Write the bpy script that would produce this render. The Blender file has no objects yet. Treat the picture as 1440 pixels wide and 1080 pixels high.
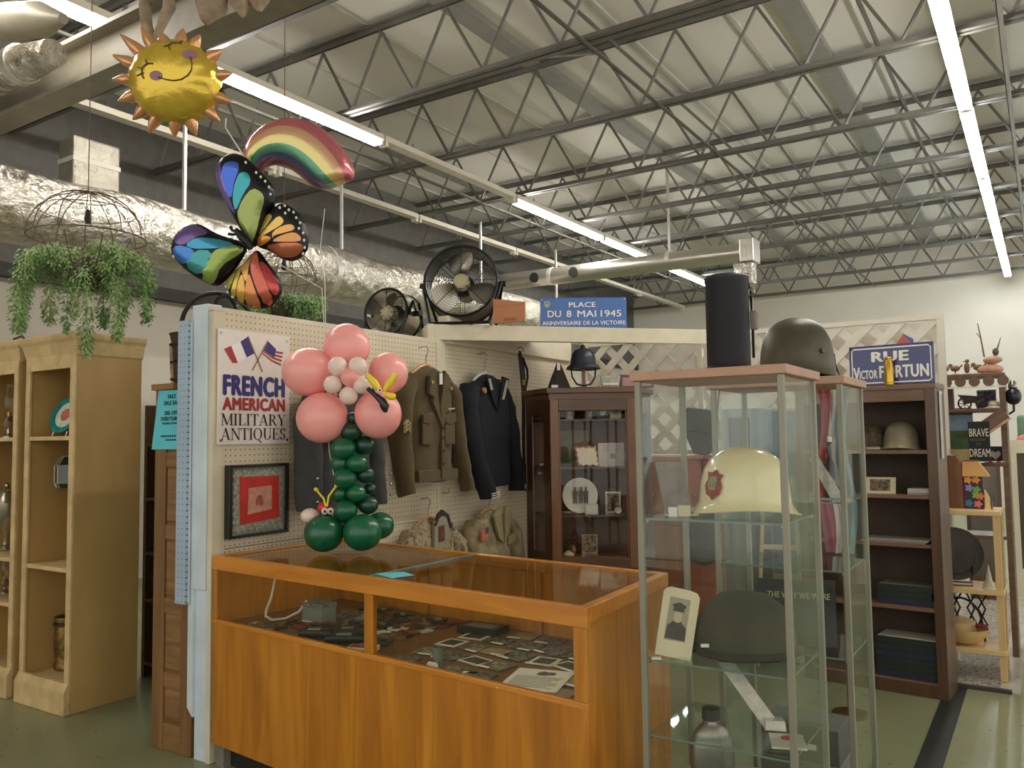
import bpy, math, random
from mathutils import Vector, Matrix, noise
from mathutils.geometry import delaunay_2d_cdt

scene = bpy.context.scene
COL = scene.collection
random.seed(7)
R = math.radians

# ------------------------------------------------------------------ camera
cam_d = bpy.data.cameras.new('camera')
cam_d.sensor_width = 36.0
cam_d.lens = 29.025
cam_d.clip_start = 0.05
cam_d.clip_end = 100
cam = bpy.data.objects.new('camera', cam_d)
COL.objects.link(cam)
cam.matrix_world = Matrix(((0.839271, 0.047578, 0.541628, 0.0),
                           (0.543532, -0.047640, -0.838035, 0.0),
                           (-0.014069, 0.997731, -0.065843, 1.5),
                           (0, 0, 0, 1)))
scene.camera = cam

# ------------------------------------------------------------------ added uniform fill light, entering where right and rear walls are left out
world = bpy.data.worlds.new('ambient_fill')
scene.world = world
world.use_nodes = True
bg = world.node_tree.nodes['Background']
bg.inputs[0].default_value = (1.0, 0.965, 0.915, 1)
bg.inputs[1].default_value = 0.80
TUBE_STRENGTH = 34.0
vs = scene.view_settings
vs.view_transform = 'Standard'
vs.look = 'None'
vs.exposure = 0.78
vs.gamma = 1.0
vs.use_curve_mapping = False
scene.cycles.transparent_max_bounces = 40
scene.cycles.max_bounces = 10
scene.cycles.sample_clamp_indirect = 4.0

# ------------------------------------------------------------------ materials
def lin(c):
    def f(v):
        v = v / 255.0
        return v / 12.92 if v <= 0.04045 else ((v + 0.055) / 1.055) ** 2.4
    return (f(c[0]), f(c[1]), f(c[2]), 1.0)

MATS = {}
def _new(name):
    m = bpy.data.materials.new(name)
    m.use_nodes = True
    nt = m.node_tree
    return m, nt, nt.nodes['Principled BSDF']

def _coords(nt, scale):
    tc = nt.nodes.new('ShaderNodeTexCoord')
    mp = nt.nodes.new('ShaderNodeMapping')
    mp.inputs['Scale'].default_value = scale
    nt.links.new(tc.outputs['Object'], mp.inputs['Vector'])
    return mp.outputs['Vector']

def _noise(nt, vec, scale, detail=3.0, rough=0.55, dist=0.0):
    n = nt.nodes.new('ShaderNodeTexNoise')
    n.inputs['Scale'].default_value = scale
    n.inputs['Detail'].default_value = detail
    n.inputs['Roughness'].default_value = rough
    n.inputs['Distortion'].default_value = dist
    nt.links.new(vec, n.inputs['Vector'])
    return n.outputs['Fac']

def _ramp(nt, fac, stops):
    r = nt.nodes.new('ShaderNodeValToRGB')
    e = r.color_ramp.elements
    while len(e) < len(stops):
        e.new(0.5)
    for i, (p, c) in enumerate(stops):
        e[i].position = p
        e[i].color = c
    nt.links.new(fac, r.inputs[0])
    return r.outputs['Color']

def _bump(nt, b, h, strength, dist=0.01):
    bp = nt.nodes.new('ShaderNodeBump')
    bp.inputs['Strength'].default_value = strength
    bp.inputs['Distance'].default_value = dist
    nt.links.new(h, bp.inputs['Height'])
    nt.links.new(bp.outputs['Normal'], b.inputs['Normal'])

def M(name, col, rough=0.6, metal=0.0, var=0.08, scale=7.0, bump=0.0, bscale=60.0, stretch=(1, 1, 1), coat=0.0, spec=0.5, sheen=0.0):
    """plain surface with a little natural unevenness of colour"""
    if name in MATS:
        return MATS[name]
    m, nt, b = _new(name)
    b.inputs['Roughness'].default_value = rough
    b.inputs['Metallic'].default_value = metal
    b.inputs['Specular IOR Level'].default_value = spec
    if coat:
        b.inputs['Coat Weight'].default_value = coat
        b.inputs['Coat Roughness'].default_value = 0.08
    if sheen:
        b.inputs['Sheen Weight'].default_value = sheen
    c = lin(col)
    vec = _coords(nt, stretch)
    if var:
        f = _noise(nt, vec, scale)
        lo = tuple(v * (1 - var * 1.6) for v in c[:3]) + (1,)
        hi = tuple(min(1, v * (1 + var * 1.6)) for v in c[:3]) + (1,)
        nt.links.new(_ramp(nt, f, [(0.3, lo), (0.7, hi)]), b.inputs['Base Color'])
    else:
        b.inputs['Base Color'].default_value = c
    if bump:
        _bump(nt, b, _noise(nt, vec, bscale, 2.0), bump)
    MATS[name] = m
    return m

def wood(name, c1, c2, axis=2, scale=9.0, rough=0.38, coat=0.25, stretch=14.0, mid=None):
    if name in MATS:
        return MATS[name]
    m, nt, b = _new(name)
    s = [stretch] * 3
    s[axis] = 1.0
    vec = _coords(nt, tuple(s))
    f = _noise(nt, vec, scale * 0.16, 5.0, 0.62, 0.6)
    stops = [(0.28, lin(c1)), (0.72, lin(c2))]
    if mid:
        stops = [(0.25, lin(c1)), (0.5, lin(mid)), (0.75, lin(c2))]
    nt.links.new(_ramp(nt, f, stops), b.inputs['Base Color'])
    b.inputs['Roughness'].default_value = rough
    b.inputs['Coat Weight'].default_value = coat
    b.inputs['Coat Roughness'].default_value = 0.15
    _bump(nt, b, f, 0.12, 0.004)
    MATS[name] = m
    return m

def pegboard(name, col, hole, axes=(1, 2), pitch=0.029, rad=0.13):
    if name in MATS:
        return MATS[name]
    m, nt, b = _new(name)
    tc = nt.nodes.new('ShaderNodeTexCoord')
    sep = nt.nodes.new('ShaderNodeSeparateXYZ')
    nt.links.new(tc.outputs['Object'], sep.inputs[0])
    def op(o, a, bb=None):
        n = nt.nodes.new('ShaderNodeMath')
        n.operation = o
        for i, v in enumerate((a, bb)):
            if v is None:
                continue
            if isinstance(v, (int, float)):
                n.inputs[i].default_value = v
            else:
                nt.links.new(v, n.inputs[i])
        return n.outputs[0]
    sq = []
    for a in axes:
        t = op('SUBTRACT', op('FRACT', op('DIVIDE', sep.outputs[a], pitch)), 0.5)
        sq.append(op('MULTIPLY', t, t))
    d = op('SQRT', op('ADD', sq[0], sq[1]))
    mask = op('LESS_THAN', d, rad)
    f = _noise(nt, tc.outputs['Object'], 3.0)
    c = lin(col)
    base = _ramp(nt, f, [(0.3, tuple(v * 0.9 for v in c[:3]) + (1,)), (0.7, tuple(min(1, v * 1.08) for v in c[:3]) + (1,))])
    mx = nt.nodes.new('ShaderNodeMix')
    mx.data_type = 'RGBA'
    nt.links.new(mask, mx.inputs[0])
    nt.links.new(base, mx.inputs[6])
    mx.inputs[7].default_value = lin(hole)
    nt.links.new(mx.outputs[2], b.inputs['Base Color'])
    b.inputs['Roughness'].default_value = 0.55
    MATS[name] = m
    return m

def glass(name, tint=(0.93, 0.97, 0.94), rough=0.03, ior=1.35, gain=1.0):
    """thin clear pane: see-through with mirror reflection growing towards grazing angles"""
    if name in MATS:
        return MATS[name]
    m = bpy.data.materials.new(name)
    m.use_nodes = True
    nt = m.node_tree
    nt.nodes.clear()
    out = nt.nodes.new('ShaderNodeOutputMaterial')
    tr = nt.nodes.new('ShaderNodeBsdfTransparent')
    tr.inputs[0].default_value = (*tint, 1)
    gl = nt.nodes.new('ShaderNodeBsdfGlossy')
    gl.inputs['Roughness'].default_value = rough
    gl.inputs['Color'].default_value = (0.9 * gain, 0.95 * gain, 0.92 * gain, 1)
    lw = nt.nodes.new('ShaderNodeLayerWeight')
    lw.inputs['Blend'].default_value = 0.5
    pw = nt.nodes.new('ShaderNodeMath')
    pw.operation = 'POWER'
    pw.inputs[1].default_value = 4.0
    nt.links.new(lw.outputs['Facing'], pw.inputs[0])
    fr = nt.nodes.new('ShaderNodeMath')
    fr.operation = 'MULTIPLY_ADD'
    f0 = ((ior - 1) / (ior + 1)) ** 2
    fr.inputs[1].default_value = 0.45
    fr.inputs[2].default_value = f0
    nt.links.new(pw.outputs[0], fr.inputs[0])
    mx = nt.nodes.new('ShaderNodeMixShader')
    nt.links.new(fr.outputs[0], mx.inputs[0])
    nt.links.new(tr.outputs[0], mx.inputs[1])
    nt.links.new(gl.outputs[0], mx.inputs[2])
    nt.links.new(mx.outputs[0], out.inputs[0])
    MATS[name] = m
    return m

def foil(name, col, rough=0.24, bump=0.5, bscale=9.0, metal=0.9):
    if name in MATS:
        return MATS[name]
    m, nt, b = _new(name)
    b.inputs['Base Color'].default_value = lin(col)
    b.inputs['Metallic'].default_value = metal
    b.inputs['Roughness'].default_value = rough
    vec = _coords(nt, (1, 1, 1))
    v = nt.nodes.new('ShaderNodeTexVoronoi')
    v.inputs['Scale'].default_value = bscale
    n = _noise(nt, vec, bscale * 1.7, 4.0, 0.65, 1.2)
    ad = nt.nodes.new('ShaderNodeMath')
    ad.operation = 'ADD'
    nt.links.new(vec, v.inputs['Vector'])
    nt.links.new(v.outputs['Distance'], ad.inputs[0])
    nt.links.new(n, ad.inputs[1])
    _bump(nt, b, ad.outputs[0], bump, 0.03)
    MATS[name] = m
    return m

def emit(name, col, strength):
    if name in MATS:
        return MATS[name]
    m, nt, b = _new(name)
    b.inputs['Base Color'].default_value = (0.9, 0.9, 0.9, 1)
    b.inputs['Emission Color'].default_value = (*col, 1)
    b.inputs['Emission Strength'].default_value = strength
    MATS[name] = m
    return m

def blotch(name, cols, scale=20.0, rough=0.7, detail=2.0):
    """printed or mottled surface in several tones (camouflage, photographs, faded cloth)"""
    if name in MATS:
        return MATS[name]
    m, nt, b = _new(name)
    vec = _coords(nt, (1, 1, 1))
    f = _noise(nt, vec, scale, detail, 0.5, 0.4)
    n = len(cols)
    col = _ramp(nt, f, [(0.32 + 0.36 * i / max(1, n - 1), lin(c)) for i, c in enumerate(cols)])
    nt.links.new(col, b.inputs['Base Color'])
    b.inputs['Roughness'].default_value = rough
    MATS[name] = m
    return m

# ------------------------------------------------------------------ mesh building
class MB:
    def __init__(self):
        self.v = []
        self.f = []
    def add(self, vs_, fs_):
        o = len(self.v)
        self.v += [tuple(p) for p in vs_]
        self.f += [tuple(i + o for i in f) for f in fs_]
        return self
    def box(self, x0, x1, y0, y1, z0, z1):
        x0, x1 = min(x0, x1), max(x0, x1)
        y0, y1 = min(y0, y1), max(y0, y1)
        z0, z1 = min(z0, z1), max(z0, z1)
        return self.add([(x0, y0, z0), (x1, y0, z0), (x1, y1, z0), (x0, y1, z0), (x0, y0, z1), (x1, y0, z1), (x1, y1, z1), (x0, y1, z1)],
                        [(0, 3, 2, 1), (4, 5, 6, 7), (0, 1, 5, 4), (1, 2, 6, 5), (2, 3, 7, 6), (3, 0, 4, 7)])
    def hexa(self, b4, t4):
        """box from four bottom and four top corners"""
        return self.add(list(b4) + list(t4), [(0, 3, 2, 1), (4, 5, 6, 7), (0, 1, 5, 4), (1, 2, 6, 5), (2, 3, 7, 6), (3, 0, 4, 7)])
    def prism(self, pts, d0, d1, plane='xz'):
        n = len(pts)
        def mk(p, d):
            return {'xz': (p[0], d, p[1]), 'xy': (p[0], p[1], d), 'yz': (d, p[0], p[1])}[plane]
        vs_ = [mk(p, d0) for p in pts] + [mk(p, d1) for p in pts]
        fs_ = [tuple(range(n)), tuple(range(2 * n - 1, n - 1, -1))]
        fs_ += [(i, i + n, (i + 1) % n + n, (i + 1) % n) for i in range(n)]
        return self.add(vs_, fs_)
    def tube(self, path, r, n=8, caps=True, flat=1.0, closed=False):
        pts = [Vector(p) for p in path]
        k = len(pts)
        rs = [r] * k if isinstance(r, (int, float)) else list(r)
        vs_, fs_ = [], []
        up = None
        for i in range(k):
            if closed:
                t = (pts[(i + 1) % k] - pts[i - 1])
            else:
                t = pts[min(i + 1, k - 1)] - pts[max(i - 1, 0)]
            if t.length < 1e-9:
                t = Vector((0, 0, 1))
            t.normalize()
            if up is None:
                up = t.orthogonal().normalized()
                if abs(t.z) < 0.9:
                    up = (Vector((0, 0, 1)) - t * t.z).normalized()
            up = (up - t * up.dot(t))
            if up.length < 1e-6:
                up = t.orthogonal()
            up.normalize()
            sd = t.cross(up)
            for j in range(n):
                a = 2 * math.pi * j / n
                vs_.append(pts[i] + sd * (math.cos(a) * rs[i]) + up * (math.sin(a) * rs[i] * flat))
        m = k if closed else k - 1
        for i in range(m):
            for j in range(n):
                a, b_ = i * n + j, i * n + (j + 1) % n
                c, d = ((i + 1) % k) * n + (j + 1) % n, ((i + 1) % k) * n + j
                fs_.append((a, b_, c, d))
        if caps and not closed:
            fs_.append(tuple(range(n - 1, -1, -1)))
            fs_.append(tuple((k - 1) * n + j for j in range(n)))
        return self.add(vs_, fs_)
    def cyl(self, p0, p1, r0, r1=None, n=14):
        return self.tube([p0, p1], [r0, r0 if r1 is None else r1], n)
    def lathe(self, prof, n=24, c=(0, 0, 0), sx=1.0, sy=1.0):
        vs_, fs_ = [], []
        for r, z in prof:
            for j in range(n):
                a = 2 * math.pi * j / n
                vs_.append((c[0] + r * math.cos(a) * sx, c[1] + r * math.sin(a) * sy, c[2] + z))
        k = len(prof)
        for i in range(k - 1):
            for j in range(n):
                fs_.append((i * n + j, i * n + (j + 1) % n, (i + 1) * n + (j + 1) % n, (i + 1) * n + j))
        fs_.append(tuple(range(n - 1, -1, -1)))
        fs_.append(tuple((k - 1) * n + j for j in range(n)))
        return self.add(vs_, fs_)
    def ell(self, c, r, nu=18, nv=11, axis=None):
        if isinstance(r, (int, float)):
            r = (r, r, r)
        vs_ = [(c[0], c[1], c[2] - r[2])]
        for i in range(1, nv):
            p = -math.pi / 2 + math.pi * i / nv
            for j in range(nu):
                a = 2 * math.pi * j / nu
                vs_.append((c[0] + r[0] * math.cos(p) * math.cos(a), c[1] + r[1] * math.cos(p) * math.sin(a), c[2] + r[2] * math.sin(p)))
        vs_.append((c[0], c[1], c[2] + r[2]))
        fs_ = [(0, 1 + (j + 1) % nu, 1 + j) for j in range(nu)]
        for i in range(nv - 2):
            for j in range(nu):
                fs_.append((1 + i * nu + j, 1 + i * nu + (j + 1) % nu, 1 + (i + 1) * nu + (j + 1) % nu, 1 + (i + 1) * nu + j))
        L = len(vs_) - 1
        fs_ += [(L, 1 + (nv - 2) * nu + j, 1 + (nv - 2) * nu + (j + 1) % nu) for j in range(nu)]
        return self.add(vs_, fs_)
    def grid(self, rows, closed_u=False):
        """surface through rows of points"""
        k, n = len(rows), len(rows[0])
        vs_ = [p for r_ in rows for p in r_]
        fs_ = []
        for i in range(k - 1):
            for j in range(n if closed_u else n - 1):
                fs_.append((i * n + j, i * n + (j + 1) % n, (i + 1) * n + (j + 1) % n, (i + 1) * n + j))
        return self.add(vs_, fs_)
    def xform(self, mt):
        self.v = [tuple(mt @ Vector(p)) for p in self.v]
        return self
    def wobble(self, amp, freq, seed=0.0):
        out = []
        for p in self.v:
            q = Vector(p) * freq + Vector((seed, seed * 1.7, -seed))
            n = noise.noise_vector(q)
            out.append((p[0] + n.x * amp, p[1] + n.y * amp, p[2] + n.z * amp))
        self.v = out
        return self
    def mesh(self, name, mat, smooth=True, ang=38):
        me = bpy.data.meshes.new(name)
        me.from_pydata(self.v, [], self.f)
        me.materials.append(mat)
        if smooth:
            me.polygons.foreach_set('use_smooth', [True] * len(me.polygons))
            me.set_sharp_from_angle(angle=R(ang))
        me.update()
        return me
    def build(self, name, mat, parent=None, loc=None, rot=None, smooth=True, bevel=0.0, ang=38):
        return place(name, self.mesh(name, mat, smooth, ang), parent, loc, rot, bevel)

def place(name, me, parent=None, loc=None, rot=None, bevel=0.0):
    o = bpy.data.objects.new(name, me)
    COL.objects.link(o)
    if parent is not None:
        o.parent = parent
    if loc is not None:
        o.location = loc
    if rot is not None:
        o.rotation_euler = rot
    if bevel:
        bm_ = o.modifiers.new('edge', 'BEVEL')
        bm_.width = bevel
        bm_.segments = 2
        bm_.limit_method = 'ANGLE'
        bm_.angle_limit = R(50)
    return o

def thing(name, label, cat, loc=(0, 0, 0), rz=0.0, group=None, rot=None):
    o = bpy.data.objects.new(name, None)
    o.empty_display_size = 0.05
    COL.objects.link(o)
    o.location = loc
    o.rotation_euler = rot if rot is not None else (0, 0, R(rz))
    o['label'] = label
    o['category'] = cat
    if group:
        o['group'] = group
    return o

def tag(o, label, cat, group=None):
    o['label'] = label
    o['category'] = cat
    if group:
        o['group'] = group
    return o

def struct(o, label=None):
    o['kind'] = 'structure'
    if label:
        o['label'] = label
    return o

def text(body, w, h, mat, parent, loc, rot=(R(90), 0, 0), bold=0.0, depth=0.0015, name='lettering', fit=True):
    """one line of lettering, fitted into a box of w by h metres, lower left corner at loc"""
    cu = bpy.data.curves.new('lettering', 'FONT')
    cu.body = body
    cu.size = 1.0
    cu.offset = 0.0
    cu.space_character = 1.0 + bold * 1.6
    cu.extrude = 0.0
    cu.resolution_u = 3
    tmp = bpy.data.objects.new('lettering_tmp', cu)
    COL.objects.link(tmp)
    dg = bpy.context.evaluated_depsgraph_get()
    me = bpy.data.meshes.new_from_object(tmp.evaluated_get(dg))
    bpy.data.objects.remove(tmp)
    xs = [v.co.x for v in me.vertices]
    ys = [v.co.y for v in me.vertices]
    x0, x1, y0, y1 = min(xs), max(xs), min(ys), max(ys)
    sx, sy = w / (x1 - x0), h / (y1 - y0)
    vs_ = [((v.co.x - x0) * sx, (v.co.y - y0) * sy) for v in me.vertices]
    mb = MB()
    fr_ = [tuple(p.vertices) for p in me.polygons]
    n = len(vs_)
    bx_, by_ = bold * sx, bold * sy * .5
    shifts = [(0, 0)] if not bold else [(-bx_, 0), (bx_, 0), (-bx_ / 2, by_), (bx_ / 2, by_), (-bx_ / 2, -by_), (bx_ / 2, -by_), (0, 0)]
    for k_, (ox, oy) in enumerate(shifts):
        mb.add([(a + ox, b_ + oy, depth + k_ * .00008) for a, b_ in vs_], fr_)
    bpy.data.meshes.remove(me)
    return mb.build(name, mat, parent, loc, rot, smooth=False)

def strokes(polys, mat, parent, loc, rot=(R(90), 0, 0), name='lettering', depth=0.0015):
    """flat print made of convex polygons (x, y) in metres"""
    mb = MB()
    for p in polys:
        mb.add([(a, b_, depth) for a, b_ in p], [tuple(range(len(p)))])
    return mb.build(name, mat, parent, loc, rot, smooth=False)

def inside(p, poly):
    c = False
    n = len(poly)
    for i in range(n):
        (x0, y0), (x1, y1) = poly[i], poly[i - 1]
        if (y0 > p[1]) != (y1 > p[1]) and p[0] < (x1 - x0) * (p[1] - y0) / (y1 - y0) + x0:
            c = not c
    return c

def edge_dist(p, poly):
    best = 1e9
    n = len(poly)
    for i in range(n):
        ax, ay = poly[i]
        bx, by = poly[(i + 1) % n]
        dx, dy = bx - ax, by - ay
        t = max(0, min(1, ((p[0] - ax) * dx + (p[1] - ay) * dy) / (dx * dx + dy * dy + 1e-12)))
        best = min(best, math.hypot(p[0] - ax - t * dx, p[1] - ay - t * dy))
    return best

def rounded(poly, it=2):
    for _ in range(it):
        out = []
        n = len(poly)
        for i in range(n):
            a, b_ = poly[i], poly[(i + 1) % n]
            out.append((a[0] * .75 + b_[0] * .25, a[1] * .75 + b_[1] * .25))
            out.append((a[0] * .25 + b_[0] * .75, a[1] * .25 + b_[1] * .75))
        poly = out
    return poly

def puff(poly, step, hfun, both=True, lift=0.0):
    """cushion over a flat outline (x, z); front is -y; hfun gives the half thickness"""
    xs = [p[0] for p in poly]
    zs = [p[1] for p in poly]
    pts = list(poly)
    edges = [(i, (i + 1) % len(poly)) for i in range(len(poly))]
    x = min(xs)
    row = 0
    z = min(zs)
    while z < max(zs):
        x = min(xs) + (step / 2 if row % 2 else 0)
        while x < max(xs):
            if inside((x, z), poly) and edge_dist((x, z), poly) > step * 0.35:
                pts.append((x, z))
            x += step
        z += step * 0.87
        row += 1
    v2, e2, f2, _a, _b, _c = delaunay_2d_cdt([Vector(p) for p in pts], edges, [], 1, 1e-6)
    mb = MB()
    hs = [hfun((p.x, p.y)) for p in v2]
    mb.add([(p.x, -h - lift, p.y) for p, h in zip(v2, hs)], [tuple(f) for f in f2])
    if both:
        mb.add([(p.x, h + lift, p.y) for p, h in zip(v2, hs)], [tuple(reversed(f)) for f in f2])
    return mb

ORD = ['first', 'second', 'third', 'fourth', 'fifth', 'sixth', 'seventh', 'eighth', 'ninth', 'tenth', 'eleventh', 'twelfth']
def lerp(a, b, t):
    return a + (b - a) * t

# ================================================================== THE SETTING
def floor_mat():
    m, nt, b = _new('olive_concrete')
    vec = _coords(nt, (1, 1, 1))
    f = _noise(nt, vec, 1.3, 5.0, 0.6)
    g = _noise(nt, vec, 14.0, 3.0, 0.6)
    c = _ramp(nt, f, [(0.3, lin((124, 127, 94))), (0.55, lin((130, 133, 99))), (0.75, lin((137, 139, 105)))])
    nt.links.new(c, b.inputs['Base Color'])
    rr = _ramp(nt, g, [(0.3, (0.27, 0.27, 0.27, 1)), (0.7, (0.33, 0.33, 0.33, 1))])
    nt.links.new(rr, b.inputs['Roughness'])
    return m
struct(MB().box(-9.2, 6.0, -5.0, 19.2, -0.1, 0.0).build('floor', floor_mat(), smooth=False))
m_ceil = M('white_roof_insulation', (210, 205, 194), 0.75, var=0.07, scale=0.6, stretch=(1, 0.25, 1))
struct(MB().box(-9.2, 6.0, -5.0, 19.2, 5.42, 5.5).build('ceiling', m_ceil, smooth=False))
m_wall = M('cream_painted_wall', (224, 216, 200), 0.7, var=0.04, scale=0.8)
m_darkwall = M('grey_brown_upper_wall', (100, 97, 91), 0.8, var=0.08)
struct(MB().box(-9.2, 6.0, 19.0, 19.2, 0.0, 5.42).build('wall_far', m_wall, smooth=False))
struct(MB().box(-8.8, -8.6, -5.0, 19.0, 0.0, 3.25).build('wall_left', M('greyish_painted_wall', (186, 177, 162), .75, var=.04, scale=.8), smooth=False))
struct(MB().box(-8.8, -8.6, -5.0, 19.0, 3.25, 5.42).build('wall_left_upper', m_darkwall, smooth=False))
struct(MB().box(-8.598, -8.5, -5.0, 18.99, 3.16, 3.3).build('trim_1', M('dark_wall_band', (52, 48, 42), 0.6), smooth=False))  # darker band along the left wall where its two tones meet

# insulation seams pressed up between the roof purlins
m_seam = M('insulation_seam', (180, 175, 164), 0.8, var=0.05)
m_band = M('grey_roof_purlin', (134, 130, 121), 0.7, var=0.05)
k = 2
for x, w, m_, d in [(-8.0, .05, m_seam, .03), (-7.2, .2, m_band, .07), (-6.2, .05, m_seam, .03), (-5.2, .05, m_seam, .03), (-4.3, .2, m_band, .07), (-3.25, .05, m_seam, .03),
                    (-2.3, .05, m_seam, .03), (-1.78, .22, m_band, .07), (-0.7, .05, m_seam, .03), (0.8, .2, m_band, .07)]:
    struct(MB().box(x - w / 2, x + w / 2, -2.0, 18.99, 5.42 - d, 5.42).build('trim_%d' % k, m_, smooth=False, bevel=0.008 if w < .1 else 0))
    k += 1

# ------------------------------------------------------------------ open web steel joists, each with chords and bars
m_steel = M('grey_primed_steel', (106, 103, 95), 0.5, 0.15, var=0.08)
JX0, JX1, ZB, ZT = -8.55, 5.0, 4.60, 5.32
PITCH = 0.76
bar_up = MB().cyl((0, 0, 0), (PITCH / 2, 0, ZT - ZB - .05), 0.0155, n=6).mesh('web_bar', m_steel)
bar_dn = MB().cyl((0, 0, ZT - ZB - .05), (PITCH / 2, 0, 0), 0.0155, n=6).mesh('web_bar', m_steel)
def chord(z, up):
    mb = MB()
    s = 1 if up else -1
    for sy in (-1, 1):
        y0, y1 = sy * .012, sy * .058
        mb.box(JX0, JX1, y0, y1, z, z + s * .009)
        mb.box(JX0, JX1, y0, y0 + sy * .008, z + s * .009, z - s * 0.0 + s * .055)
    return mb
ch_b = chord(ZB, True).mesh('bottom_chord', m_steel, False)
ch_t = chord(ZT + .05, False).mesh('top_chord', m_steel, False)
JY = [2.42, 4.03, 5.63, 7.16, 8.82, 10.40, 12.05, 13.7, 15.3, 16.9, 18.5]
JL = ['grey open web roof joist over the counter, nearest in view', 'grey open web roof joist just behind the sun balloon'] + \
     ['grey open web roof joist, %s row back from the rainbow balloon' % ORD[i] for i in range(9)]
for y, lab in zip(JY, JL):
    t = thing('roof_joist', lab, 'joist', (0, y, 0), group='open web roof joists')
    place('bottom_chord', ch_b, t)
    place('top_chord', ch_t, t)
    x = JX0 + .1
    i = 0
    while x < (JX1 - .4 if y > 5 else -1.0):
        place('web_bar', bar_up if i % 2 == 0 else bar_dn, t, (x, 0, ZB + .03))
        x += PITCH / 2
        i += 1
# bridging bars that tie the joists together
for x, z, lab in [(-2.9, 4.60, 'thin steel bridging bar low across the joists above the counter'),
                  (-6.1, 4.60, 'thin steel bridging bar low across the joists above the silver duct'),
                  (-0.15, 4.60, 'thin steel bridging bar low across the joists beside the bright lights'),
                  (-3.3, 5.26, 'thin steel bridging bar high under the roof left of centre'),
                  (-1.2, 5.26, 'thin steel bridging bar high under the roof right of centre')]:
    mb = MB()
    mb.box(x - .02, x + .02, 2.4, 18.6, z - .012, z - .006)
    mb.box(x - .02, x - .014, 2.4, 18.6, z - .012, z + .028)
    tag(mb.build('bridging_bar', m_steel, smooth=False), lab, 'bridging bar', 'joist bridging bars')
# diagonal bridging between joists
for i in range(2, 9):
    y0, y1 = JY[i], JY[i + 1]
    mb = MB().cyl((-3.6, y0, ZB + .05), (-3.6, y1, ZT - .02), .012, n=6)
    tag(mb.build('cross_brace', m_steel), 'slanting steel brace between the %s and %s joist rows' % (ORD[i - 2], ORD[i - 1]), 'brace', 'slanting joist braces')

# girder crossing at the upper left
mb = MB()
mb.box(-8.55, -2.2, 3.02, 3.22, 3.98, 4.01)
mb.box(-8.55, -2.2, 3.02, 3.22, 4.29, 4.32)
mb.box(-8.55, -2.2, 3.11, 3.13, 4.01, 4.29)
tag(mb.build('steel_girder', M('dusty_grey_girder', (132, 124, 108), 0.6, var=0.08), smooth=False), 'dusty grey steel girder crossing the upper left corner', 'girder')

# ------------------------------------------------------------------ fluorescent strips
m_fix = M('white_enamel_fixture', (214, 206, 188), 0.4, var=0.03)
m_tube_w = emit('lit_tube_warm', (1.0, 0.97, 0.92), TUBE_STRENGTH)
m_tube_c = emit('lit_tube_cool', (0.88, 0.95, 1.0), TUBE_STRENGTH)
ULEN = 2.46
def strip(x, y0, ln, lit, lab, cool=False, z=4.53):
    t = thing('strip_light', lab, 'strip light', (x, y0, z), group='ceiling strip lights')
    MB().prism([(-.06, .0), (.06, .0), (.045, .065), (-.045, .065)], 0.005, ln - .005, 'xz').build('housing', m_fix, t, smooth=False)
    for yy in (.03, ln - .03):
        MB().box(-.045, .045, yy - .02, yy + .02, -.045, 0.0).build('tube_holder', m_fix, t, smooth=False)
    MB().cyl((0, ln * .2, .065), (0, ln * .2, .13), .006, n=6).build('hanger_rod', m_steel, t)
    if lit:
        for sx in (-.03, .03):
            MB().cyl((sx, .05, -.03), (sx, ln - .05, -.03), .025, n=8).build('tube', m_tube_c if cool else m_tube_w, t)
    return t
names_mid = ['lit fluorescent strip at the upper left above the girder', 'lit fluorescent strip between sun balloon and rainbow balloon', 'unlit white strip housing right of the rainbow balloon',
             'lit fluorescent strip over the middle of the room', 'lit fluorescent strip just beyond the thin silver duct', 'far lit fluorescent strip above the blue street sign']
for i, lab in enumerate(names_mid):
    strip(-5.55, 1.25 + i * 2.48, ULEN, i != 2, lab, cool=i >= 5)
names_r = ['lit fluorescent strip overhead near the camera on the right', 'nearest lit fluorescent strip in the upper right', 'second lit fluorescent strip of the right row', 'third lit fluorescent strip of the right row',
           'fourth lit fluorescent strip of the right row', 'farthest lit fluorescent strip of the right row']
for i, lab in enumerate(names_r):
    strip(-0.5, 3.72 + i * 2.46, 2.44, True, lab, cool=i >= 2)
for i in range(6):
    strip(-7.15, 3.75 + i * 2.48, ULEN, False, 'unlit white strip housing over the silver duct, %s from the left' % ORD[i])

# ------------------------------------------------------------------ silver duct work
m_duct = foil('crinkled_silver_duct_wrap', (204, 198, 184), 0.2, 0.9, 8.0, 0.9)
m_duct2 = foil('smooth_silver_duct', (188, 184, 172), 0.3, 0.12, 3.0, 0.85)
m_black = M('flat_black', (24, 23, 22), 0.6, var=0.1)
m_seam2 = M('foil_tape', (206, 202, 190), 0.35, 0.6, var=0.05)
def ring(c, axis, r, w, n=28):
    a = Vector(axis)
    return MB().tube([Vector(c) - a * w / 2, Vector(c) + a * w / 2], r, n)
t = thing('air_duct', 'large crinkled silver foil duct along the left wall', 'duct', (-6.5, 0, 3.32))
mb = MB()
path, rs = [], []
y = -1.0
while y < 12.45:
    path.append((0.012 * math.sin(y * 2.1), y, 0.01 * math.sin(y * 3.3)))
    rs.append(0.285 + 0.008 * math.sin(y * 5.0))
    y += 0.12
mb.tube(path, rs, 28)
mb.build('duct_body', m_duct, t)
for y in (1.5, 3.9, 6.3, 8.7, 11.1):
    ring((0, y, 0), (0, 1, 0), .297, .07).build('joint_tape', m_seam2, t)
for y in (2.2, 4.6, 6.6, 9.3, 11.4):
    MB().box(-.015, .015, y - .012, y + .012, .28, 1.2).build('hanger_strap', m_seam2, t, smooth=False)
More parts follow.
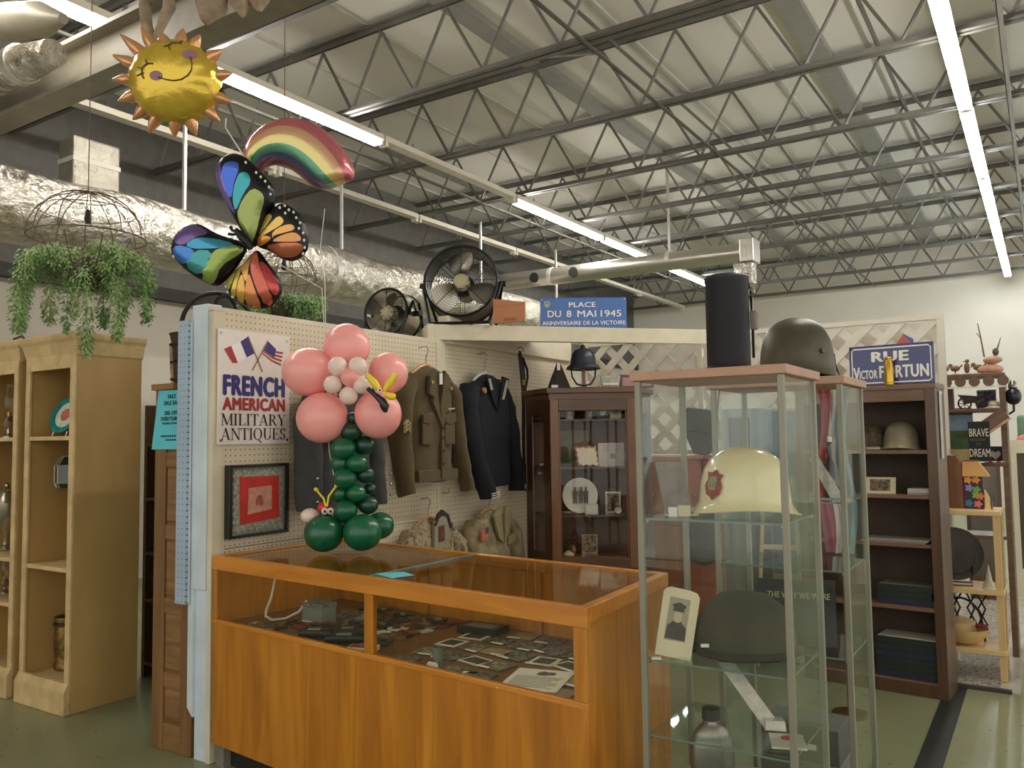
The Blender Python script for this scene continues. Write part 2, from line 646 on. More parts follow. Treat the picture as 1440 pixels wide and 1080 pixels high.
t = thing('branch_duct', 'thin smooth silver branch duct with two round openings', 'duct', (0, 10.5, 3.86))
MB().cyl((-7.0, 0, .04), (-3.1, 0, 0), .125, .125, 24).build('duct_body', m_duct2, t)
MB().box(-3.2, -3.02, -.15, .15, -.15, .15).build('end_box', m_duct2, t, smooth=False, bevel=.01)
MB().box(-3.3, -3.06, -.1, .1, -.42, -.15).build('drop_collar', m_duct, t, smooth=False, bevel=.01)
for x in (-6.29, -5.63):
    MB().cyl((x, -.132, .02), (x, -.09, .02), .075, n=20).build('vent_opening', m_black, t)
for x in (-6.05, -4.2):
    ring((x, 0, .03), (1, 0, 0), .132, .06, 24).build('joint_tape', m_seam2, t)
MB().box(-4.22, -4.19, -.012, .012, .1, 1.3).build('hanger_strap', m_seam2, t, smooth=False)
# elbow that lifts the branch off the main duct
t = thing('duct_riser', 'square silver foil riser standing on the big duct', 'duct', (-6.9, 3.95, 3.3))
MB().box(-.12, .12, -.22, .2, 0.15, .82).build('riser_body', foil('dull_riser_foil', (150, 144, 130), .45, .5, 8.0, .6), t, smooth=False, bevel=.02)
MB().box(-.123, .123, -.223, .203, .6, .64).build('joint_tape', m_seam, t, smooth=False)
# ducts lying across the top left corner
t = thing('cross_duct', 'silver wrapped duct lying along the upper left girder', 'duct', (0, 2.98, 4.16))
MB().tube([(-8.4, -.12, .0), (-7.3, -.12, .0), (-5.9, -.11, .0), (-5.5, -.1, -.02)], [.13, .13, .13, .09], 20).build('duct_body', m_duct, t)
MB().cyl((-5.95, -.11, .0), (-5.88, -.11, .0), .138, n=20).build('joint_tape', m_seam2, t)
t = thing('insulated_duct', 'fat beige insulated duct in the upper left corner', 'duct', (0, 2.56, 4.22))
MB().tube([(-8.4, 0, .3), (-6.6, 0, .24), (-5.64, .02, .04), (-5.1, .03, -.09), (-4.85, .03, -.16)], [.12, .12, .12, .105, .03], 24).wobble(.012, 5).build('duct_body', M('beige_duct_wrap', (166, 156, 134), .5, .1, var=.06), t)
MB().cyl((-6.2, 0, .157), (-6.1, 0, .137), .128, n=24).build('joint_tape', m_seam2, t)

# ------------------------------------------------------------------ floor markings
tag(MB().box(-.575, -.465, 1.0, 5.62, 0.0, .0025).build('floor_tape', M('black_floor_tape', (34, 36, 33), .5, var=.1), smooth=False), 'black tape line running along the floor beside the bookcase', 'tape')
tag(MB().box(-.30, -.20, 5.60, 9.0, 0.0, .008).build('edge_strip', M('pale_edge_strip', (178, 172, 156), .6, var=.1), smooth=False), 'pale threshold strip along the right edge of the speckled carpet', 'strip')
carp = MB().box(-1.9, -.30, 5.62, 9.0, 0.0, .012).build('carpet', blotch('speckled_grey_carpet', [(70, 64, 56), (128, 120, 108), (176, 168, 152), (96, 88, 78)], 55, .95, 5), smooth=False)
tag(carp, 'speckled grey carpet under the right hand stall', 'carpet')
tag(MB().box(-.9, -.24, 5.585, 5.62, 0.0, .02).build('threshold_bar', M('dark_threshold', (58, 56, 50), .5), smooth=False), 'dark metal bar at the front edge of the carpet', 'strip')

# ================================================================== CREAM CABINETS AT THE LEFT
m_cream = M('aged_cream_paint', (182, 147, 88), .5, var=.10, scale=3.0, stretch=(1, 1, .35))
m_cream2 = M('worn_cream_edge', (206, 178, 126), .5, var=.12, scale=9)
m_creamin = M('cream_paint_inside', (176, 144, 88), .6, var=.1, scale=4)
def cream_cabinet(x0, w, label, shelves):
    y0, d, h = 2.60, .40, 2.14
    t = thing('cream_bookcase', label, 'bookcase', (x0, y0, 0), group='cream bookcases')
    MB().box(0, .035, 0, d, .0, h - .1).build('side_panel', m_cream, t, smooth=False, bevel=.003)
    MB().box(w - .035, w, 0, d, .0, h - .1).build('side_panel', m_cream, t, smooth=False, bevel=.003)
    MB().box(.035, w - .035, d - .02, d, .1, h - .1).build('back_panel', m_creamin, t, smooth=False)
    MB().box(.035, w - .035, 0.004, d - .02, h - .14, h - .1).build('top_panel', m_creamin, t, smooth=False)
    # face frame
    for a, b_ in ((0.0, .045), (w - .045, w)):
        MB().box(a, b_, -.018, 0, .16, h - .12).build('face_stile', m_cream2, t, smooth=False, bevel=.004)
    MB().box(.045, w - .045, -.018, 0, h - .2, h - .12).build('face_rail', m_cream2, t, smooth=False, bevel=.004)
    # stepped plinth
    MB().box(-.002, w + .002, -.045, -.001, 0, .13).build('plinth', m_cream2, t, smooth=False, bevel=.006)
    MB().prism([(-.04, .13), (-.001, .13), (-.001, .17), (-.02, .17), (-.028, .15)], -.001, w + .001, 'yz').build('plinth_moulding', m_cream2, t)
    MB().box(.035, w - .035, 0, d - .02, .13, .155).build('shelf', m_cream2, t, smooth=False)
    # crown moulding runs round the front and sides
    prof = [(-.003, h - .13), (-.012, h - .12), (-.02, h - .09), (-.03, h - .05), (-.045, h - .03), (-.05, h - .01), (-.05, h), (.01, h), (.01, h - .13)]
    mb = MB()
    rows = []
    for o, z in prof:
        rows.append([(o if True else 0, d, z), (o, o, z), (w - o, o, z), (w - o, d, z)])
    for i in range(len(rows)):
        a, b_ = rows[i], rows[(i + 1) % len(rows)]
        n0 = len(mb.v)
        mb.add(a + b_, [(j, j + 1, j + 5, j + 4) for j in range(3)])
    mb.box(-.045, w + .045, -.045, d, h - .012, h - .002)
    mb.build('crown_moulding', m_cream2, t, smooth=False)
    for z in shelves:
        MB().box(.036, w - .036, -.012, d - .02, z - .024, z).build('shelf', m_cream2, t, smooth=False, bevel=.003)
    return t
cream_cabinet(-5.165, .53, 'tall cream bookcase holding the teal plate and green glass box', [1.55, .80])
cream_cabinet(-5.92, .66, 'tall cream bookcase at the left edge holding glass lamps', [1.55, .82, .55])

# things on the cream shelves
t = thing('display_plate', 'round teal plate with pink centre on a wire stand', 'plate', (-5.012, 2.76, 1.55), 8)
tilt = Matrix.Translation((0, 0, .125)) @ Matrix.Rotation(R(68), 4, 'X')
MB().lathe([(.0, .004), (.05, .004), (.09, .012), (.118, .02), (.12, .024), (.09, .017), (.0, .01)], 30).xform(tilt).build('rim', M('teal_glaze', (20, 134, 128), .15, var=.25, scale=16), t)
MB().lathe([(.0, .013), (.082, .0165), (.082, .019), (0, .016)], 30).xform(tilt).build('white_band', M('milky_glaze', (214, 220, 200), .15, var=.1, scale=18), t)
MB().lathe([(.0, .018), (.04, .018), (.04, .021), (0, .021)], 24).xform(tilt).build('pink_centre', M('pink_glaze', (196, 120, 104), .2, var=.15, scale=25), t)
mb = MB()
for sx in (-.06, .06):
    mb.tube([(sx, -.05, .03), (sx, -.06, .003), (sx, .07, .003), (sx, .055, .12)], .003, 6)
mb.tube([(-.06, .07, .003), (.06, .07, .003)], .003, 6)
mb.build('wire_stand', M('bright_wire', (206, 206, 196), .3, .8), t)

m_greenglass = M('dark_green_glass', (28, 44, 30), .1, var=.1, coat=.6)
m_lead = M('lead_came', (176, 172, 156), .4, .5)
t = thing('glass_terrarium', 'small faceted dark green glass box with pale leading', 'terrarium', (-5.03, 2.80, .8), 12)
hexb = [(.1 * math.cos(R(60 * i + 30)), .1 * math.sin(R(60 * i + 30))) for i in range(6)]
mb = MB()
rows = [[(x * .85, y * .85, .44) for x, y in hexb], [(x, y, .47) for x, y in hexb], [(x, y, .575) for x, y in hexb], [(x * .55, y * .55, .63) for x, y in hexb]]
mb.grid(rows, True)
mb.add(rows[0], [(5, 4, 3, 2, 1, 0)])
mb.add(rows[3], [(0, 1, 2, 3, 4, 5)])
mb.build('glass_panes', m_greenglass, t, smooth=False)
mb = MB()
for i in range(6):
    for a, b_ in ((0, 1), (1, 2), (2, 3)):
        mb.tube([rows[a][i], rows[b_][i]], .004, 5)
    for a in (1, 2, 3):
        mb.tube([rows[a][i], rows[a][(i + 1) % 6]], .004, 5)
mb.build('leading', m_lead, t)
mb = MB()
mb.tube([(0, 0, .63), (0, 0, .68), (.004, 0, .726)], .003, 6)
mb.build('hanging_wire', M('dark_wire', (50, 44, 36), .5, .5), t)

t = thing('shallow_bowl', 'shallow dark bowl on the middle cream shelf', 'bowl', (-4.93, 2.82, .80))
MB().lathe([(.03, 0), (.05, .006), (.085, .03), (.08, .032), (.045, .012), (0, .01)], 22).build('bowl_body', M('dark_bowl', (96, 80, 54), .5, var=.15), t)
MB().lathe([(.082, .03), (.086, .032), (.082, .035)], 22).build('rim', M('dark_brass', (70, 56, 30), .4, .7), t)
t = thing('brass_vase', 'tall embossed old brass vase on the bottom cream shelf', 'vase', (-5.03, 2.80, .156))
MB().lathe([(.05, 0), (.075, .004), (.078, .03), (.07, .05), (.074, .1), (.08, .17), (.078, .25), (.074, .28), (.082, .3), (.08, .31), (.066, .3), (.06, .1), (0.0, .06)], 26).wobble(.004, 40).build('vase_body', M('old_brass', (120, 96, 48), .4, .7, var=.35, scale=22, bump=.5, bscale=50), t)
MB().lathe([(.081, .26), (.085, .265), (.085, .275), (.081, .28)], 26).build('rim_band', M('dark_brass', (70, 56, 30), .4, .7), t)

m_clear = glass('clear_glassware', (.9, .92, .88), .02, 1.45)
m_silver = M('tarnished_silver', (176, 168, 150), .25, .9, var=.1)
def oil_lamp(x, z, s, lab):
    t = thing('glass_lamp', lab, 'lamp', (x, 2.75, z))
    MB().lathe([(.06 * s, 0), (.06 * s, .01), (.02 * s, .03), (.02 * s, .08 * s), (.05 * s, .11 * s), (.06 * s, .15 * s), (.03 * s, .2 * s)], 20).build('font', m_silver, t)
    MB().lathe([(.035 * s, .2 * s), (.05 * s, .26 * s), (.062 * s, .33 * s), (.05 * s, .4 * s), (.03 * s, .46 * s), (.028 * s, .5 * s)], 20).build('chimney', m_clear, t)
    MB().cyl((0, 0, .2 * s), (0, 0, .24 * s), .02 * s).build('burner', M('brass_burner', (176, 140, 60), .3, .8), t)
oil_lamp(-5.70, 1.55, .7, 'clear glass oil lamp on the top shelf at the left edge')
oil_lamp(-5.70, .55, .45, 'small silver lamp on the lower shelf at the left edge')
t = thing('silver_urn', 'round silver urn with handle on the left cream bookcase', 'urn', (-5.72, 2.76, .82))
MB().lathe([(.05, 0), (.055, .01), (.02, .04), (.02, .1), (.06, .16), (.1, .24), (.105, .31), (.07, .36), (.05, .38), (.06, .4)], 24).build('urn_body', m_silver, t)
MB().tube([(.09, 0, .34), (.14, 0, .36), (.15, 0, .28), (.1, 0, .22)], .006, 6).build('handle', m_silver, t)
MB().ell((0, 0, .42), .02).build('knob', m_silver, t)

# wire hook frame on top of the cabinets
mb = MB()
mb.tube([(-5.62, 2.72, 2.145), (-5.60, 2.72, 2.19), (-5.5, 2.72, 2.2), (-5.42, 2.72, 2.15)], .007, 6)
mb.tube([(-5.75, 2.74, 2.148), (-5.1, 2.74, 2.148)], .005, 6)
tag(mb.build('wire_rack', M('dark_wire', (50, 44, 36), .5, .5)), 'bent dark wire rack lying on top of the cream bookcases', 'rack')

# ================================================================== GAP BEHIND THE CREAM CABINET
m_brownshelf = wood('dark_shelf_wood', (70, 50, 30), (98, 72, 44), 0)
t = thing('back_shelf', 'dark open shelf of odds and ends in the gap beside the wooden shutter', 'shelf', (-4.98, 3.25, 0))
MB().box(0, .03, 0, .3, 0, 1.75).build('side_panel', m_brownshelf, t, smooth=False)
MB().box(.97, 1.0, 0, .3, 0, 1.75).build('side_panel', m_brownshelf, t, smooth=False)
MB().box(.03, .97, .28, .3, 0, 1.75).build('back_panel', m_brownshelf, t, smooth=False)
for z in (.1, .5, .8, 1.15, 1.5):
    MB().box(.03, .97, 0, .28, z - .02, z).build('shelf', m_brownshelf, t, smooth=False)
zz = [.1, .5, .8, 1.15]
labs = [('glass_jar', 'squat smoky glass jar low in the gap beside the shutter', 'jar'), ('brass_pot', 'small brass pot in the gap beside the shutter', 'pot'),
        ('pewter_jug', 'dark pewter jug in the gap beside the shutter', 'jug'), ('milk_bottle', 'pale bottle high in the gap beside the shutter', 'bottle')]
cols = [M('smoky_jar', (90, 84, 66), .15, coat=.5), M('pot_brass', (150, 118, 58), .3, .7), M('pewter', (92, 88, 78), .3, .8), M('milk_glass', (190, 182, 160), .2)]
for (nm, lb, ct), z, cc in zip(labs, zz, cols):
    for j, xx in enumerate((-4.66,)):
        t = thing(nm, lb, ct, (xx, 3.36, z))
        MB().lathe([(.05, 0), (.07, .02), (.08, .1), (.06, .18), (.03, .21), (.035, .25)], 18).build('vessel', cc, t)
        MB().cyl((0, 0, .25), (0, 0, .262), .036).build('lid', m_silver, t)
# burlap sack draped over the top of the gap
mb = MB()
rows = []
for i in range(9):
    v_ = i / 8
    rows.append([(-4.6 + .34 * u_, 3.16 + .02 * math.sin(9 * u_ + 3 * v_) , 2.12 - .62 * v_ + .02 * math.sin(6 * u_)) for u_ in [j / 10 for j in range(11)]])
mb.grid(rows)
rows2 = [[(x, y + .03, z) for x, y, z in r_] for r_ in rows]
mb.grid([list(reversed(r_)) for r_ in rows2])
mb.wobble(.02, 6)
tag(mb.build('plastic_sheet', M('cloudy_wrap', (176, 160, 130), .35, var=.2, scale=10, bump=.6, bscale=20)), 'cloudy brown plastic wrap draped beside the cream bookcase', 'wrap')

# ================================================================== WOODEN SHUTTER, BUCKET, SALE SHEET
m_pine = wood('orange_pine', (102, 72, 38), (144, 106, 60), 2, 10, .55, .05, mid=(124, 88, 46))
m_pine_x = wood('orange_pine_panel', (106, 74, 40), (156, 114, 66), 0, 14, .55, .05)
t = thing('wooden_shutter', 'tall pine shutter door with raised panels beside the blue post', 'shutter', (-3.81, 2.545, 0), 2)
W_, H_ = .30, 1.795
for a in (0, W_ - .085):
    MB().box(a, a + .085, 0, .04, 0, H_).build('stile', m_pine, t, smooth=False, bevel=.004)
zs = [0, .28, .62, .98, 1.34, H_]
for i, z in enumerate([0, .30, .66, 1.02, 1.38, H_ - .1]):
    h_ = .13 if i == 0 else .075
    MB().box(.085, W_ - .085, .004, .036, z, z + h_).build('rail', m_pine_x, t, smooth=False, bevel=.003)
for a, b_ in ((.13, .30), (.375, .66), (.735, 1.02), (1.095, 1.38), (1.455, H_ - .1)):
    MB().box(.085, W_ - .085, .014, .028, a, b_).build('panel', m_pine_x, t, smooth=False)
    MB().hexa([(.095, .006, a + .02), (W_ - .095, .006, a + .02), (W_ - .087, .015, a + .004), (.087, .015, a + .004)],
              [(.095, .006, b_ - .02), (W_ - .095, .006, b_ - .02), (W_ - .087, .015, b_ - .004), (.087, .015, b_ - .004)]).build('raised_field', m_pine_x, t, smooth=False)
m_rust = M('rusty_iron', (74, 48, 30), .7, .3, var=.35, scale=18, bump=.5, bscale=40)
t = thing('metal_bucket', 'rusty riveted metal bucket with a tall hoop handle on the shutter', 'bucket', (-3.735, 2.69, 1.80))
MB().box(-.09, .09, -.16, .09, -.03, 0).build('base_block', m_pine_x, t, smooth=False)
MB().lathe([(.075, 0), (.078, .01), (.088, .2), (.1, .26), (.106, .265), (.1, .27), (.085, .26), (.07, .02), (0, .02)], 24).build('pail', m_rust, t)
for z in (.03, .21):
    MB().tube([(.0905 * math.cos(R(a)) * (1 + z * .35), .0905 * math.sin(R(a)) * (1 + z * .35), z) for a in range(0, 360, 15)], .006, 6, closed=True).build('band', m_rust, t)
for a in range(0, 360, 45):
    MB().ell((.092 * math.cos(R(a)), .092 * math.sin(R(a)), .12), .008, 8, 6).build('rivet', m_rust, t)
mb = MB()
mb.tube([(.08 * (1 - math.cos(R(a))) * .5, .21 * (1 - math.cos(R(a))) - .06, .25 + .25 * math.sin(R(a)) ** .8) for a in range(0, 181, 12)], .012, 8)
mb.build('hoop_handle', M('black_iron', (40, 34, 28), .5, .6), t)
mb = MB()
mb.tube([(.05, .1 + .16 * (1 - math.cos(R(a))) * .5, .3 + .19 * math.sin(R(a)) ** .6) for a in range(0, 181, 15)], .011, 8)
mb.build('inner_handle', M('black_iron', (40, 34, 28), .5, .6), t)

# cyan sale sheet taped to the shutter
t = thing('sale_sheet', 'cyan paper sale notice taped to the wooden shutter', 'notice', (-3.828, 2.538, 1.47), 2)
m_cyan = M('cyan_paper', (96, 196, 208), .8, var=.03)
MB().prism([(0, 0), (.25, .0), (.25, .295), (.05, .297)], 0, .0012, 'xz').build('paper', m_cyan, t, smooth=False)
m_ink = M('dark_ink', (34, 34, 44), .8, var=0)
for s_, x, z, w, h in [('SALE', .125, .255, .06, .02), ('SALE SALE', .095, .222, .125, .021), ('50% OFF', .1, .172, .1, .02), ('EVERYTHING', .075, .143, .15, .02),
                       ('Including Firearms', .085, .122, .135, .015), ('SHOW BLUE RIDGE', .075, .062, .12, .011), ('CASH & CARRY', .10, .042, .09, .011)][:5]:
    text(s_, w, h, m_ink, t, (x, -.0004, z), bold=.03)['kind'] = 'stuff'
strokes([[(.075 + i * .017, .062), (.087 + i * .017, .062), (.087 + i * .017, .071), (.075 + i * .017, .071)] for i in range(7)] +
        [[(.11 + i * .017, .043), (.122 + i * .017, .043), (.122 + i * .017, .051), (.11 + i * .017, .051)] for i in range(5)], m_ink, t, (0, -.0004, 0), name='small_print')

# ================================================================== PEGBOARD PARTITION
m_peg = pegboard('cream_pegboard', (216, 202, 172), (96, 84, 64))
m_pegb = pegboard('blue_pegboard', (164, 184, 200), (92, 106, 120), (0, 2), .029, .12)
m_cream_w = M('cream_woodwork', (214, 204, 176), .5, var=.06, scale=5)
m_blue_w = M('pale_blue_paint', (206, 217, 223), .45, var=.05, scale=6)
XW = -3.36
t = thing('pegboard_partition', 'long cream pegboard partition hung with uniforms', 'partition')
MB().box(XW - .008, XW, 2.60, 4.28, .12, 2.14).build('pegboard_panel', m_peg, t, smooth=False)
MB().box(XW - .012, XW - .004, 4.38, 6.16, .12, 2.14).build('pegboard_panel', m_peg, t, smooth=False)
MB().box(XW - .09, XW + .004, 4.28, 4.38, 0, 2.16).build('seam_post', m_cream_w, t, smooth=False)
MB().box(XW - .088, XW - .010, 2.62, 6.16, 0, .12).build('bottom_rail', m_cream_w, t, smooth=False)
MB().box(XW - .09, XW + .0, 2.54, 4.28, 2.14, 2.16).build('top_cap', m_cream_w, t, smooth=False)
MB().box(XW - .06, XW + .02, 4.38, 6.10, 2.14, 2.33).build('top_rail', m_cream_w, t, smooth=False, bevel=.004)
MB().box(XW + .02, XW + .03, 4.38, 6.10, 2.14, 2.16).build('rail_lip', m_cream_w, t, smooth=False)
MB().box(XW - .03, XW + .002, 2.545, 2.60, .0, 2.139).build('corner_stile', m_cream_w, t, smooth=False, bevel=.003)
MB().box(XW - .004, XW + .0015, 2.62, 4.2, .985, .989).build('panel_joint', M('dark_joint_line', (120, 104, 76), .8), t, smooth=False)  # thin darker line marking the level panel joint
MB().box(XW - .145, XW - .031, 2.535, 2.62, .80, 2.175).build('blue_post', m_blue_w, t, smooth=False, bevel=.004)
MB().box(XW - .12, XW - .031, 2.55, 2.62, 0, .80).build('blue_post_foot', m_blue_w, t, smooth=False, bevel=.004)
MB().prism([(-.155, .24), (-.115, .2), (-.115, .8), (-.155, .8)], 2.56, 2.58, 'xz').xform(Matrix.Translation((XW, -.025, .0))).build('blue_side_trim', m_blue_w, t, smooth=False)
MB().box(XW - .214, XW - .135, 2.505, 2.518, .73, 2.10).build('blue_pegboard', m_pegb, t, smooth=False)
MB().box(XW - .160, XW - .135, 2.518, 2.53, .735, 2.09).build('blue_edge_strip', m_blue_w, t, smooth=False)
# the far side skin of the partition
MB().box(XW - .10, XW - .09, 2.63, 6.16, .0, 2.12).build('rear_skin', M('pale_blue_skin', (176, 194, 206), .6), t, smooth=False)

# diagonal loft shelf across the corner with a painted fascia
t = thing('corner_loft', 'cream boarded loft shelf spanning the corner above the uniforms', 'loft', (-3.40, 4.31, 2.16), 47)
L_ = 2.25
MB().box(.0, L_, -.022, 0, .0, .105).build('fascia', m_cream_w, t, smooth=False, bevel=.003)
MB().box(-.045, .0, -.024, .02, -.01, .108).build('fascia_end', m_cream_w, t, smooth=False, bevel=.003)
MB().box(-.045, -.02, .0, .75, .01, .108).build('end_board', m_cream_w, t, smooth=False, bevel=.003)
for i in range(6):
    MB().box(0.0, L_ - .25 * i * .4, .002 + i * .12, .115 + i * .12, .082, .10).build('deck_plank', wood('loft_plank', (170, 132, 92), (196, 160, 116), 0), t, smooth=False)

# ------------------------------------------------------------------ floor fans on the loft
m_fanblk = M('fan_black', (22, 21, 20), .35, .3)
m_blade = M('brushed_steel_blade', (190, 184, 168), .28, .9, var=.05)
def drum_fan(label, loc, rz, r, tilt, shell_mat=None):
    t = thing('drum_fan', label, 'fan', loc, rz)
    mt = Matrix.Translation((0, 0, r + .05)) @ Matrix.Rotation(R(tilt), 4, 'X')
    n = 36
    shell = [[(r * math.cos(2 * math.pi * j / n), y, r * math.sin(2 * math.pi * j / n)) for j in range(n)] for y in (-.09, .10)]
    shell2 = [[(r * .975 * math.cos(2 * math.pi * j / n), y, r * .975 * math.sin(2 * math.pi * j / n)) for j in range(n)] for y in (.10, -.09)]
    MB().grid(shell + shell2 + [shell[0]], True).xform(mt).build('drum', shell_mat or m_fanblk, t)
    for y in (-.1, .11):
        MB().tube([(r * math.cos(2 * math.pi * j / n), y, r * math.sin(2 * math.pi * j / n)) for j in range(n)], .009, 8, closed=True).xform(mt).build('rim', m_fanblk, t)
        mb = MB()
        for k_ in range(3, 15):
            rr = r * k_ / 15.0
            mb.tube([(rr * math.cos(2 * math.pi * j / 28), y - (.02 if y < 0 else -.02) * (1 - k_ / 15), rr * math.sin(2 * math.pi * j / 28)) for j in range(28)], .0013, 4, closed=True)
        for k_ in range(8):
            a = math.pi * k_ / 4
            mb.tube([(r * .2 * math.cos(a), y, r * .2 * math.sin(a)), (r * math.cos(a), y, r * math.sin(a))], .0022, 4)
        mb.xform(mt).build('guard', m_fanblk, t)
    for k_ in range(3):
        a0 = R(95 + 120 * k_)
        rows = []
        for i in range(7):
            q = .16 + .74 * i / 6
            row = []
            for j in range(6):
                s_ = j / 5 - .5
                wd = 1.15 * (0.55 + .45 * math.sin(math.pi * min(1, q)))
                a = a0 + s_ * wd
                row.append((r * q * math.cos(a), -.02 + .07 * s_, r * q * math.sin(a)))
            rows.append(row)
        MB().grid(rows).xform(mt).build('blade', m_blade, t)
    MB().lathe([(0, -.03), (.052, -.03), (.055, -.02), (.055, .04)], 24).xform(mt @ Matrix.Translation((0, -.06, 0)) @ Matrix.Rotation(R(-90), 4, 'X')).build('hub', M('hub_badge', (196, 186, 150), .4, .4), t)
    MB().cyl((0, .03, 0), (0, .2, 0), .08, .07).xform(mt).build('motor', m_fanblk, t)
    for sx in (-1, 1):
        MB().tube([(sx * (r + .02), .0, r + .05), (sx * (r + .02), -.05, .3), (sx * r * .8, -.18, .012), (sx * r * .8, .22, .012), (sx * (r + .02), .03, .3)], .011, 8).build('stand_leg', m_fanblk, t)
        MB().cyl((sx * (r - .01), 0, r + .05), (sx * (r + .05), 0, r + .05), .02).build('pivot_knob', m_fanblk, t)
    MB().tube([(-r * .8, -.18, .012), (r * .8, -.18, .012)], .011, 8).build('foot_bar', m_fanblk, t)
drum_fan('large black drum fan with steel blades on the corner loft', (-3.34, 4.56, 2.262), 28, .25, -8)
drum_fan('smaller silver drum fan standing left behind the large one', (-3.85, 4.42, 2.162), 10, .17, -5, m_blade)

# support for the rear fan: boarded top of the stall behind the partition
tag(MB().box(-4.3, -3.475, 4.0, 5.6, 2.12, 2.16).build('ledge_board', m_cream_w, smooth=False), 'cream ledge board behind the partition carrying the rear fan', 'board')
m_board = wood('plain_tan_board', (176, 116, 76), (196, 136, 92), 0, 6, .6, 0)
t = thing('wooden_plaque', 'small tan wooden box side leaning beside the fan', 'plaque', (-3.05, 4.50, 2.262), 12)
MB().prism([(0, 0), (.225, 0), (.225, .13), (0.0, .165)], 0, .018, 'xz').build('board', m_board, t, smooth=False, bevel=.002)
strokes([[(.08 + .018 * i, .012), (.09 + .018 * i, .012), (.09 + .018 * i, .03), (.08 + .018 * i, .03)] for i in range(5)], M('faint_brand_mark', (150, 92, 58), .7), t, (0, -.0003, 0), name='faded_stencil')

# PLACE DU 8 MAI 1945
m_enblue = M('blue_enamel', (46, 96, 166), .2, var=.05, coat=.4)
m_white = M('white_enamel', (236, 234, 226), .3, var=0)
t = thing('street_sign', 'blue enamel street sign reading place du 8 mai 1945', 'sign', (-2.985, 5.0, 2.28), 33.5)
MB().box(0, .615, 0, .012, -.01, .215).build('plate', m_enblue, t, smooth=False, bevel=.006)
text('PLACE', .19, .035, m_white, t, (.205, -.0006, .145), bold=.02)
for s_, x, w in (('DU', .054, .093), ('8', .188, .033), ('MAI', .265, .132), ('1945', .431, .144)):
    text(s_, w, .046, m_white, t, (x, -.0006, .075), bold=.015)
text('ANNIVERSAIRE DE LA VICTOIRE', .59, .028, m_white, t, (.015, -.0006, .018), bold=.015)
strokes([[(.03, .19), (.03, .155), (.05, .14), (.07, .155), (.07, .19)]], M('crest_blue', (120, 150, 170), .3), t, (0, -.0005, 0), name='crest')
strokes([[(.036, .186), (.036, .158), (.05, .148), (.064, .158), (.064, .186)]], M('crest_gold', (190, 180, 120), .3), t, (0, -.0007, 0), name='crest_field')
strokes([[(.041, .182), (.041, .168), (.059, .168), (.059, .182)]], M('crest_green', (70, 130, 110), .3), t, (0, -.0009, 0), name='crest_device')
for x, z in ((.012, .2), (.602, .2)):
    MB().cyl((x, -.003, z), (x, 0, z), .005).build('rivet', m_silver, t)

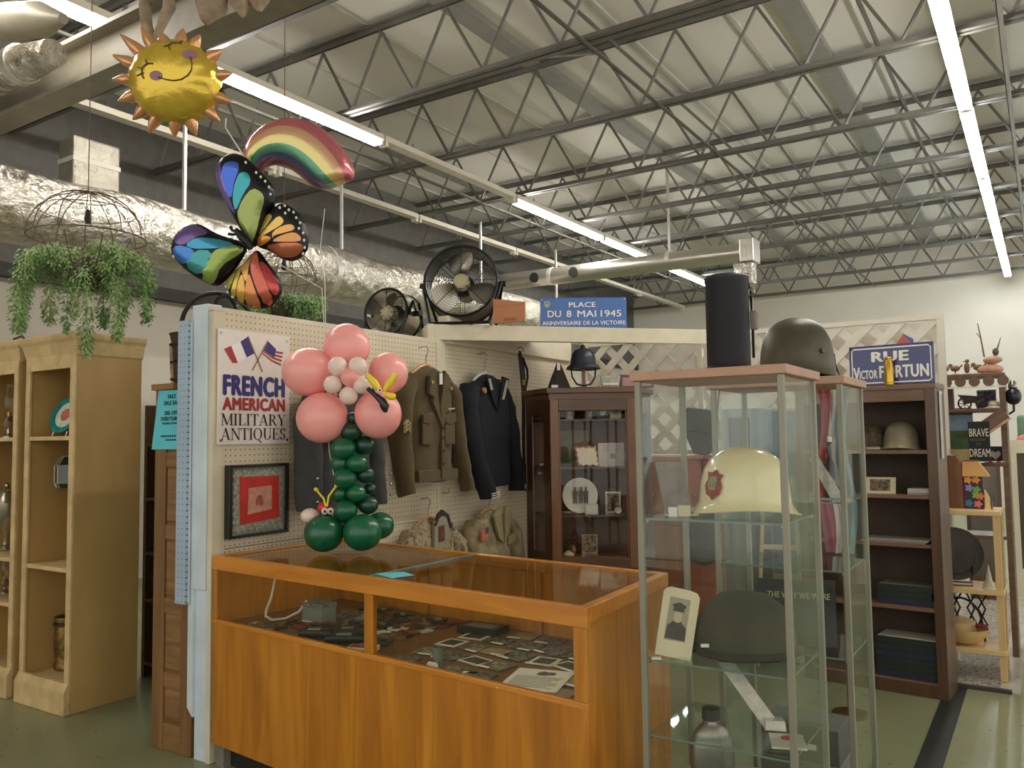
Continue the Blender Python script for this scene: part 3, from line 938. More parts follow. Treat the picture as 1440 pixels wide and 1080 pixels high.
# French American military antiques sign
def serif_word(word, W, H):
    """roman capitals built stroke by stroke: thick stems, hairlines and bracketed serifs"""
    T, t_, S = .15, .055, .045
    def seg(x0, y0, x1, y1, w):
        dx, dy = x1 - x0, y1 - y0
        l_ = math.hypot(dx, dy)
        nx, ny = -dy / l_ * w / 2, dx / l_ * w / 2
        return [(x0 + nx, y0 + ny), (x1 + nx, y1 + ny), (x1 - nx, y1 - ny), (x0 - nx, y0 - ny)]
    def hseg(x0, y0, x1, y1, w):
        return [(x0 - w / 2, y0), (x0 + w / 2, y0), (x1 + w / 2, y1), (x1 - w / 2, y1)]
    def ser(x, y, w=.34):
        return [(x - w / 2, y), (x + w / 2, y), (x + w / 2, y + S), (x - w / 2, y + S)]
    def arc(cx, cy, rx, ry, a0, a1, thick, thin, n=12):
        out = []
        for i in range(n):
            q = []
            for a in (R(lerp(a0, a1, i / n)), R(lerp(a0, a1, (i + 1) / n))):
                w = thin + (thick - thin) * abs(math.cos(a))
                q.append(((cx + (rx) * math.cos(a), cy + (ry) * math.sin(a)), (cx + (rx - w) * math.cos(a), cy + (ry - thin) * math.sin(a))))
            out.append([q[0][0], q[1][0], q[1][1], q[0][1]])
        return out
    G = {
        'M': (1.05, [hseg(.12, 0, .16, 1, t_), hseg(.16, 1, .52, .05, T), hseg(.52, .05, .88, 1, t_), hseg(.9, 0, .88, 1, T), ser(.12, 0, .26), ser(.9, 0, .32), ser(.1, 1 - S, .24), ser(.93, 1 - S, .24)]),
        'I': (.4, [hseg(.2, 0, .2, 1, T), ser(.2, 0), ser(.2, 1 - S)]),
        'L': (.72, [hseg(.2, 0, .2, 1, T), ser(.2, 1 - S), [(.06, 0), (.66, 0), (.66, S), (.06, S)], [(.66, 0), (.69, .26), (.65, .26), (.58, S)]]),
        'T': (.78, [hseg(.39, 0, .39, 1, T), ser(.39, 0), [(.04, 1 - S), (.74, 1 - S), (.74, 1), (.04, 1)], [(.04, 1), (.02, .76), (.06, .76), (.13, 1)], [(.74, 1), (.76, .76), (.72, .76), (.65, 1)]]),
        'A': (.86, [hseg(.1, 0, .44, 1, t_), hseg(.72, 0, .42, 1, T), [(.2, .3), (.62, .3), (.62, .3 + S), (.2, .3 + S)], ser(.1, 0, .26), ser(.72, 0, .32)]),
        'R': (.86, [hseg(.2, 0, .2, 1, T), ser(.2, 0), ser(.16, 1 - S, .26), [(.2, 1 - S), (.42, 1 - S), (.42, 1), (.2, 1)], [(.2, .48), (.42, .48), (.42, .48 + S), (.2, .48 + S)], hseg(.74, 0, .4, .5, T), ser(.76, 0, .22)] + arc(.4, .74, .26, .26, -90, 90, T, t_)),
        'Y': (.84, [hseg(.42, 0, .42, .45, T), ser(.42, 0), hseg(.42, .42, .14, 1, T), hseg(.42, .42, .7, 1, t_), ser(.14, 1 - S, .3), ser(.72, 1 - S, .26)]),
        'N': (.92, [hseg(.16, 0, .16, 1, t_), hseg(.78, .0, .16, 1, T), hseg(.78, 0, .78, 1, t_), ser(.16, 0, .28), ser(.12, 1 - S, .24), ser(.78, 1 - S, .28)]),
        'Q': (.96, arc(.46, .5, .42, .52, 0, 360, T, t_, 24) + [hseg(.84, -.26, .46, .02, T)]),
        'U': (.88, [hseg(.18, .3, .18, 1, T), hseg(.72, .3, .72, 1, t_), ser(.18, 1 - S), ser(.72, 1 - S, .26)] + arc(.44, .32, .33, .34, 180, 360, T, t_)),
        'E': (.76, [hseg(.2, 0, .2, 1, T), [(.06, 1 - S), (.64, 1 - S), (.64, 1), (.06, 1)], [(.06, 0), (.66, 0), (.66, S), (.06, S)], [(.2, .48), (.5, .48), (.5, .48 + S), (.2, .48 + S)], hseg(.62, .78, .64, 1, S), hseg(.68, .24, .66, 0, S), hseg(.5, .38, .5, .64, S)]),
        'S': (.66, arc(.33, .74, .25, .27, 20, 270, T, t_) + arc(.33, .26, .27, .27, -160, 90, T, t_) + [hseg(.57, .72, .58, 1, S), hseg(.07, 0, .08, .28, S)]),
    }
    out, x = [], 0
    for ch in word:
        w, ps = G[ch]
        out += [[(p[0] + x, p[1]) for p in q] for q in ps]
        x += w
    sx = W / x
    return [[(p[0] * sx, p[1] * H) for p in q] for q in out]
t = thing('booth_sign', 'white sign reading french american military antiques on the pegboard', 'sign', (XW + .012, 2.565, 1.49), 90)
SW, SH = .452, .565
MB().box(0, SW, 0, .005, 0, SH).build('sign_panel', M('white_sign_panel', (232, 222, 210), .4, var=.03), t, smooth=False)
m_navy = M('sign_navy', (46, 40, 110), .5, var=.06)
m_red = M('sign_red', (168, 46, 44), .5, var=.06)
m_blk = M('sign_black', (40, 34, 32), .5, var=.06)
m_pole = M('sign_pole_brown', (150, 112, 72), .5)
text('FRENCH', .375, .094, m_navy, t, (.036, -.0004, .244), bold=.075)
text('AMERICAN', .382, .060, m_red, t, (.032, -.0004, .169), bold=.065)
strokes(serif_word('MILITARY', .405, .058), m_blk, t, (.02, -.0004, .093))
strokes(serif_word('ANTIQUES', .405, .058), m_blk, t, (.02, -.0004, .022))
# crossed flags printed on the sign
def q(*p):
    return [(a / 739 * SW * 1.26 - .062, (990 - b_) / 905 * SH) for a, b_ in p]
strokes([q((125, 245), (178, 215), (232, 345), (190, 350))], m_red, t, (0, -.0004, 0), name='flag_red')
strokes([q((178, 215), (250, 175), (302, 300), (232, 345))], M('flag_white', (240, 236, 230), .5, var=0), t, (0, -.0003, 0), name='flag_white')
strokes([q((250, 175), (312, 125), (365, 255), (302, 295))], m_navy, t, (0, -.0004, 0), name='flag_blue')
strokes([q((308, 125), (316, 122), (434, 400), (424, 404))], m_pole, t, (0, -.0006, 0), name='flag_pole')
strokes([q((470, 140), (478, 145), (352, 400), (343, 394))], m_pole, t, (0, -.0006, 0), name='flag_pole')
strokes([q((476, 145), (545, 205), (530, 275), (440, 225))], m_navy, t, (0, -.0005, 0), name='flag_canton')
fl = []
for i in range(4):
    a = i / 4.0
    b_ = a + .125
    def pt(u_, v_):
        x = lerp(lerp(440, 425, v_), lerp(605, 585, v_), u_)
        y = lerp(lerp(190, 262, v_), lerp(235, 368, v_), u_) + 12 * math.sin(u_ * 5)
        return (x, y)
    fl.append(q(pt(0, a), pt(.5, a), pt(.5, b_), pt(0, b_)))
    fl.append(q(pt(.5, a), pt(1, a), pt(1, b_), pt(.5, b_)))
strokes(fl, m_red, t, (0, -.0004, 0), name='flag_stripes')
for x, z in ((.02, SH - .02), (SW - .02, SH - .025), (.02, .02), (SW - .02, .02)):
    MB().cyl((x, -.004, z), (x, .001, z), .007).build('grommet', m_silver, t)

# framed lace quilt square
t = thing('framed_textile', 'red and grey lace handkerchief in a thin black frame', 'frame', (XW + .03, 2.615, 1.035), 90)
W_, H_ = .375, .355
fb = M('black_frame_wood', (32, 30, 26), .4)
MB().box(0, .022, -.01, .025, 0, H_).build('frame_side', fb, t, smooth=False, bevel=.002)
MB().box(W_ - .016, W_, -.01, .025, 0, H_).build('frame_side', fb, t, smooth=False, bevel=.002)
MB().box(.022, W_ - .016, -.01, .025, 0, .014).build('frame_rail', fb, t, smooth=False, bevel=.002)
MB().box(.022, W_ - .016, -.01, .025, H_ - .014, H_).build('frame_rail', fb, t, smooth=False, bevel=.002)
MB().box(.015, W_ - .01, .006, .02, .01, H_ - .01).build('backing', M('grey_backing', (128, 128, 112), .8, var=.15, scale=60), t, smooth=False)
mb = MB()
ring_ = []
for i in range(96):
    u_ = i / 96 * 4
    s_ = int(u_)
    v_ = u_ - s_
    x, z = [(v_, 0), (1, v_), (1 - v_, 1), (0, 1 - v_)][s_]
    k_ = .008 * math.sin(i * math.pi / 1.5)
    ring_.append((.036 + (W_ - .07) * x + k_ * (1 if s_ % 2 else 0), .03 + (H_ - .06) * z + k_ * (0 if s_ % 2 else 1)))
mb.prism(ring_, .003, .006, 'xz').build('lace_border', M('grey_lace', (150, 150, 130), .9, var=.3, scale=70), t, smooth=False)
MB().prism([(.075, .062), (.318, .078), (.316, .292), (.072, .296)], 0.0, .0028, 'xz').build('red_square', M('red_satin', (196, 48, 34), .5, var=.1, scale=12), t, smooth=False)
MB().prism([(.118, .108), (.268, .125), (.268, .245), (.122, .238)], -.003, -.0004, 'xz').build('pale_square', M('pale_pink_silk', (200, 142, 116), .6, var=.12, scale=30), t, smooth=False)
MB().prism([(.168, .15), (.21, .15), (.215, .172), (.2, .2), (.18, .2), (.165, .175)], -.0045, -.0031, 'xz').build('embroidered_figure', blotch('embroidery', [(90, 80, 60), (170, 70, 56), (140, 130, 100)], 80), t, smooth=False)

# ================================================================== GLASS TOPPED SHOP COUNTER
FL, FR, BR, BL = Vector((-3.335, 2.54, 0)), Vector((-1.235, 2.318, 0)), Vector((-1.27, 3.06, 0)), Vector((-3.255, 3.30, 0))
def cq(u, v, z):
    """point in the counter: u along the front from the left end, v back from the front, both 0..1"""
    p = FL * (1 - u) * (1 - v) + FR * u * (1 - v) + BR * u * v + BL * (1 - u) * v
    return (p.x, p.y, z)
def cbox(u0, u1, v0, v1, z0, z1):
    return MB().hexa([cq(u0, v0, z0), cq(u1, v0, z0), cq(u1, v1, z0), cq(u0, v1, z0)], [cq(u0, v0, z1), cq(u1, v0, z1), cq(u1, v1, z1), cq(u0, v1, z1)])
ZC = .97
m_oak = wood('honey_oak_veneer', (158, 94, 16), (214, 146, 44), 2, 7, .32, .35, 10, mid=(190, 120, 28))
m_oakx = wood('honey_oak_rail', (186, 112, 28), (222, 148, 52), 0, 7, .32, .35, 10)
m_pane = glass('counter_glass', (.94, .95, .92), .02, 1.4)
ctr = thing('shop_counter', 'honey coloured wooden display counter with glass top and front', 'counter', (0, 0, 0))
cbox(.0, 1.0, .0, .03, .105, .655).build('front_panel', m_oak, ctr, smooth=False, bevel=.002)
cbox(.0, .012, .03, 1, .105, ZC - .03).build('end_panel', m_oak, ctr, smooth=False)
cbox(.988, 1.0, .03, 1, .105, ZC - .005).build('end_panel', m_oak, ctr, smooth=False, bevel=.002)
cbox(.012, .988, .975, .995, .105, ZC - .03).build('back_panel', m_oak, ctr, smooth=False)
cbox(.012, .988, .03, .975, .64, .655).build('display_deck', wood('deck_brown', (92, 58, 30), (120, 80, 44), 0), ctr, smooth=False)
cbox(-.001, 1.001, -.004, .028, .655, .676).build('sill_rail', m_oakx, ctr, smooth=False, bevel=.003)
cbox(-.002, 1.002, -.006, .035, .905, ZC).build('top_rail_front', m_oakx, ctr, smooth=False, bevel=.003)
cbox(-.002, 1.002, .965, 1.003, .92, ZC).build('top_rail_back', m_oakx, ctr, smooth=False, bevel=.003)
cbox(-.002, .012, .035, .965, .92, ZC).build('top_rail_end', m_oakx, ctr, smooth=False, bevel=.003)
cbox(.985, 1.003, .035, .965, .92, ZC).build('top_rail_end', m_oakx, ctr, smooth=False, bevel=.003)
for u in (.0, .507, .976):
    cbox(u, u + (.024 if u else .014), -.002, .03, .676, .905).build('post', m_oak, ctr, smooth=False, bevel=.002)
for u in (.33, .68):
    cbox(u, u + .018, .955, .975, .655, .92).build('back_post', m_oak, ctr, smooth=False)
cbox(.014, .507, .008, .016, .676, .905).build('front_glass', m_pane, ctr, smooth=False)
cbox(.531, .976, .008, .016, .676, .905).build('front_glass', m_pane, ctr, smooth=False)
cbox(.012, .50, .037, .963, ZC - .012, ZC - .004).build('top_glass', m_pane, ctr, smooth=False)
cbox(.503, .985, .037, .963, ZC - .012, ZC - .004).build('top_glass', m_pane, ctr, smooth=False)
cbox(.5, .503, .037, .963, ZC - .012, ZC - .003).build('glass_joint', M('glass_edge_green', (150, 172, 160), .2), ctr, smooth=False)
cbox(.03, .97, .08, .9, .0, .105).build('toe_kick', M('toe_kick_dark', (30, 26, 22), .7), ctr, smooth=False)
cbox(.0, .03, .03, .12, .0, .105).build('foot_block', M('concrete_block', (128, 122, 108), .9, var=.15), ctr, smooth=False)

# cyan slip lying on the glass
o = MB().add([cq(.50, .10, ZC), cq(.565, .05, ZC), cq(.585, .16, ZC + .004), cq(.54, .21, ZC + .002), cq(.50, .10, ZC - .002), cq(.565, .05, ZC - .002), cq(.585, .16, ZC + .002), cq(.54, .21, ZC)],
             [(0, 1, 2, 3), (7, 6, 5, 4), (0, 4, 5, 1), (1, 5, 6, 2), (2, 6, 7, 3), (3, 7, 4, 0)]).build('paper_slip', m_cyan, smooth=False)
tag(o, 'small cyan paper slip lying on the counter glass', 'paper')

# ------------------------------------------------------------------ what lies inside the counter
ZD = .656
m_photo = [blotch('sepia_print_a', [(60, 50, 38), (120, 104, 80), (168, 150, 118)], 40), blotch('sepia_print_b', [(44, 40, 34), (84, 76, 62), (140, 128, 104)], 55),
           blotch('dark_album_page', [(40, 36, 30), (58, 52, 42), (80, 72, 58)], 25)]
m_card = M('cream_card', (206, 196, 164), .7, var=.06)
m_tagw = M('white_price_tag', (226, 222, 208), .7, var=.03)
m_brownp = M('brown_paper', (146, 124, 84), .8, var=.12, scale=15)
def flat(name, lab, cat, u, v, w, d, rz, mat, border=None, thick=.003, group='papers in the counter', lift=0.0, inner='print', tagx=None):
    x, y, _ = cq(u, v, 0)
    t = thing(name, lab, cat, (x, y, ZD + lift), rz - 6, group)
    MB().box(-w / 2, w / 2, -d / 2, d / 2, 0, thick).build('card', border or mat, t, smooth=False)
    if border:
        k_ = .16 * min(w, d)
        MB().box(-w / 2 + k_, w / 2 - k_, -d / 2 + k_, d / 2 - k_, thick, thick + .0012).build(inner, mat, t, smooth=False)
    if tagx is not None:
        MB().box(tagx * w / 2 - .03, tagx * w / 2 + .03, -d / 2 - .006, -d / 2 + .008, thick, thick + .002).build('price_tag', m_tagw, t, smooth=False)
    return t
# right half: album pages and photographs in rows from the front glass to the back
rows_ = [(.10, 7), (.30, 7), (.50, 7), (.69, 6), (.86, 5)]
kinds = [('photograph', 'sepia photograph', 'photograph'), ('album_page', 'dark album page', 'page'), ('postcard', 'pale bordered postcard', 'postcard'), ('document', 'faded brown document', 'document')]
row_names = ['front row', 'second row back', 'middle row', 'fourth row back', 'rear row']
random.seed(21)
for r_i, (v, n) in enumerate(rows_):
    for i in range(n):
        u = .553 + .40 * (i + .5) / n
        k_ = random.choice([0, 1, 1, 2, 3, 1]) if not (r_i in (0, 1) and i in (4, 5)) else None
        if k_ is None:
            continue
        nm, lb, ct = kinds[k_]
        w, d = (.095 + random.random() * .03, .085 + random.random() * .03)
        if r_i == 0 and i in (1,):
            continue
        lab = '%s in the %s of the counter, %s from its middle post' % (lb, row_names[r_i], ORD[i])
        mt = m_photo[k_ % 3] if k_ < 3 else m_brownp
        flat(nm, lab, ct, u + random.uniform(-.006, .006), v, w, d, random.uniform(-14, 14), mt, m_card if k_ == 2 else (M('grey_card', (112, 104, 86), .7) if k_ == 0 else None), tagx=random.choice([None, -.5, .5, 0.3]))
# the printed sheet near the right end
x, y, _ = cq(.862, .20, 0)
t = thing('printed_sheet', 'white typed sheet with a small dark picture near the right end of the counter', 'paper', (x, y, ZD + .006), 14)
MB().box(-.105, .105, -.125, .125, 0, .002).build('sheet', M('white_paper', (226, 218, 198), .8, var=.03), t, smooth=False)
MB().prism([(-.02, .055), (.0, .05), (.035, .055), (.05, .075), (.04, .095), (.015, .09), (.0, .1), (-.015, .085)], .002, .003, 'xy').build('picture', m_photo[1], t, smooth=False)
m_grey = M('typed_grey', (150, 144, 132), .8)
for i in range(9):
    MB().box(-.085, .085 - (.03 if i % 4 == 3 else .004 * (i % 3)), .03 - i * .015, .035 - i * .015, .002, .0026).build('typed_line', m_grey, t, smooth=False)
# a flat box of pins on the left of the right half
t = flat('black_box', 'flat black presentation box at the rear near the middle post', 'box', .575, .80, .2, .11, 8, M('black_card', (30, 28, 25), .5), thick=.03)
MB().box(-.07, .07, -.04, .03, .03, .031).build('grey_label', M('grey_label', (120, 116, 102), .6), t, smooth=False)
# small shot glass with a tag
x, y, _ = cq(.665, .10, 0)
t = thing('shot_glass', 'grey glass tumbler with a white tag by the front glass', 'glass', (x, y, ZD))
MB().lathe([(.016, 0), (.018, .002), (.022, .075), (.019, .075), (.015, .01), (0, .008)], 20).build('tumbler', M('smoky_tumbler', (120, 124, 112), .08, var=.05, coat=.6), t)
MB().prism([(-.026, -.004), (.02, -.004), (.026, .006), (.026, .02), (.018, .028), (-.018, .028), (-.026, .02)], -.034, -.032, 'xz').build('price_tag', m_tagw, t, smooth=False)
for i, (u, v, rz) in enumerate([(.60, .04, 0), (.715, .05, 30), (.735, .12, 12), (.62, .24, -4), (.93, .05, 35), (.965, .09, 40)]):
    x, y, _ = cq(u, v, 0)
    tag(MB().box(-.028, .028, -.012, .012, 0, .003).build('price_card', m_tagw, loc=(x, y, ZD), rot=(0, 0, R(rz))), 'little blank white price card by the front glass, %s right of the middle post' % ORD[i], 'card', 'price cards')

# left half: medals, badges and patches
m_metal = [M('dull_brass', (150, 120, 60), .35, .7), M('old_silver', (150, 146, 134), .35, .7), M('dark_bronze', (74, 60, 40), .4, .6), M('badge_black', (30, 28, 26), .4), M('badge_red', (132, 34, 34), .5), M('badge_cream', (196, 186, 160), .6)]
random.seed(5)
rown = ['front', 'second', 'third', 'fourth', 'fifth', 'rear']
tray_cols = [M('dark_tray_felt', (38, 34, 28), .9, var=.15), M('brown_leather', (66, 46, 30), .5, var=.15), M('grey_box_lid', (104, 100, 90), .6)]
for r_i in range(6):
    v = .12 + r_i * .14
    for i in range(11):
        u = .10 + i * .0365
        if r_i >= 2 and i < 2:
            continue
        if r_i == 0 and i in (3, 4, 5, 6, 7, 8, 9, 10):
            continue
        x, y, _ = cq(u + random.uniform(-.008, .008), v + random.uniform(-.02, .02), 0)
        k_ = random.randrange(4)
        rz = random.uniform(-30, 30)
        where = 'in the counter left half, %s row, %s across' % (rown[r_i], ORD[i])
        ma, mb_ = random.choice(m_metal), random.choice(m_metal)
        if k_ == 0:
            t = thing('round_badge', 'round cloth badge ' + where, 'badge', (x, y, ZD), rz, 'badges in the counter')
            t.scale = (1.3, 1.3, 1.6)
            MB().lathe([(.026, 0), (.028, .002), (.027, .005), (0, .006)], 18, sx=1.2).build('disc', ma, t)
            MB().lathe([(.016, .005), (.016, .007), (0, .008)], 14).build('emblem', mb_, t)
        elif k_ == 1:
            t = thing('medal', 'ribboned medal ' + where, 'medal', (x, y, ZD), rz, 'medals in the counter')
            t.scale = (1.3, 1.3, 1.8)
            MB().box(-.014, .014, 0, .05, 0, .004).build('ribbon', random.choice(m_metal[3:]), t, smooth=False)
            MB().lathe([(.02, 0), (.02, .005), (0, .006)], 12, c=(0, -.018, 0)).build('medallion', random.choice(m_metal[:3]), t)
        elif k_ == 2:
            t = thing('pin_card', 'pinned insignia card ' + where, 'insignia', (x, y, ZD), rz, 'insignia in the counter')
            t.scale = (1.25, 1.25, 2.2)
            MB().box(-.035, .035, -.02, .02, 0, .006).build('card', random.choice(tray_cols), t, smooth=False)
            MB().prism([(-.02, -.004), (0, -.012), (.02, -.004), (.012, .008), (0, .004), (-.012, .008)], .006, .01, 'xy').build('insignia', random.choice(m_metal[:3]), t, smooth=False)
        else:
            t = thing('cloth_patch', 'embroidered patch ' + where, 'patch', (x, y, ZD), rz, 'patches in the counter')
            t.scale = (1.3, 1.3, 1.6)
            MB().prism([(-.028, -.02), (.028, -.02), (.03, .012), (0, .03), (-.03, .012)], 0, .005, 'xy').build('patch', ma, t, smooth=False)
            MB().prism([(-.014, -.008), (.014, -.008), (0, .016)], .005, .0075, 'xy').build('stitching', mb_, t, smooth=False)
# belts and binocular cases along the front
for i, (u, v, w, lab) in enumerate([(.31, .12, .15, 'rolled dark belt nearest the end of the counter'), (.395, .14, .17, 'long dark knife sheath on the counter deck'), (.36, .25, .14, 'coiled brown strap behind the knife sheath')]):
    x, y, _ = cq(u, v, 0)
    t = thing('leather_case', lab, 'leather case', (x, y, ZD), 22 + 10 * i, 'leather goods in the counter')
    MB().tube([(-w / 2, 0, .02), (-w / 4, .01, .022), (w / 4, .005, .022), (w / 2, 0, .018)], [.016, .022, .022, .012], 10).build('case_body', M('black_leather', (34, 30, 26), .4, var=.2), t)
    MB().box(-w / 5, w / 6, -.012, .014, .038, .043).build('metal_trim', m_metal[1], t, smooth=False)
x, y, _ = cq(.465, .10, 0)
t = thing('medal_box', 'open white medal box with red lining beside the middle post', 'box', (x, y, ZD), 24)
MB().box(-.06, .06, -.035, .035, 0, .018).build('tray', m_card, t, smooth=False, bevel=.002)
MB().box(-.05, .05, -.026, .026, .018, .021).build('lining', M('red_velvet', (138, 30, 28), .9), t, smooth=False)
MB().lathe([(.018, .02), (.018, .026), (0, .028)], 14).build('medal', m_metal[1], t)
x, y, _ = cq(.185, .42, 0)
t = thing('clear_case', 'clear glass box with a dark lid beside the white cable', 'box', (x, y, ZD), -4)
MB().box(-.07, .07, -.045, .045, 0, .07).build('glass_box', M('grey_clear_plastic', (136, 138, 128), .1, var=.1, coat=.5), t, smooth=False, bevel=.004)
MB().box(-.072, .072, -.047, .047, .07, .088).wobble(.002, 60).build('patterned_lid', blotch('speckled_lid', [(40, 36, 30), (150, 144, 130), (60, 54, 46)], 90), t, smooth=False)
p0, p1, p2, p3, p4 = cq(.10, .3, .92), cq(.085, .26, .76), cq(.095, .2, .685), cq(.13, .28, .672), cq(.16, .38, .75)
tag(MB().tube([p0, cq(.088, .28, .84), p1, cq(.088, .22, .71), p2, cq(.11, .22, .668), p3, cq(.15, .34, .70), p4], .006, 8).build('power_cable', M('white_cable', (214, 206, 180), .5)), 'white power cable looping inside the counter', 'cable')

# ================================================================== BALLOON FLOWER ON THE COUNTER
m_pink = M('pink_latex', (250, 168, 160), .32, var=.03, coat=.15)
m_bwhite = M('white_latex', (240, 214, 200), .32, var=.03, coat=.15)
m_green = M('green_latex', (10, 92, 56), .3, var=.06, coat=.2)
m_dgreen = M('dark_green_latex', (16, 62, 44), .3, var=.06, coat=.2)
m_yel = M('yellow_latex', (240, 214, 40), .3, var=.03, coat=.2)
m_bblk = M('black_latex', (24, 22, 22), .3, var=.05, coat=.2)
m_bred = M('red_latex', (206, 44, 30), .3, var=.03, coat=.2)
S_ = .0034
flw = thing('balloon_flower', 'big pink balloon flower with green balloon stem standing on the counter', 'balloon sculpture', (-2.86, 2.95, ZC - .003), 33)
def bp(px, py, dy=0.0):
    return ((px - 492) * S_, dy, (771 - py) * S_)
def balloon(name, px, py, r, dy, mat, el=(1, 1, 1), knot=None):
    c = bp(px, py, dy)
    mb = MB().ell(c, (r * S_ * el[0], r * S_ * el[1], r * S_ * el[2]), 24, 14)
    if knot:
        a = R(knot)
        k_ = Vector((math.cos(a), 0, math.sin(a))) * r * S_
        mb.cyl(Vector(c) + k_ * .96, Vector(c) + k_ * 1.1, .008, .014, 8)
    return mb.build(name, mat, flw)
for px, py, r, dy, el, kn in [(487, 477, 34, .05, (1, .95, 1), -80), (434, 514, 38, .02, (1.02, .95, .93), -10), (546, 516, 30, .08, (.98, .95, 1.02), 190), (456, 581, 37, -.02, (1.0, .95, .98), 60), (535, 577, 35, -.01, (.97, .95, 1), 120)]:
    balloon('petal', px, py, r, dy, m_pink, el, kn)
for px, py, r in [(483, 510, 14), (511, 510, 13.5), (476, 535, 13), (517, 536, 13), (498, 551, 13)]:
    balloon('white_balloon', px, py, r, -.1, m_bwhite)
balloon('centre_balloon', 501, 525, 14, -.105, m_pink)
for i, (px, py, r, dy) in enumerate([(500, 582, 9, -.02), (497, 601, 15, -.02), (487, 625, 17, -.04), (513, 621, 15, .02), (482, 646, 15, .0), (507, 646, 14, -.05), (490, 667, 16, -.05), (516, 663, 13, .0), (481, 689, 14, 0), (506, 688, 13, -.05),
                                     (520, 684, 9, .05), (491, 712, 16, -.05), (520, 706, 14, .0), (500, 612, 12, .05), (497, 655, 13, .06), (500, 700, 13, .06)]):
    balloon('stem_balloon', px, py, r, dy, m_dgreen if i in (0, 1, 3, 7, 10, 12, 13, 14) else m_green, (1.05, 1, .95))
for px, py, r, dy in [(461, 743, 27, -.06), (516, 742, 26.5, -.08), (534, 737, 20, .06), (480, 735, 20, .08), (440, 735, 11, .05)]:
    balloon('base_balloon', px, py, r, dy, m_green if px != 440 else m_dgreen, (1.03, 1, .96))
balloon('ladybird_wing', 437, 720, 12, .0, m_bwhite, (1.1, 1, .9))
lb = balloon('ladybird_body', 458, 708, 8, -.02, m_bred, (1.1, 1, 1))
for dx in (463, 471):
    balloon('ladybird_eye', dx, 712, 5, -.07, m_bwhite)
    balloon('ladybird_pupil', dx + 1, 712, 1.9, -.088, m_bblk)
balloon('ladybird_head', 461, 718, 9, -.03, m_bblk)
for pts, end in (([(463, 706), (460, 695), (449, 682)], (449, 682)), ([(465, 706), (467, 692), (478, 677)], (478, 677))):
    MB().tube([bp(a, b_, -.05) for a, b_ in pts], .005, 8).build('antenna', m_yel, flw)
    balloon('antenna_tip', end[0], end[1], 3, -.05, m_yel)
bee = MB().tube([bp(*p, -.17) for p in [(528, 543), (540, 553), (548, 560), (552, 568), (553, 576)]], [.008, .013, .018, .022, .008], 12).build('bee_body', m_bblk, flw)
for pts in ([(548, 548), (538, 535), (528, 525)], [(551, 546), (560, 534), (568, 523)], [(552, 551), (560, 554), (567, 555)]):
    MB().tube([bp(*p, -.175) for p in pts], [.01, .018, .014], 12).build('bee_wing', m_yel, bee)
for px, py in ((530, 544), (535, 546)):
    MB().ell(bp(px, py, -.172), .011, 10, 8).build('bee_bobble', m_bblk, bee)
MB().ell(bp(546, 547, -.195), .013, 12, 8).build('bee_eye', m_bwhite, bee)
MB().ell(bp(547, 546, -.207), .005, 8, 6).build('bee_pupil', m_bblk, bee)
MB().lathe([(.1, 0), (.1, .003), (.02, .006)], 24, c=(0, 0, 0)).build('foot_plate', m_pane, flw)

# ================================================================== UNIFORMS ON THE PEGBOARD
m_hangw = wood('hanger_wood', (170, 120, 70), (200, 150, 96), 0)
m_wire = M('hook_wire', (150, 146, 136), .3, .8)
def tors(rows, n=28):
    out = []
    for z, hw, df, db, cx in rows:
        ring_ = []
        for j in range(n):
            a = 2 * math.pi * j / n
            c, s = math.cos(a), math.sin(a)
            x = cx + hw * math.copysign(abs(c) ** .7, c)
            y = (df if s < 0 else db) * math.copysign(abs(s) ** .8, s)
            ring_.append((x, y, z))
        out.append(ring_)
    return out
def garment(name, label, cat, y, zt, rows, sleeves, mat, wob=.012, seed=1.0, xoff=.10, hook=None, hanger=None, sx_=.88):
    """a jacket hanging on the wall: local x along the wall, front is -y, z down from the collar"""
    t = thing(name, label, cat, (XW + xoff, y, zt), 90, 'uniforms on the pegboard')
    t.scale = (sx_, 1, 1)
    body = MB().grid(tors(rows), True)
    body.wobble(wob, 7, seed).wobble(wob * .5, 17, seed + 3)
    body.build('body', mat, t)
    for path, rad in sleeves:
        k = []
        for i in range(len(path) - 1):
            for s in range(4):
                k.append(tuple(lerp(path[i][j], path[i + 1][j], s / 4) for j in range(3)) + (lerp(rad[i], rad[i + 1], s / 4),))
        k.append(tuple(path[-1]) + (rad[-1],))
        mb = MB().tube([p[:3] for p in k], [p[3] for p in k], 14, flat=.8)
        mb.wobble(wob, 8, seed + 5).wobble(wob * .5, 20, seed + 8)
        mb.build('sleeve', mat, t)
    hz = hook if hook else .12
    MB().tube([(0, .06, hz), (0, .0, hz + .01), (.02, -.005, hz - .01), (.012, .0, hz - .045), (0, 0, hz - .06), (0, 0, -.02)], .0035, 6).build('hanger_hook', m_wire, t)
    MB().tube([(-.16, .0, -.075), (-.08, 0, -.03), (0, 0, -.01), (.08, 0, -.03), (.16, 0, -.075)], [.01, .013, .015, .013, .01], 8).build('hanger', hanger or m_hangw, t)
    return t
def panel(t, name, pts, y0, y1, mat, bevel=.002):
    return MB().prism(pts, y0, y1, 'xz').build(name, mat, t, smooth=False, bevel=bevel)

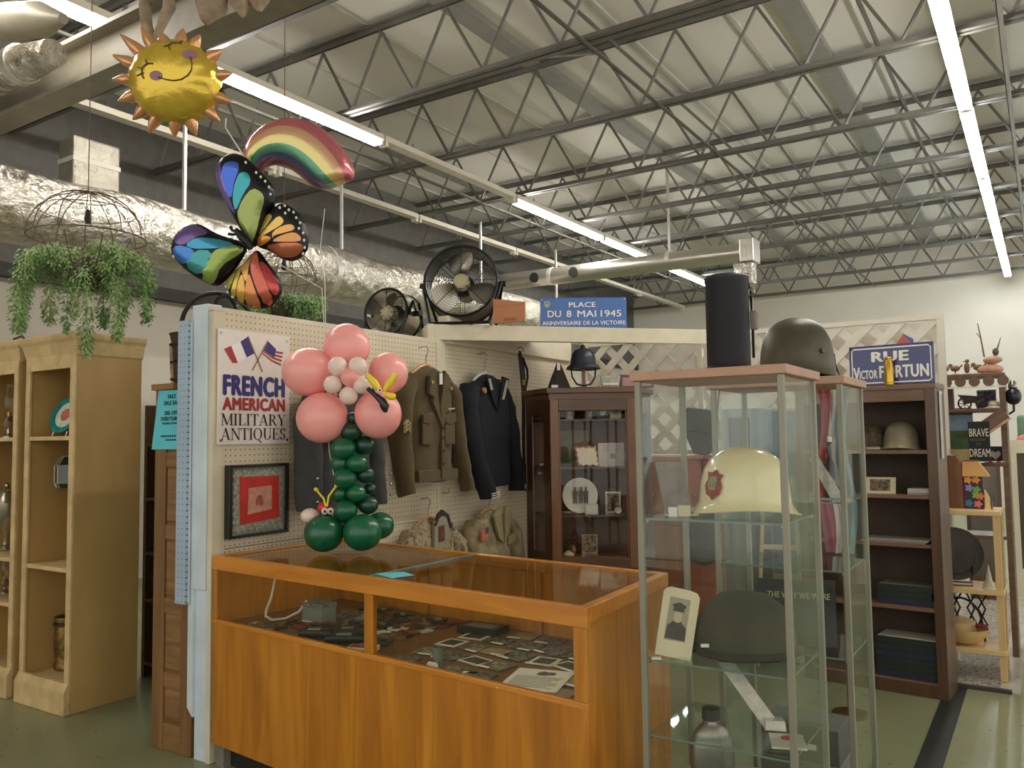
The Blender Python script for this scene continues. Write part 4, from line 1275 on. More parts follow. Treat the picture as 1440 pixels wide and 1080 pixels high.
m_od = M('olive_wool', (84, 70, 40), .95, var=.1, scale=12, bump=.3, bscale=300, sheen=.2)
m_od2 = M('olive_wool_dark', (66, 54, 30), .95, var=.1, scale=12, sheen=.2)
rows = [(-.03, .06, .05, .03, 0), (-.05, .11, .06, .04, 0), (-.09, .20, .075, .05, 0), (-.14, .245, .085, .055, 0), (-.22, .25, .09, .06, 0), (-.35, .245, .095, .06, .0), (-.5, .24, .09, .06, 0), (-.62, .235, .085, .06, 0), (-.70, .232, .08, .06, 0), (-.73, .225, .075, .055, 0), (-.74, .2, .05, .03, 0)]
sl = [([(-.20, .0, -.11), (-.285, -.01, -.2), (-.33, -.03, -.45), (-.34, -.06, -.62), (-.33, -.08, -.80)], [.07, .088, .082, .075, .06]),
      ([(.20, .0, -.11), (.275, -.01, -.2), (.30, -.03, -.45), (.33, -.05, -.62), (.40, -.06, -.80)], [.07, .082, .075, .068, .055])]
t = garment('army_jacket', 'olive brown wool army jacket with sergeant chevrons on a wooden hanger', 'jacket', 4.05, 1.98, rows, sl, m_od, seed=2.0, hook=.10)
panel(t, 'lapel', [(-.115, -.09), (-.06, -.05), (-.01, -.30), (.03, -.42), (-.09, -.25), (-.075, -.22), (-.125, -.20)], -.118, -.092, m_od)
panel(t, 'lapel', [(.105, -.08), (.055, -.05), (.0, -.28), (.03, -.42), (.10, -.24), (.085, -.21), (.125, -.17)], -.115, -.09, m_od)
panel(t, 'neck_lining', [(-.055, -.06), (.055, -.06), (.02, -.27), (-.005, -.3)], -.088, -.078, m_od2)
for x0 in (-.19, .065):
    panel(t, 'pocket_flap', [(x0, -.33), (x0 + .12, -.31), (x0 + .12, -.365), (x0 + .06, -.385), (x0, -.375)], -.112, -.094, m_od)
    panel(t, 'pocket', [(x0 + .005, -.36), (x0 + .115, -.36), (x0 + .115, -.51), (x0 + .005, -.51)], -.104, -.088, m_od)
panel(t, 'front_placket', [(.02, -.42), (.055, -.42), (.05, -.72), (.015, -.72)], -.11, -.085, m_od)
panel(t, 'waistband', [(-.225, -.665), (.225, -.665), (.22, -.735), (-.22, -.735)], -.1, -.07, m_od, .004)
for z in (-.47, -.55, -.63):
    MB().cyl((.035, -.116, z), (.035, -.108, z), .009, n=12).build('button', m_od2, t)
for x, z in ((-.1, -.13), (.115, -.16)):
    MB().cyl((x, -.125, z), (x, -.112, z), .012, n=14).build('collar_disc', M('brass_disc', (190, 160, 90), .3, .7), t)
panel(t, 'ribbon_bar', [(.09, -.285), (.165, -.28), (.165, -.29), (.09, -.295)], -.115, -.1, blotch('ribbon_stripes', [(90, 60, 40), (200, 190, 160), (150, 60, 50)], 120), 0)
panel(t, 'price_tag', [(-.02, -.07), (.015, -.07), (.015, -.14), (-.02, -.14)], -.122, -.119, m_tagw, 0)
for i in range(3):
    z = -.385 - i * .022
    panel(t, 'chevron', [(-.385, z), (-.36, z + .025), (-.335, z), (-.335, z - .009), (-.36, z + .016), (-.385, z - .009)], -.122, -.10, M('chevron_thread', (180, 168, 120), .8), 0)

m_nv = M('navy_black_wool', (22, 22, 30), .9, var=.15, scale=10, bump=.2, bscale=300)
m_nv2 = M('navy_black_inner', (14, 14, 20), .9)
rows = [(-.03, .06, .05, .03, 0), (-.06, .13, .065, .045, 0), (-.10, .21, .08, .055, 0), (-.16, .25, .09, .06, 0), (-.26, .26, .095, .06, 0), (-.42, .26, .095, .06, 0.01), (-.58, .25, .09, .06, .02), (-.72, .24, .085, .06, .03), (-.79, .235, .08, .055, .035), (-.80, .2, .05, .03, .035)]
sl = [([(-.20, 0, -.12), (-.27, -.02, -.25), (-.285, -.04, -.45), (-.24, -.07, -.62), (-.18, -.10, -.78), (-.15, -.11, -.86)], [.07, .085, .08, .075, .07, .06]),
      ([(.20, 0, -.12), (.28, -.01, -.25), (.33, -.02, -.5), (.37, -.03, -.7), (.39, -.04, -.82)], [.07, .08, .075, .068, .06])]
t = garment('navy_jumper', 'black navy sailor jumper with striped collar on a white hanger', 'jacket', 4.70, 1.97, rows, sl, m_nv, seed=7.0, hook=.12, hanger=M('white_hanger', (206, 204, 196), .4))
panel(t, 'collar_flap', [(-.16, -.055), (-.07, -.04), (-.0, -.28), (-.05, -.24)], -.112, -.095, m_nv)
panel(t, 'collar_flap', [(.16, -.055), (.07, -.04), (.0, -.28), (.06, -.24)], -.112, -.095, m_nv)
panel(t, 'neck_inside', [(-.06, -.06), (.06, -.06), (.0, -.26)], -.096, -.085, m_nv2)
m_braid = M('white_braid', (214, 208, 190), .8)
for k_ in range(3):
    panel(t, 'braid_stripe', [(.135 - k_ * .012, -.065), (.139 - k_ * .012, -.065), (.077 - k_ * .012, -.2), (.073 - k_ * .012, -.2)], -.1145, -.111, m_braid, 0)
    panel(t, 'braid_stripe', [(-.135 + k_ * .012, -.065), (-.139 + k_ * .012, -.065), (-.107 + k_ * .012, -.14), (-.103 + k_ * .012, -.14)], -.1145, -.111, m_braid, 0)
    panel(t, 'cuff_stripe', [(-.205, -.83 - k_ * .014), (-.10, -.82 - k_ * .014), (-.10, -.825 - k_ * .014), (-.205, -.835 - k_ * .014)], -.175, -.165, m_braid, 0)
panel(t, 'cuff', [(.345, -.80), (.44, -.79), (.44, -.835), (.345, -.845)], -.1, .02, m_nv, .004)
panel(t, 'cuff_tag', [(.38, -.8), (.435, -.795), (.435, -.825), (.38, -.83)], -.104, -.1005, M('grey_tag', (150, 146, 134), .7), 0)
MB().cyl((-.17, -.105, -.145), (-.17, -.09, -.145), .02, n=16).build('eagle_badge', M('gold_badge', (196, 168, 96), .35, .7), t)

m_gr = M('slate_grey_wool', (66, 66, 64), .95, var=.1, scale=12)
rows = [(-.03, .06, .05, .03, 0), (-.06, .13, .065, .045, 0), (-.11, .21, .08, .055, 0), (-.2, .25, .09, .06, 0), (-.4, .25, .095, .06, 0), (-.58, .245, .09, .06, 0), (-.72, .245, .085, .06, 0), (-.73, .2, .05, .03, 0)]
sl = [([(-.20, 0, -.12), (-.27, -.02, -.25), (-.28, -.04, -.5), (-.29, -.05, -.72)], [.07, .085, .08, .075]), ([(.20, 0, -.12), (.27, -.01, -.25), (.29, -.02, -.5), (.33, -.03, -.72)], [.07, .085, .08, .07])]
t = garment('grey_tunic', 'slate grey tunic with silver buttons behind the balloon flower', 'jacket', 3.28, 1.86, rows, sl, m_gr, seed=11.0, hook=.08)
panel(t, 'cape_edge', [(-.2, -.1), (-.02, -.06), (-.04, -.38), (-.18, -.36)], -.115, -.095, m_gr)
for x, zs in ((-.30, (-.55, -.61, -.67)), (.36, (-.55, -.61, -.67))):
    for z in zs:
        MB().ell((x, -.12 if x < 0 else -.105, z), .009, 10, 8).build('button', M('silver_button', (190, 184, 166), .25, .9), t)

m_camo = blotch('desert_camo', [(96, 82, 60), (140, 124, 94), (168, 152, 120), (116, 100, 74)], 26, .9, 3)
rows = [(-.02, .07, .05, .03, 0), (-.05, .13, .07, .045, 0), (-.09, .2, .08, .055, 0), (-.15, .245, .09, .06, 0), (-.3, .25, .095, .06, 0), (-.5, .25, .09, .06, 0), (-.66, .245, .085, .06, 0), (-.67, .2, .05, .03, 0)]
sl = [([(-.19, 0, -.10), (-.27, -.03, -.2), (-.3, -.05, -.42), (-.3, -.06, -.6)], [.07, .085, .08, .07]), ([(.19, 0, -.10), (.27, -.03, -.2), (.3, -.05, -.42), (.3, -.06, -.6)], [.07, .085, .08, .07])]
t = garment('camouflage_jacket', 'desert camouflage jacket with a grey collar insert below the olive jacket', 'jacket', 4.06, 1.03, rows, sl, m_camo, seed=4.0, hook=.10)
m_under = M('grey_undershirt', (150, 142, 120), .9)
panel(t, 'grey_insert', [(-.08, -.03), (-.04, .0), (.06, -.0), (.1, -.06), (.08, -.2), (-.09, -.2)], -.112, -.09, m_under)
panel(t, 'dark_collar', [(-.085, -.05), (-.05, .015), (0, .04), (.07, .005), (.11, -.08), (.085, -.08), (.05, -.01), (0, .008), (-.045, -.015), (-.07, -.055)], -.118, -.1, M('dark_collar_cloth', (52, 44, 36), .9))
panel(t, 'brown_patch', [(-.045, -.06), (.02, -.055), (.02, -.15), (-.045, -.155)], -.116, -.112, M('brown_patch', (92, 62, 38), .7), 0)
panel(t, 'patch_print', [(-.02, -.08), (0, -.08), (.0, -.13), (-.02, -.13)], -.1175, -.1161, M('red_print', (140, 60, 40), .7), 0)
t = garment('camouflage_jacket', 'khaki field jacket with a small flag patch beside the dark cabinet', 'jacket', 4.73, 1.03, rows, sl, blotch('faded_khaki', [(124, 112, 82), (146, 132, 98), (164, 150, 116)], 18, .9), seed=9.0, hook=.08)
m_kh = M('khaki_facing', (150, 136, 100), .9, var=.1)
panel(t, 'collar', [(-.13, -.05), (-.03, .02), (.0, -.24), (-.06, -.2)], -.122, -.1, m_kh)
panel(t, 'collar', [(.13, -.05), (.03, .01), (.01, -.24), (.08, -.16)], -.122, -.1, m_kh)
panel(t, 'flag_patch', [(-.31, -.13), (-.22, -.11), (-.22, -.18), (-.31, -.2)], -.128, -.11, M('flag_patch_red', (190, 110, 90), .8), 0)
panel(t, 'flag_canton', [(-.265, -.12), (-.22, -.11), (-.22, -.145), (-.265, -.155)], -.1295, -.1281, M('flag_patch_blue', (70, 70, 90), .8), 0)
panel(t, 'pocket_flap', [(.08, -.2), (.2, -.18), (.2, -.24), (.08, -.26)], -.116, -.095, m_kh)

# dark leather straps and scabbard beside the cabinet
t = thing('sword_scabbard', 'dark leather scabbard and straps hanging at the far end of the pegboard', 'scabbard', (XW + .05, 5.26, 2.16), 90)
m_lth = M('dark_brown_leather', (44, 34, 26), .5, var=.2)
MB().tube([(0, .02, 0), (.0, 0, -.1), (.01, -.01, -.3), (.005, -.01, -.5)], [.012, .022, .02, .014], 10, flat=.5).build('sheath', m_lth, t)
MB().tube([(.0, -.01, -.05), (.045, -.02, -.14), (.05, -.02, -.2), (.02, -.02, -.28), (.0, -.015, -.36)], .012, 8, flat=.4).build('strap', m_lth, t)
MB().tube([(0, -.01, -.45), (-.005, -.01, -.7), (.0, -.01, -.92)], [.014, .013, .012], 8, flat=.5).build('tail_strap', m_lth, t)
MB().tube([(-.015, -.02, -.86), (.02, -.02, -.9), (.01, -.03, -1.02), (-.01, -.02, -1.05)], .02, 8, flat=.5).build('belt_loop', m_lth, t)
MB().tube([(0, .04, .02), (0, 0, .03), (.015, -.01, .01), (0, -.01, -.01)], .004, 6).build('peg_hook', m_wire, t)
MB().box(-.018, .018, -.022, -.012, -.26, -.22).build('buckle', m_metal[0], t, smooth=False)
# spare hooks
for i, (y, z, lb) in enumerate([(4.33, 1.10, 'bare wire peg hook above the camouflage jacket'), (4.905, 1.11, 'bare wire peg hook above the khaki field jacket')]):
    o = MB().tube([(0, 0, .0), (.05, 0, 0), (.06, 0, .015), (.06, 0, .03)], .003, 6).build('peg_hook', m_wire, loc=(XW, y, z + .05))
    tag(o, lb, 'hook', 'peg hooks')

# ================================================================== DARK CORNER CABINET
m_mah = wood('dark_mahogany', (58, 36, 18), (94, 60, 30), 2, 9, .35, .35)
m_mah2 = wood('mid_mahogany', (88, 54, 24), (126, 80, 38), 2, 9, .35, .35)
m_mahx = wood('mahogany_rail', (66, 42, 20), (104, 66, 34), 0, 9, .35, .35)
m_cabglass = glass('cabinet_glass', (.985, .985, .98), .02, 1.3)
cab = thing('corner_cabinet', 'dark mahogany glass fronted corner cabinet behind the counter', 'cabinet', (-2.83, 4.845, 0), 33)
CW, CD, CH = .58, .34, 1.82
plan = [(0, 0), (CW, 0), (CW + .16, CD), (-.16, CD)]
MB().prism([(-.02, -.02), (CW + .02, -.02), (CW + .19, CD + .01), (-.19, CD + .01)], CH - .02, CH + .02, 'xy').build('cornice', m_mahx, cab, smooth=False, bevel=.006)
MB().prism([(-.005, -.005), (CW + .005, -.005), (CW + .165, CD), (-.165, CD)], CH - .06, CH - .02, 'xy').build('top_board', m_mahx, cab, smooth=False)
MB().prism(plan, 0, .62, 'xy').build('base_cupboard', m_mah, cab, smooth=False, bevel=.004)
MB().box(-.16, CW + .16, CD - .015, CD, .62, CH - .06).build('back_panel', M('cabinet_back', (100, 68, 42), .6, var=.1), cab, smooth=False)
# door frame
for a, b_ in ((0, .058), (CW - .058, CW)):
    MB().box(a, b_, -.012, .016, .62, CH - .06).build('door_stile', m_mah2, cab, smooth=False, bevel=.005)
MB().box(.058, CW - .058, -.012, .016, CH - .14, CH - .06).build('door_rail', m_mahx, cab, smooth=False, bevel=.005)
MB().box(.058, CW - .058, -.012, .016, .62, .69).build('door_rail', m_mahx, cab, smooth=False, bevel=.005)
for a, b_ in ((.058, .068), (CW - .068, CW - .058)):
    MB().box(a, b_, -.006, .012, .69, CH - .14).build('glazing_bead', m_mah2, cab, smooth=False, bevel=.003)
MB().box(.068, CW - .068, .0, .004, .69, CH - .14).build('door_glass', m_cabglass, cab, smooth=False)
# canted sides with a narrow pane each
for sgn in (-1, 1):
    x0, x1 = (0, -.16) if sgn < 0 else (CW, CW + .16)
    def sp(f):
        return (x0 + (x1 - x0) * f, CD * f)
    def side(f0, f1, z0, z1, name, mat, off=.012):
        a, b_ = sp(f0), sp(f1)
        n = Vector((CD, .16 * (1 if sgn < 0 else -1), 0)).normalized() * off * (1 if sgn < 0 else -1)
        MB().hexa([(a[0], a[1], z0), (b_[0], b_[1], z0), (b_[0] + n.x, b_[1] + n.y, z0), (a[0] + n.x, a[1] + n.y, z0)],
                  [(a[0], a[1], z1), (b_[0], b_[1], z1), (b_[0] + n.x, b_[1] + n.y, z1), (a[0] + n.x, a[1] + n.y, z1)]).build(name, mat, cab, smooth=False)
    side(.02, .25, .62, CH - .06, 'side_stile', m_mah)
    side(.72, .98, .62, CH - .06, 'side_stile', m_mah)
    side(.25, .72, CH - .16, CH - .06, 'side_rail', m_mah)
    side(.25, .72, .62, .72, 'side_rail', m_mah)
    side(.25, .72, .72, CH - .16, 'side_glass', m_cabglass, .004)
lk = MB().cyl((-.05, .06, 1.32), (-.075, .05, 1.32), .012).build('lock', m_metal[1], cab)
MB().cyl((-.06, .07, 1.26), (-.085, .06, 1.26), .010).build('lock_plate', m_metal[1], cab)
CS = [1.625, 1.30, .975, .70]
for z in CS[:3]:
    MB().prism([(.02, .02), (CW - .02, .02), (CW + .11, CD - .02), (-.11, CD - .02)], z - .012, z, 'xy').build('shelf', m_mah, cab, smooth=False)
MB().prism([(.02, .02), (CW - .02, .02), (CW + .11, CD - .02), (-.11, CD - .02)], .685, .70, 'xy').build('cupboard_top', m_mah2, cab, smooth=False)
ca, sa = math.cos(R(33)), math.sin(R(33))
def cl(x, y, z):
    return (-2.83 + x * ca - y * sa, 4.845 + x * sa + y * ca, z)
def cthing(name, lab, cat, x, y, z, rz=0, group=None):
    return thing(name, lab, cat, cl(x, y, z), 33 + rz, group)
# top shelf
t = cthing('china_figure', 'small white and pink china figure on the cabinet top shelf', 'figurine', .14, .12, CS[0])
MB().lathe([(.03, 0), (.032, .01), (.018, .03), (.024, .05), (.012, .07), (.016, .085), (0, .1)], 14).build('body', M('white_china', (196, 184, 168), .2, var=.1), t)
MB().ell((.012, -.012, .03), .012, 8, 6).build('rose', M('pink_china', (160, 96, 90), .3), t)
t = cthing('pewter_mug', 'dented pewter mug on the cabinet top shelf', 'mug', .27, .12, CS[0])
MB().lathe([(.045, 0), (.046, .01), (.05, .09), (.052, .1), (.046, .1), (.04, .01), (0, .01)], 18).build('mug_body', M('pewter', (92, 88, 78), .3, .8), t)
MB().tube([(.05, 0, .08), (.08, 0, .075), (.08, 0, .03), (.048, 0, .02)], .006, 6).build('handle', M('pewter', (92, 88, 78), .3, .8), t)
t = cthing('field_radio', 'dark boxed field instrument on the cabinet top shelf', 'instrument', .37, .15, CS[0])
MB().box(-.05, .05, -.03, .03, 0, .1).build('case', M('gun_black', (40, 40, 42), .35, .3), t, smooth=False, bevel=.006)
MB().cyl((0, -.032, .05), (0, -.03, .05), .025).build('dial', m_metal[1], t)
t = cthing('small_clock', 'square cream clock in the upper right of the cabinet', 'clock', .46, .12, CS[0])
MB().box(-.04, .04, -.02, .02, 0, .095).build('case', m_card, t, smooth=False, bevel=.004)
MB().cyl((0, -.022, .05), (0, -.02, .05), .024, n=20).build('face', M('clock_face', (150, 140, 120), .5), t)
# second shelf
t = cthing('map_board', 'olive landscape print leaning at the back of the cabinet', 'print', .17, .24, CS[1], 0)
MB().box(-.11, .11, 0, .01, 0, .25).build('board', M('tan_print', (122, 108, 78), .7, var=.15), t, smooth=False)
MB().box(-.1, .1, -.001, 0, .03, .11).build('green_field', M('moss_print', (106, 100, 52), .7, var=.2), t, smooth=False)
t = cthing('embroidered_pouch', 'white scalloped handkerchief with pink edging in the cabinet', 'handkerchief', .245, .09, CS[1])
pts = []
for i in range(40):
    u_ = i / 10.0
    s_ = int(u_)
    v_ = u_ - s_
    x, z = [(v_, 0), (1, v_), (1 - v_, 1), (0, 1 - v_)][s_]
    k_ = .006 * math.sin(i * math.pi / 1.6)
    pts.append((-.075 + .15 * x + (k_ if s_ % 2 else 0) - .02 * z + .02, .005 + .135 * z + (0 if s_ % 2 else k_)))
MB().prism(pts, 0, .006, 'xz').build('pink_border', M('pink_edging', (176, 110, 100), .8), t, smooth=False)
MB().prism([(a * .86 + .003, (b_ - .07) * .86 + .068) for a, b_ in pts], -.004, -.0005, 'xz').build('white_cloth', M('white_cloth', (224, 214, 190), .8, var=.04), t, smooth=False)
t = cthing('printed_card', 'landscape white certificate standing on the cabinet second shelf', 'certificate', .425, .11, CS[1])
MB().box(-.09, .09, 0, .004, 0, .16).build('card', M('grey_white_card', (190, 184, 172), .7, var=.04), t, smooth=False)
MB().cyl((.01, -.001, .07), (.01, 0, .07), .022, n=16).build('seal', M('grey_seal', (140, 132, 120), .7), t)
for i in range(4):
    MB().box(-.06, .06, -.0006, 0, .105 + i * .012, .108 + i * .012).build('typed_line', m_grey, t, smooth=False)
# third shelf
t = cthing('commemorative_plate', 'white plate with three grey soldiers on the cabinet third shelf', 'plate', .205, .13, CS[2])
tilt = Matrix.Translation((0, 0, .125)) @ Matrix.Rotation(R(80), 4, 'X')
MB().lathe([(0, .004), (.07, .004), (.118, .016), (.122, .02), (.118, .021), (.07, .01), (0, .009)], 32).xform(tilt).build('plate_body', M('white_porcelain', (208, 202, 186), .2, var=.03), t)
m_sold = M('soldier_print', (96, 90, 80), .6, var=.15, scale=60)
for dx in (-.035, 0.005, .04):
    MB().prism([(dx - .012, .07), (dx - .004, .07), (dx, .1), (dx + .006, .07), (dx + .014, .07), (dx + .014, .13), (dx + .018, .15), (dx + .006, .165), (dx + .008, .185), (dx - .006, .185), (dx - .006, .165), (dx - .016, .15)], -.0235, -.0225, 'xz').build('soldier_print', m_sold, t, smooth=False)
MB().box(-.05, .05, -.002, .06, 0, .006).build('stand', m_mah, t, smooth=False)
t = cthing('silver_dish', 'small silver rimmed square dish in front of the soldier plate', 'dish', .275, .05, CS[2], -8)
MB().box(-.045, .045, -.006, .006, .0, .075).build('tile', M('pale_dish', (188, 184, 170), .2, var=.06), t, smooth=False, bevel=.004)
MB().box(-.036, .036, -.008, -.006, .01, .065).build('inner_field', M('pale_dish_in', (206, 202, 188), .3), t, smooth=False)
t = cthing('saucer_stack', 'little stack of white saucers at the left of the third cabinet shelf', 'saucers', .115, .07, CS[2])
for i in range(2):
    MB().lathe([(.02, .0), (.045, .008), (.047, .01), (.02, .004), (0, .004)], 18, c=(0, 0, i * .012)).build('saucer', M('white_china', (196, 184, 168), .2), t)
t = cthing('framed_photo', 'silver framed soldier photograph on the cabinet third shelf', 'photograph', .435, .15, CS[2], -6)
MB().box(-.055, .055, 0, .012, 0, .15).build('frame', m_silver, t, smooth=False, bevel=.003)
MB().box(-.042, .042, -.002, 0, .014, .136).build('print', m_photo[0], t, smooth=False)
MB().prism([(-.014, .02), (.014, .02), (.014, .08), (.0, .11), (-.014, .08)], -.003, -.0021, 'xz').build('figure', m_photo[2], t, smooth=False)
t = cthing('pocket_watch', 'round silver pocket watch in front of the framed photograph', 'watch', .455, .05, CS[2])
MB().lathe([(.022, 0), (.026, .006), (.024, .012), (0, .014)], 18).xform(Matrix.Translation((0, 0, .026)) @ Matrix.Rotation(R(70), 4, 'X')).build('watch_case', m_silver, t)
MB().tube([(.02, -.02, .005), (.05, -.025, .004), (.08, -.02, .004)], .003, 6).build('chain', m_silver, t)
# bottom shelf
t = cthing('photo_block', 'silver edged photograph block on the cabinet bottom shelf', 'photograph', .265, .14, CS[3], -14)
MB().box(-.055, .055, 0, .02, 0, .135).build('frame', m_silver, t, smooth=False, bevel=.002)
MB().box(-.03, .05, -.002, 0, .008, .127).build('print', m_photo[0], t, smooth=False)
t = cthing('dried_flowers', 'bunch of dark dried flowers in the lower left of the cabinet', 'flowers', .155, .17, CS[3])
for i in range(9):
    a = i * .7
    e_ = Vector((.04 * math.cos(a), .03 * math.sin(a), .08 + .05 * ((i * 7) % 5) / 5))
    MB().tube([(0, 0, .04), e_ * .6, e_], .0025, 5).build('stem', M('dry_stem', (60, 46, 30), .8), t)
    MB().ell(e_, (.014, .014, .01), 7, 5).wobble(.004, 60, i).build('bloom', M('dry_bloom', (92, 66, 48), .9, var=.3), t)
MB().lathe([(.02, 0), (.028, .02), (.018, .05), (.02, .06)], 14).build('vase', m_mah2, t)
t = cthing('sea_shell', 'pale ribbed shell at the lower left of the cabinet', 'shell', .115, .06, CS[3])
MB().lathe([(.03, 0), (.035, .01), (.025, .025), (.01, .034), (0, .036)], 14, sx=1.2).build('shell_body', M('shell_cream', (176, 160, 120), .5, var=.2, scale=50), t)
MB().tube([(-.03, 0, .01), (0, 0, .036), (.03, 0, .01)], .004, 6).build('rib', M('shell_cream', (176, 160, 120), .5), t)

# on top of the cabinet
ZT_ = CH + .02
m_blueh = M('horizon_blue_steel', (40, 46, 58), .4, .3, var=.1)
t = cthing('crested_helmet', 'dark blue crested steel helmet on a small stand above the cabinet', 'helmet', .245, .13, ZT_)
MB().lathe([(.125, .145), (.123, .15), (.098, .17), (.094, .2), (.085, .24), (.06, .268), (.025, .28), (0, .284)], 28, sx=.93, sy=1.1).build('dome', m_blueh, t)
MB().lathe([(.094, .166), (.122, .146), (.132, .136), (.128, .134), (.09, .16)], 28, sx=.93, sy=1.12).build('brim', m_blueh, t)
MB().tube([(0, -.08, .235), (0, -.05, .272), (0, 0, .292), (0, .06, .28), (0, .1, .23)], [.008, .014, .017, .013, .006], 8).build('crest', m_blueh, t)
MB().tube([(-.085, 0, .15), (-.08, -.02, .08), (-.05, -.03, .03), (0, -.035, .015), (.05, -.03, .03), (.08, -.02, .08), (.085, 0, .15)], .007, 6, flat=.5).build('chin_strap', M('dark_brown_leather', (44, 34, 26), .5), t)
MB().box(-.012, .012, -.01, .01, 0, .16).build('stand_post', m_mah2, t, smooth=False)
MB().lathe([(.07, 0), (.07, .008), (.03, .012)], 20).build('stand_base', m_mah2, t)
MB().box(-.014, .016, -.142, -.14, -.022, -.008).build('price_tag', m_tagw, t, smooth=False)
t = cthing('side_cap', 'olive side cap standing folded with white tags above the cabinet', 'cap', .075, .16, ZT_)
mb = MB()
mb.hexa([(-.085, -.04, 0), (.085, -.04, 0), (.085, .04, 0), (-.085, .04, 0)], [(-.012, -.006, .185), (.012, -.006, .185), (.012, .006, .185), (-.012, .006, .185)])
mb.wobble(.006, 14, 3)
mb.build('cap_body', M('olive_cap_cloth', (62, 58, 46), .95, var=.12), t, smooth=False, bevel=.008)
MB().prism([(-.07, 0), (-.02, 0), (-.022, .13), (-.05, .07)], -.056, -.036, 'xz').build('dark_flap', M('dark_cap_lining', (36, 36, 40), .9), t, smooth=False, bevel=.004)
MB().box(-.012, .01, -.03, -.026, .13, .18).build('hang_tag', m_tagw, t, smooth=False)
MB().box(-.055, -.01, -.062, -.058, 0, .026).build('price_card', m_tagw, t, smooth=False)
t = cthing('glass_ashtray', 'square clear glass dish beside the crested helmet', 'dish', .425, .12, ZT_)
m_icy = M('ice_glass', (176, 172, 158), .06, var=.12, scale=24, coat=.8)
MB().hexa([(-.06, -.04, 0), (.06, -.04, 0), (.06, .04, 0), (-.06, .04, 0)], [(-.072, -.05, .085), (.072, -.05, .085), (.072, .05, .085), (-.072, .05, .085)]).build('dish_body', m_icy, t, smooth=False, bevel=.01)
MB().box(-.05, .05, -.051, -.046, .02, .03).build('cut_band', M('bright_cut', (226, 222, 206), .1), t, smooth=False)
t = cthing('low_frame', 'dark wooden picture frame lying near the case above the cabinet', 'frame', .60, .17, ZT_)
MB().box(-.1, .14, -.01, .01, 0, .095).build('frame', m_mah, t, smooth=False, bevel=.004)
MB().box(-.08, .12, -.013, -.01, .015, .075).build('mount', M('pink_mount', (176, 140, 128), .7), t, smooth=False)

# ================================================================== LATTICE WALL BEHIND
m_lat = M('white_lattice', (222, 214, 196), .55, var=.05)
LX0, LX1, LZ0, LZ1, LY = -3.30, -.555, 1.36, 2.30, 6.22
lat = thing('lattice_screen', 'white wooden lattice screen across the back of the stall', 'lattice', (0, LY, 0))
MB().box(LX0, LX1, -.012, .03, LZ1 - .035, LZ1).build('frame_rail', m_lat, lat, smooth=False)
MB().box(LX0, LX1, -.012, .03, LZ0, LZ0 + .03).build('frame_rail', m_lat, lat, smooth=False)
for x in (LX0, LX0 + 1.02, LX1 - .04):
    MB().box(x, x + .04, -.015, .033, LZ0 + .031 if x < LX1 - .1 else 0.0, LZ1 - .036).build('frame_post', m_lat, lat, smooth=False)
for x in (LX0 + .01, LX0 + 1.03):
    MB().box(x, x + .03, .0, .03, 0, LZ0).build('leg', m_lat, lat, smooth=False)
def clip45(c, sgn, w, x0, x1, z0, z1):
    """45 degree strip polygon clipped to a rectangle"""
    h = w * .3536
    L = 6
    if sgn > 0:
        p = [(c - L - h, -L + h), (c + L - h, L + h), (c + L + h, L - h), (c - L + h, -L - h)]
    else:
        p = [(c + L + h, -L + h), (c - L + h, L + h), (c - L - h, L - h), (c + L - h, -L - h)]
    for ax, lim, keep in ((0, x0, 1), (0, x1, -1), (1, z0, 1), (1, z1, -1)):
        out = []
        for i in range(len(p)):
            a, b_ = p[i], p[(i + 1) % len(p)]
            ia, ib = (a[ax] - lim) * keep >= 0, (b_[ax] - lim) * keep >= 0
            if ia:
                out.append(a)
            if ia != ib:
                f = (lim - a[ax]) / (b_[ax] - a[ax])
                out.append((lerp(a[0], b_[0], f), lerp(a[1], b_[1], f)))
        p = out
        if len(p) < 3:
            return None
    return p
STEP = .205
c = -8.0
while c < 8.0:
    for sgn, y0, y1 in ((1, -.006, .002), (-1, .004, .012)):
        p = clip45(c, sgn, .06, LX0 + .02, LX1 - .02, LZ0 + .02, LZ1 - .02)
        if p:
            MB().prism(p, y0, y1, 'xz').build('lattice_strip', m_lat, lat, smooth=False)
    c += STEP
# white boarding behind the right part of the lattice
tag(MB().box(-1.75, -.56, 6.34, 6.36, 0.0, 2.26).build('backing_board', M('off_white_board', (214, 206, 190), .6, var=.05), smooth=False), 'off white board standing behind the right end of the lattice', 'board')
t = thing('lattice_sticker', 'little red white and blue paper flag on the lattice above the street sign', 'flag', (-.80, 6.20, 2.09))
MB().prism([(-.07, -.02), (.06, -.03), (.06, .05), (0, .09)], 0, .002, 'xz').build('blue_part', M('sticker_blue', (70, 100, 160), .6), t, smooth=False)
MB().prism([(-.05, .02), (.05, .02), (0, .085)], -.002, -.0005, 'xz').build('red_part', M('sticker_red', (190, 90, 80), .6), t, smooth=False)

# satchel on the lattice
t = thing('leather_satchel', 'grey leather satchel with long strap hanging on the lattice', 'satchel', (-2.23, 6.14, 1.36))
m_sat = M('grey_green_leather', (74, 74, 66), .5, var=.15)
MB().prism([(-.06, .0), (.05, -.01), (.12, .12), (.13, .30), (.06, .34), (-.1, .36), (-.13, .3), (-.12, .14)], -.05, .02, 'xz').build('bag', m_sat, t, smooth=False, bevel=.012)
MB().prism([(-.12, .18), (.13, .15), (.13, .30), (.06, .34), (-.1, .36), (-.13, .3)], -.06, -.045, 'xz').build('flap', m_sat, t, smooth=False, bevel=.008)
MB().tube([(.12, -.01, .28), (.15, -.01, .5), (.1, -.01, .75), (.08, -.01, .9)], .012, 6, flat=.4).build('strap', M('brown_strap', (96, 66, 46), .6), t)

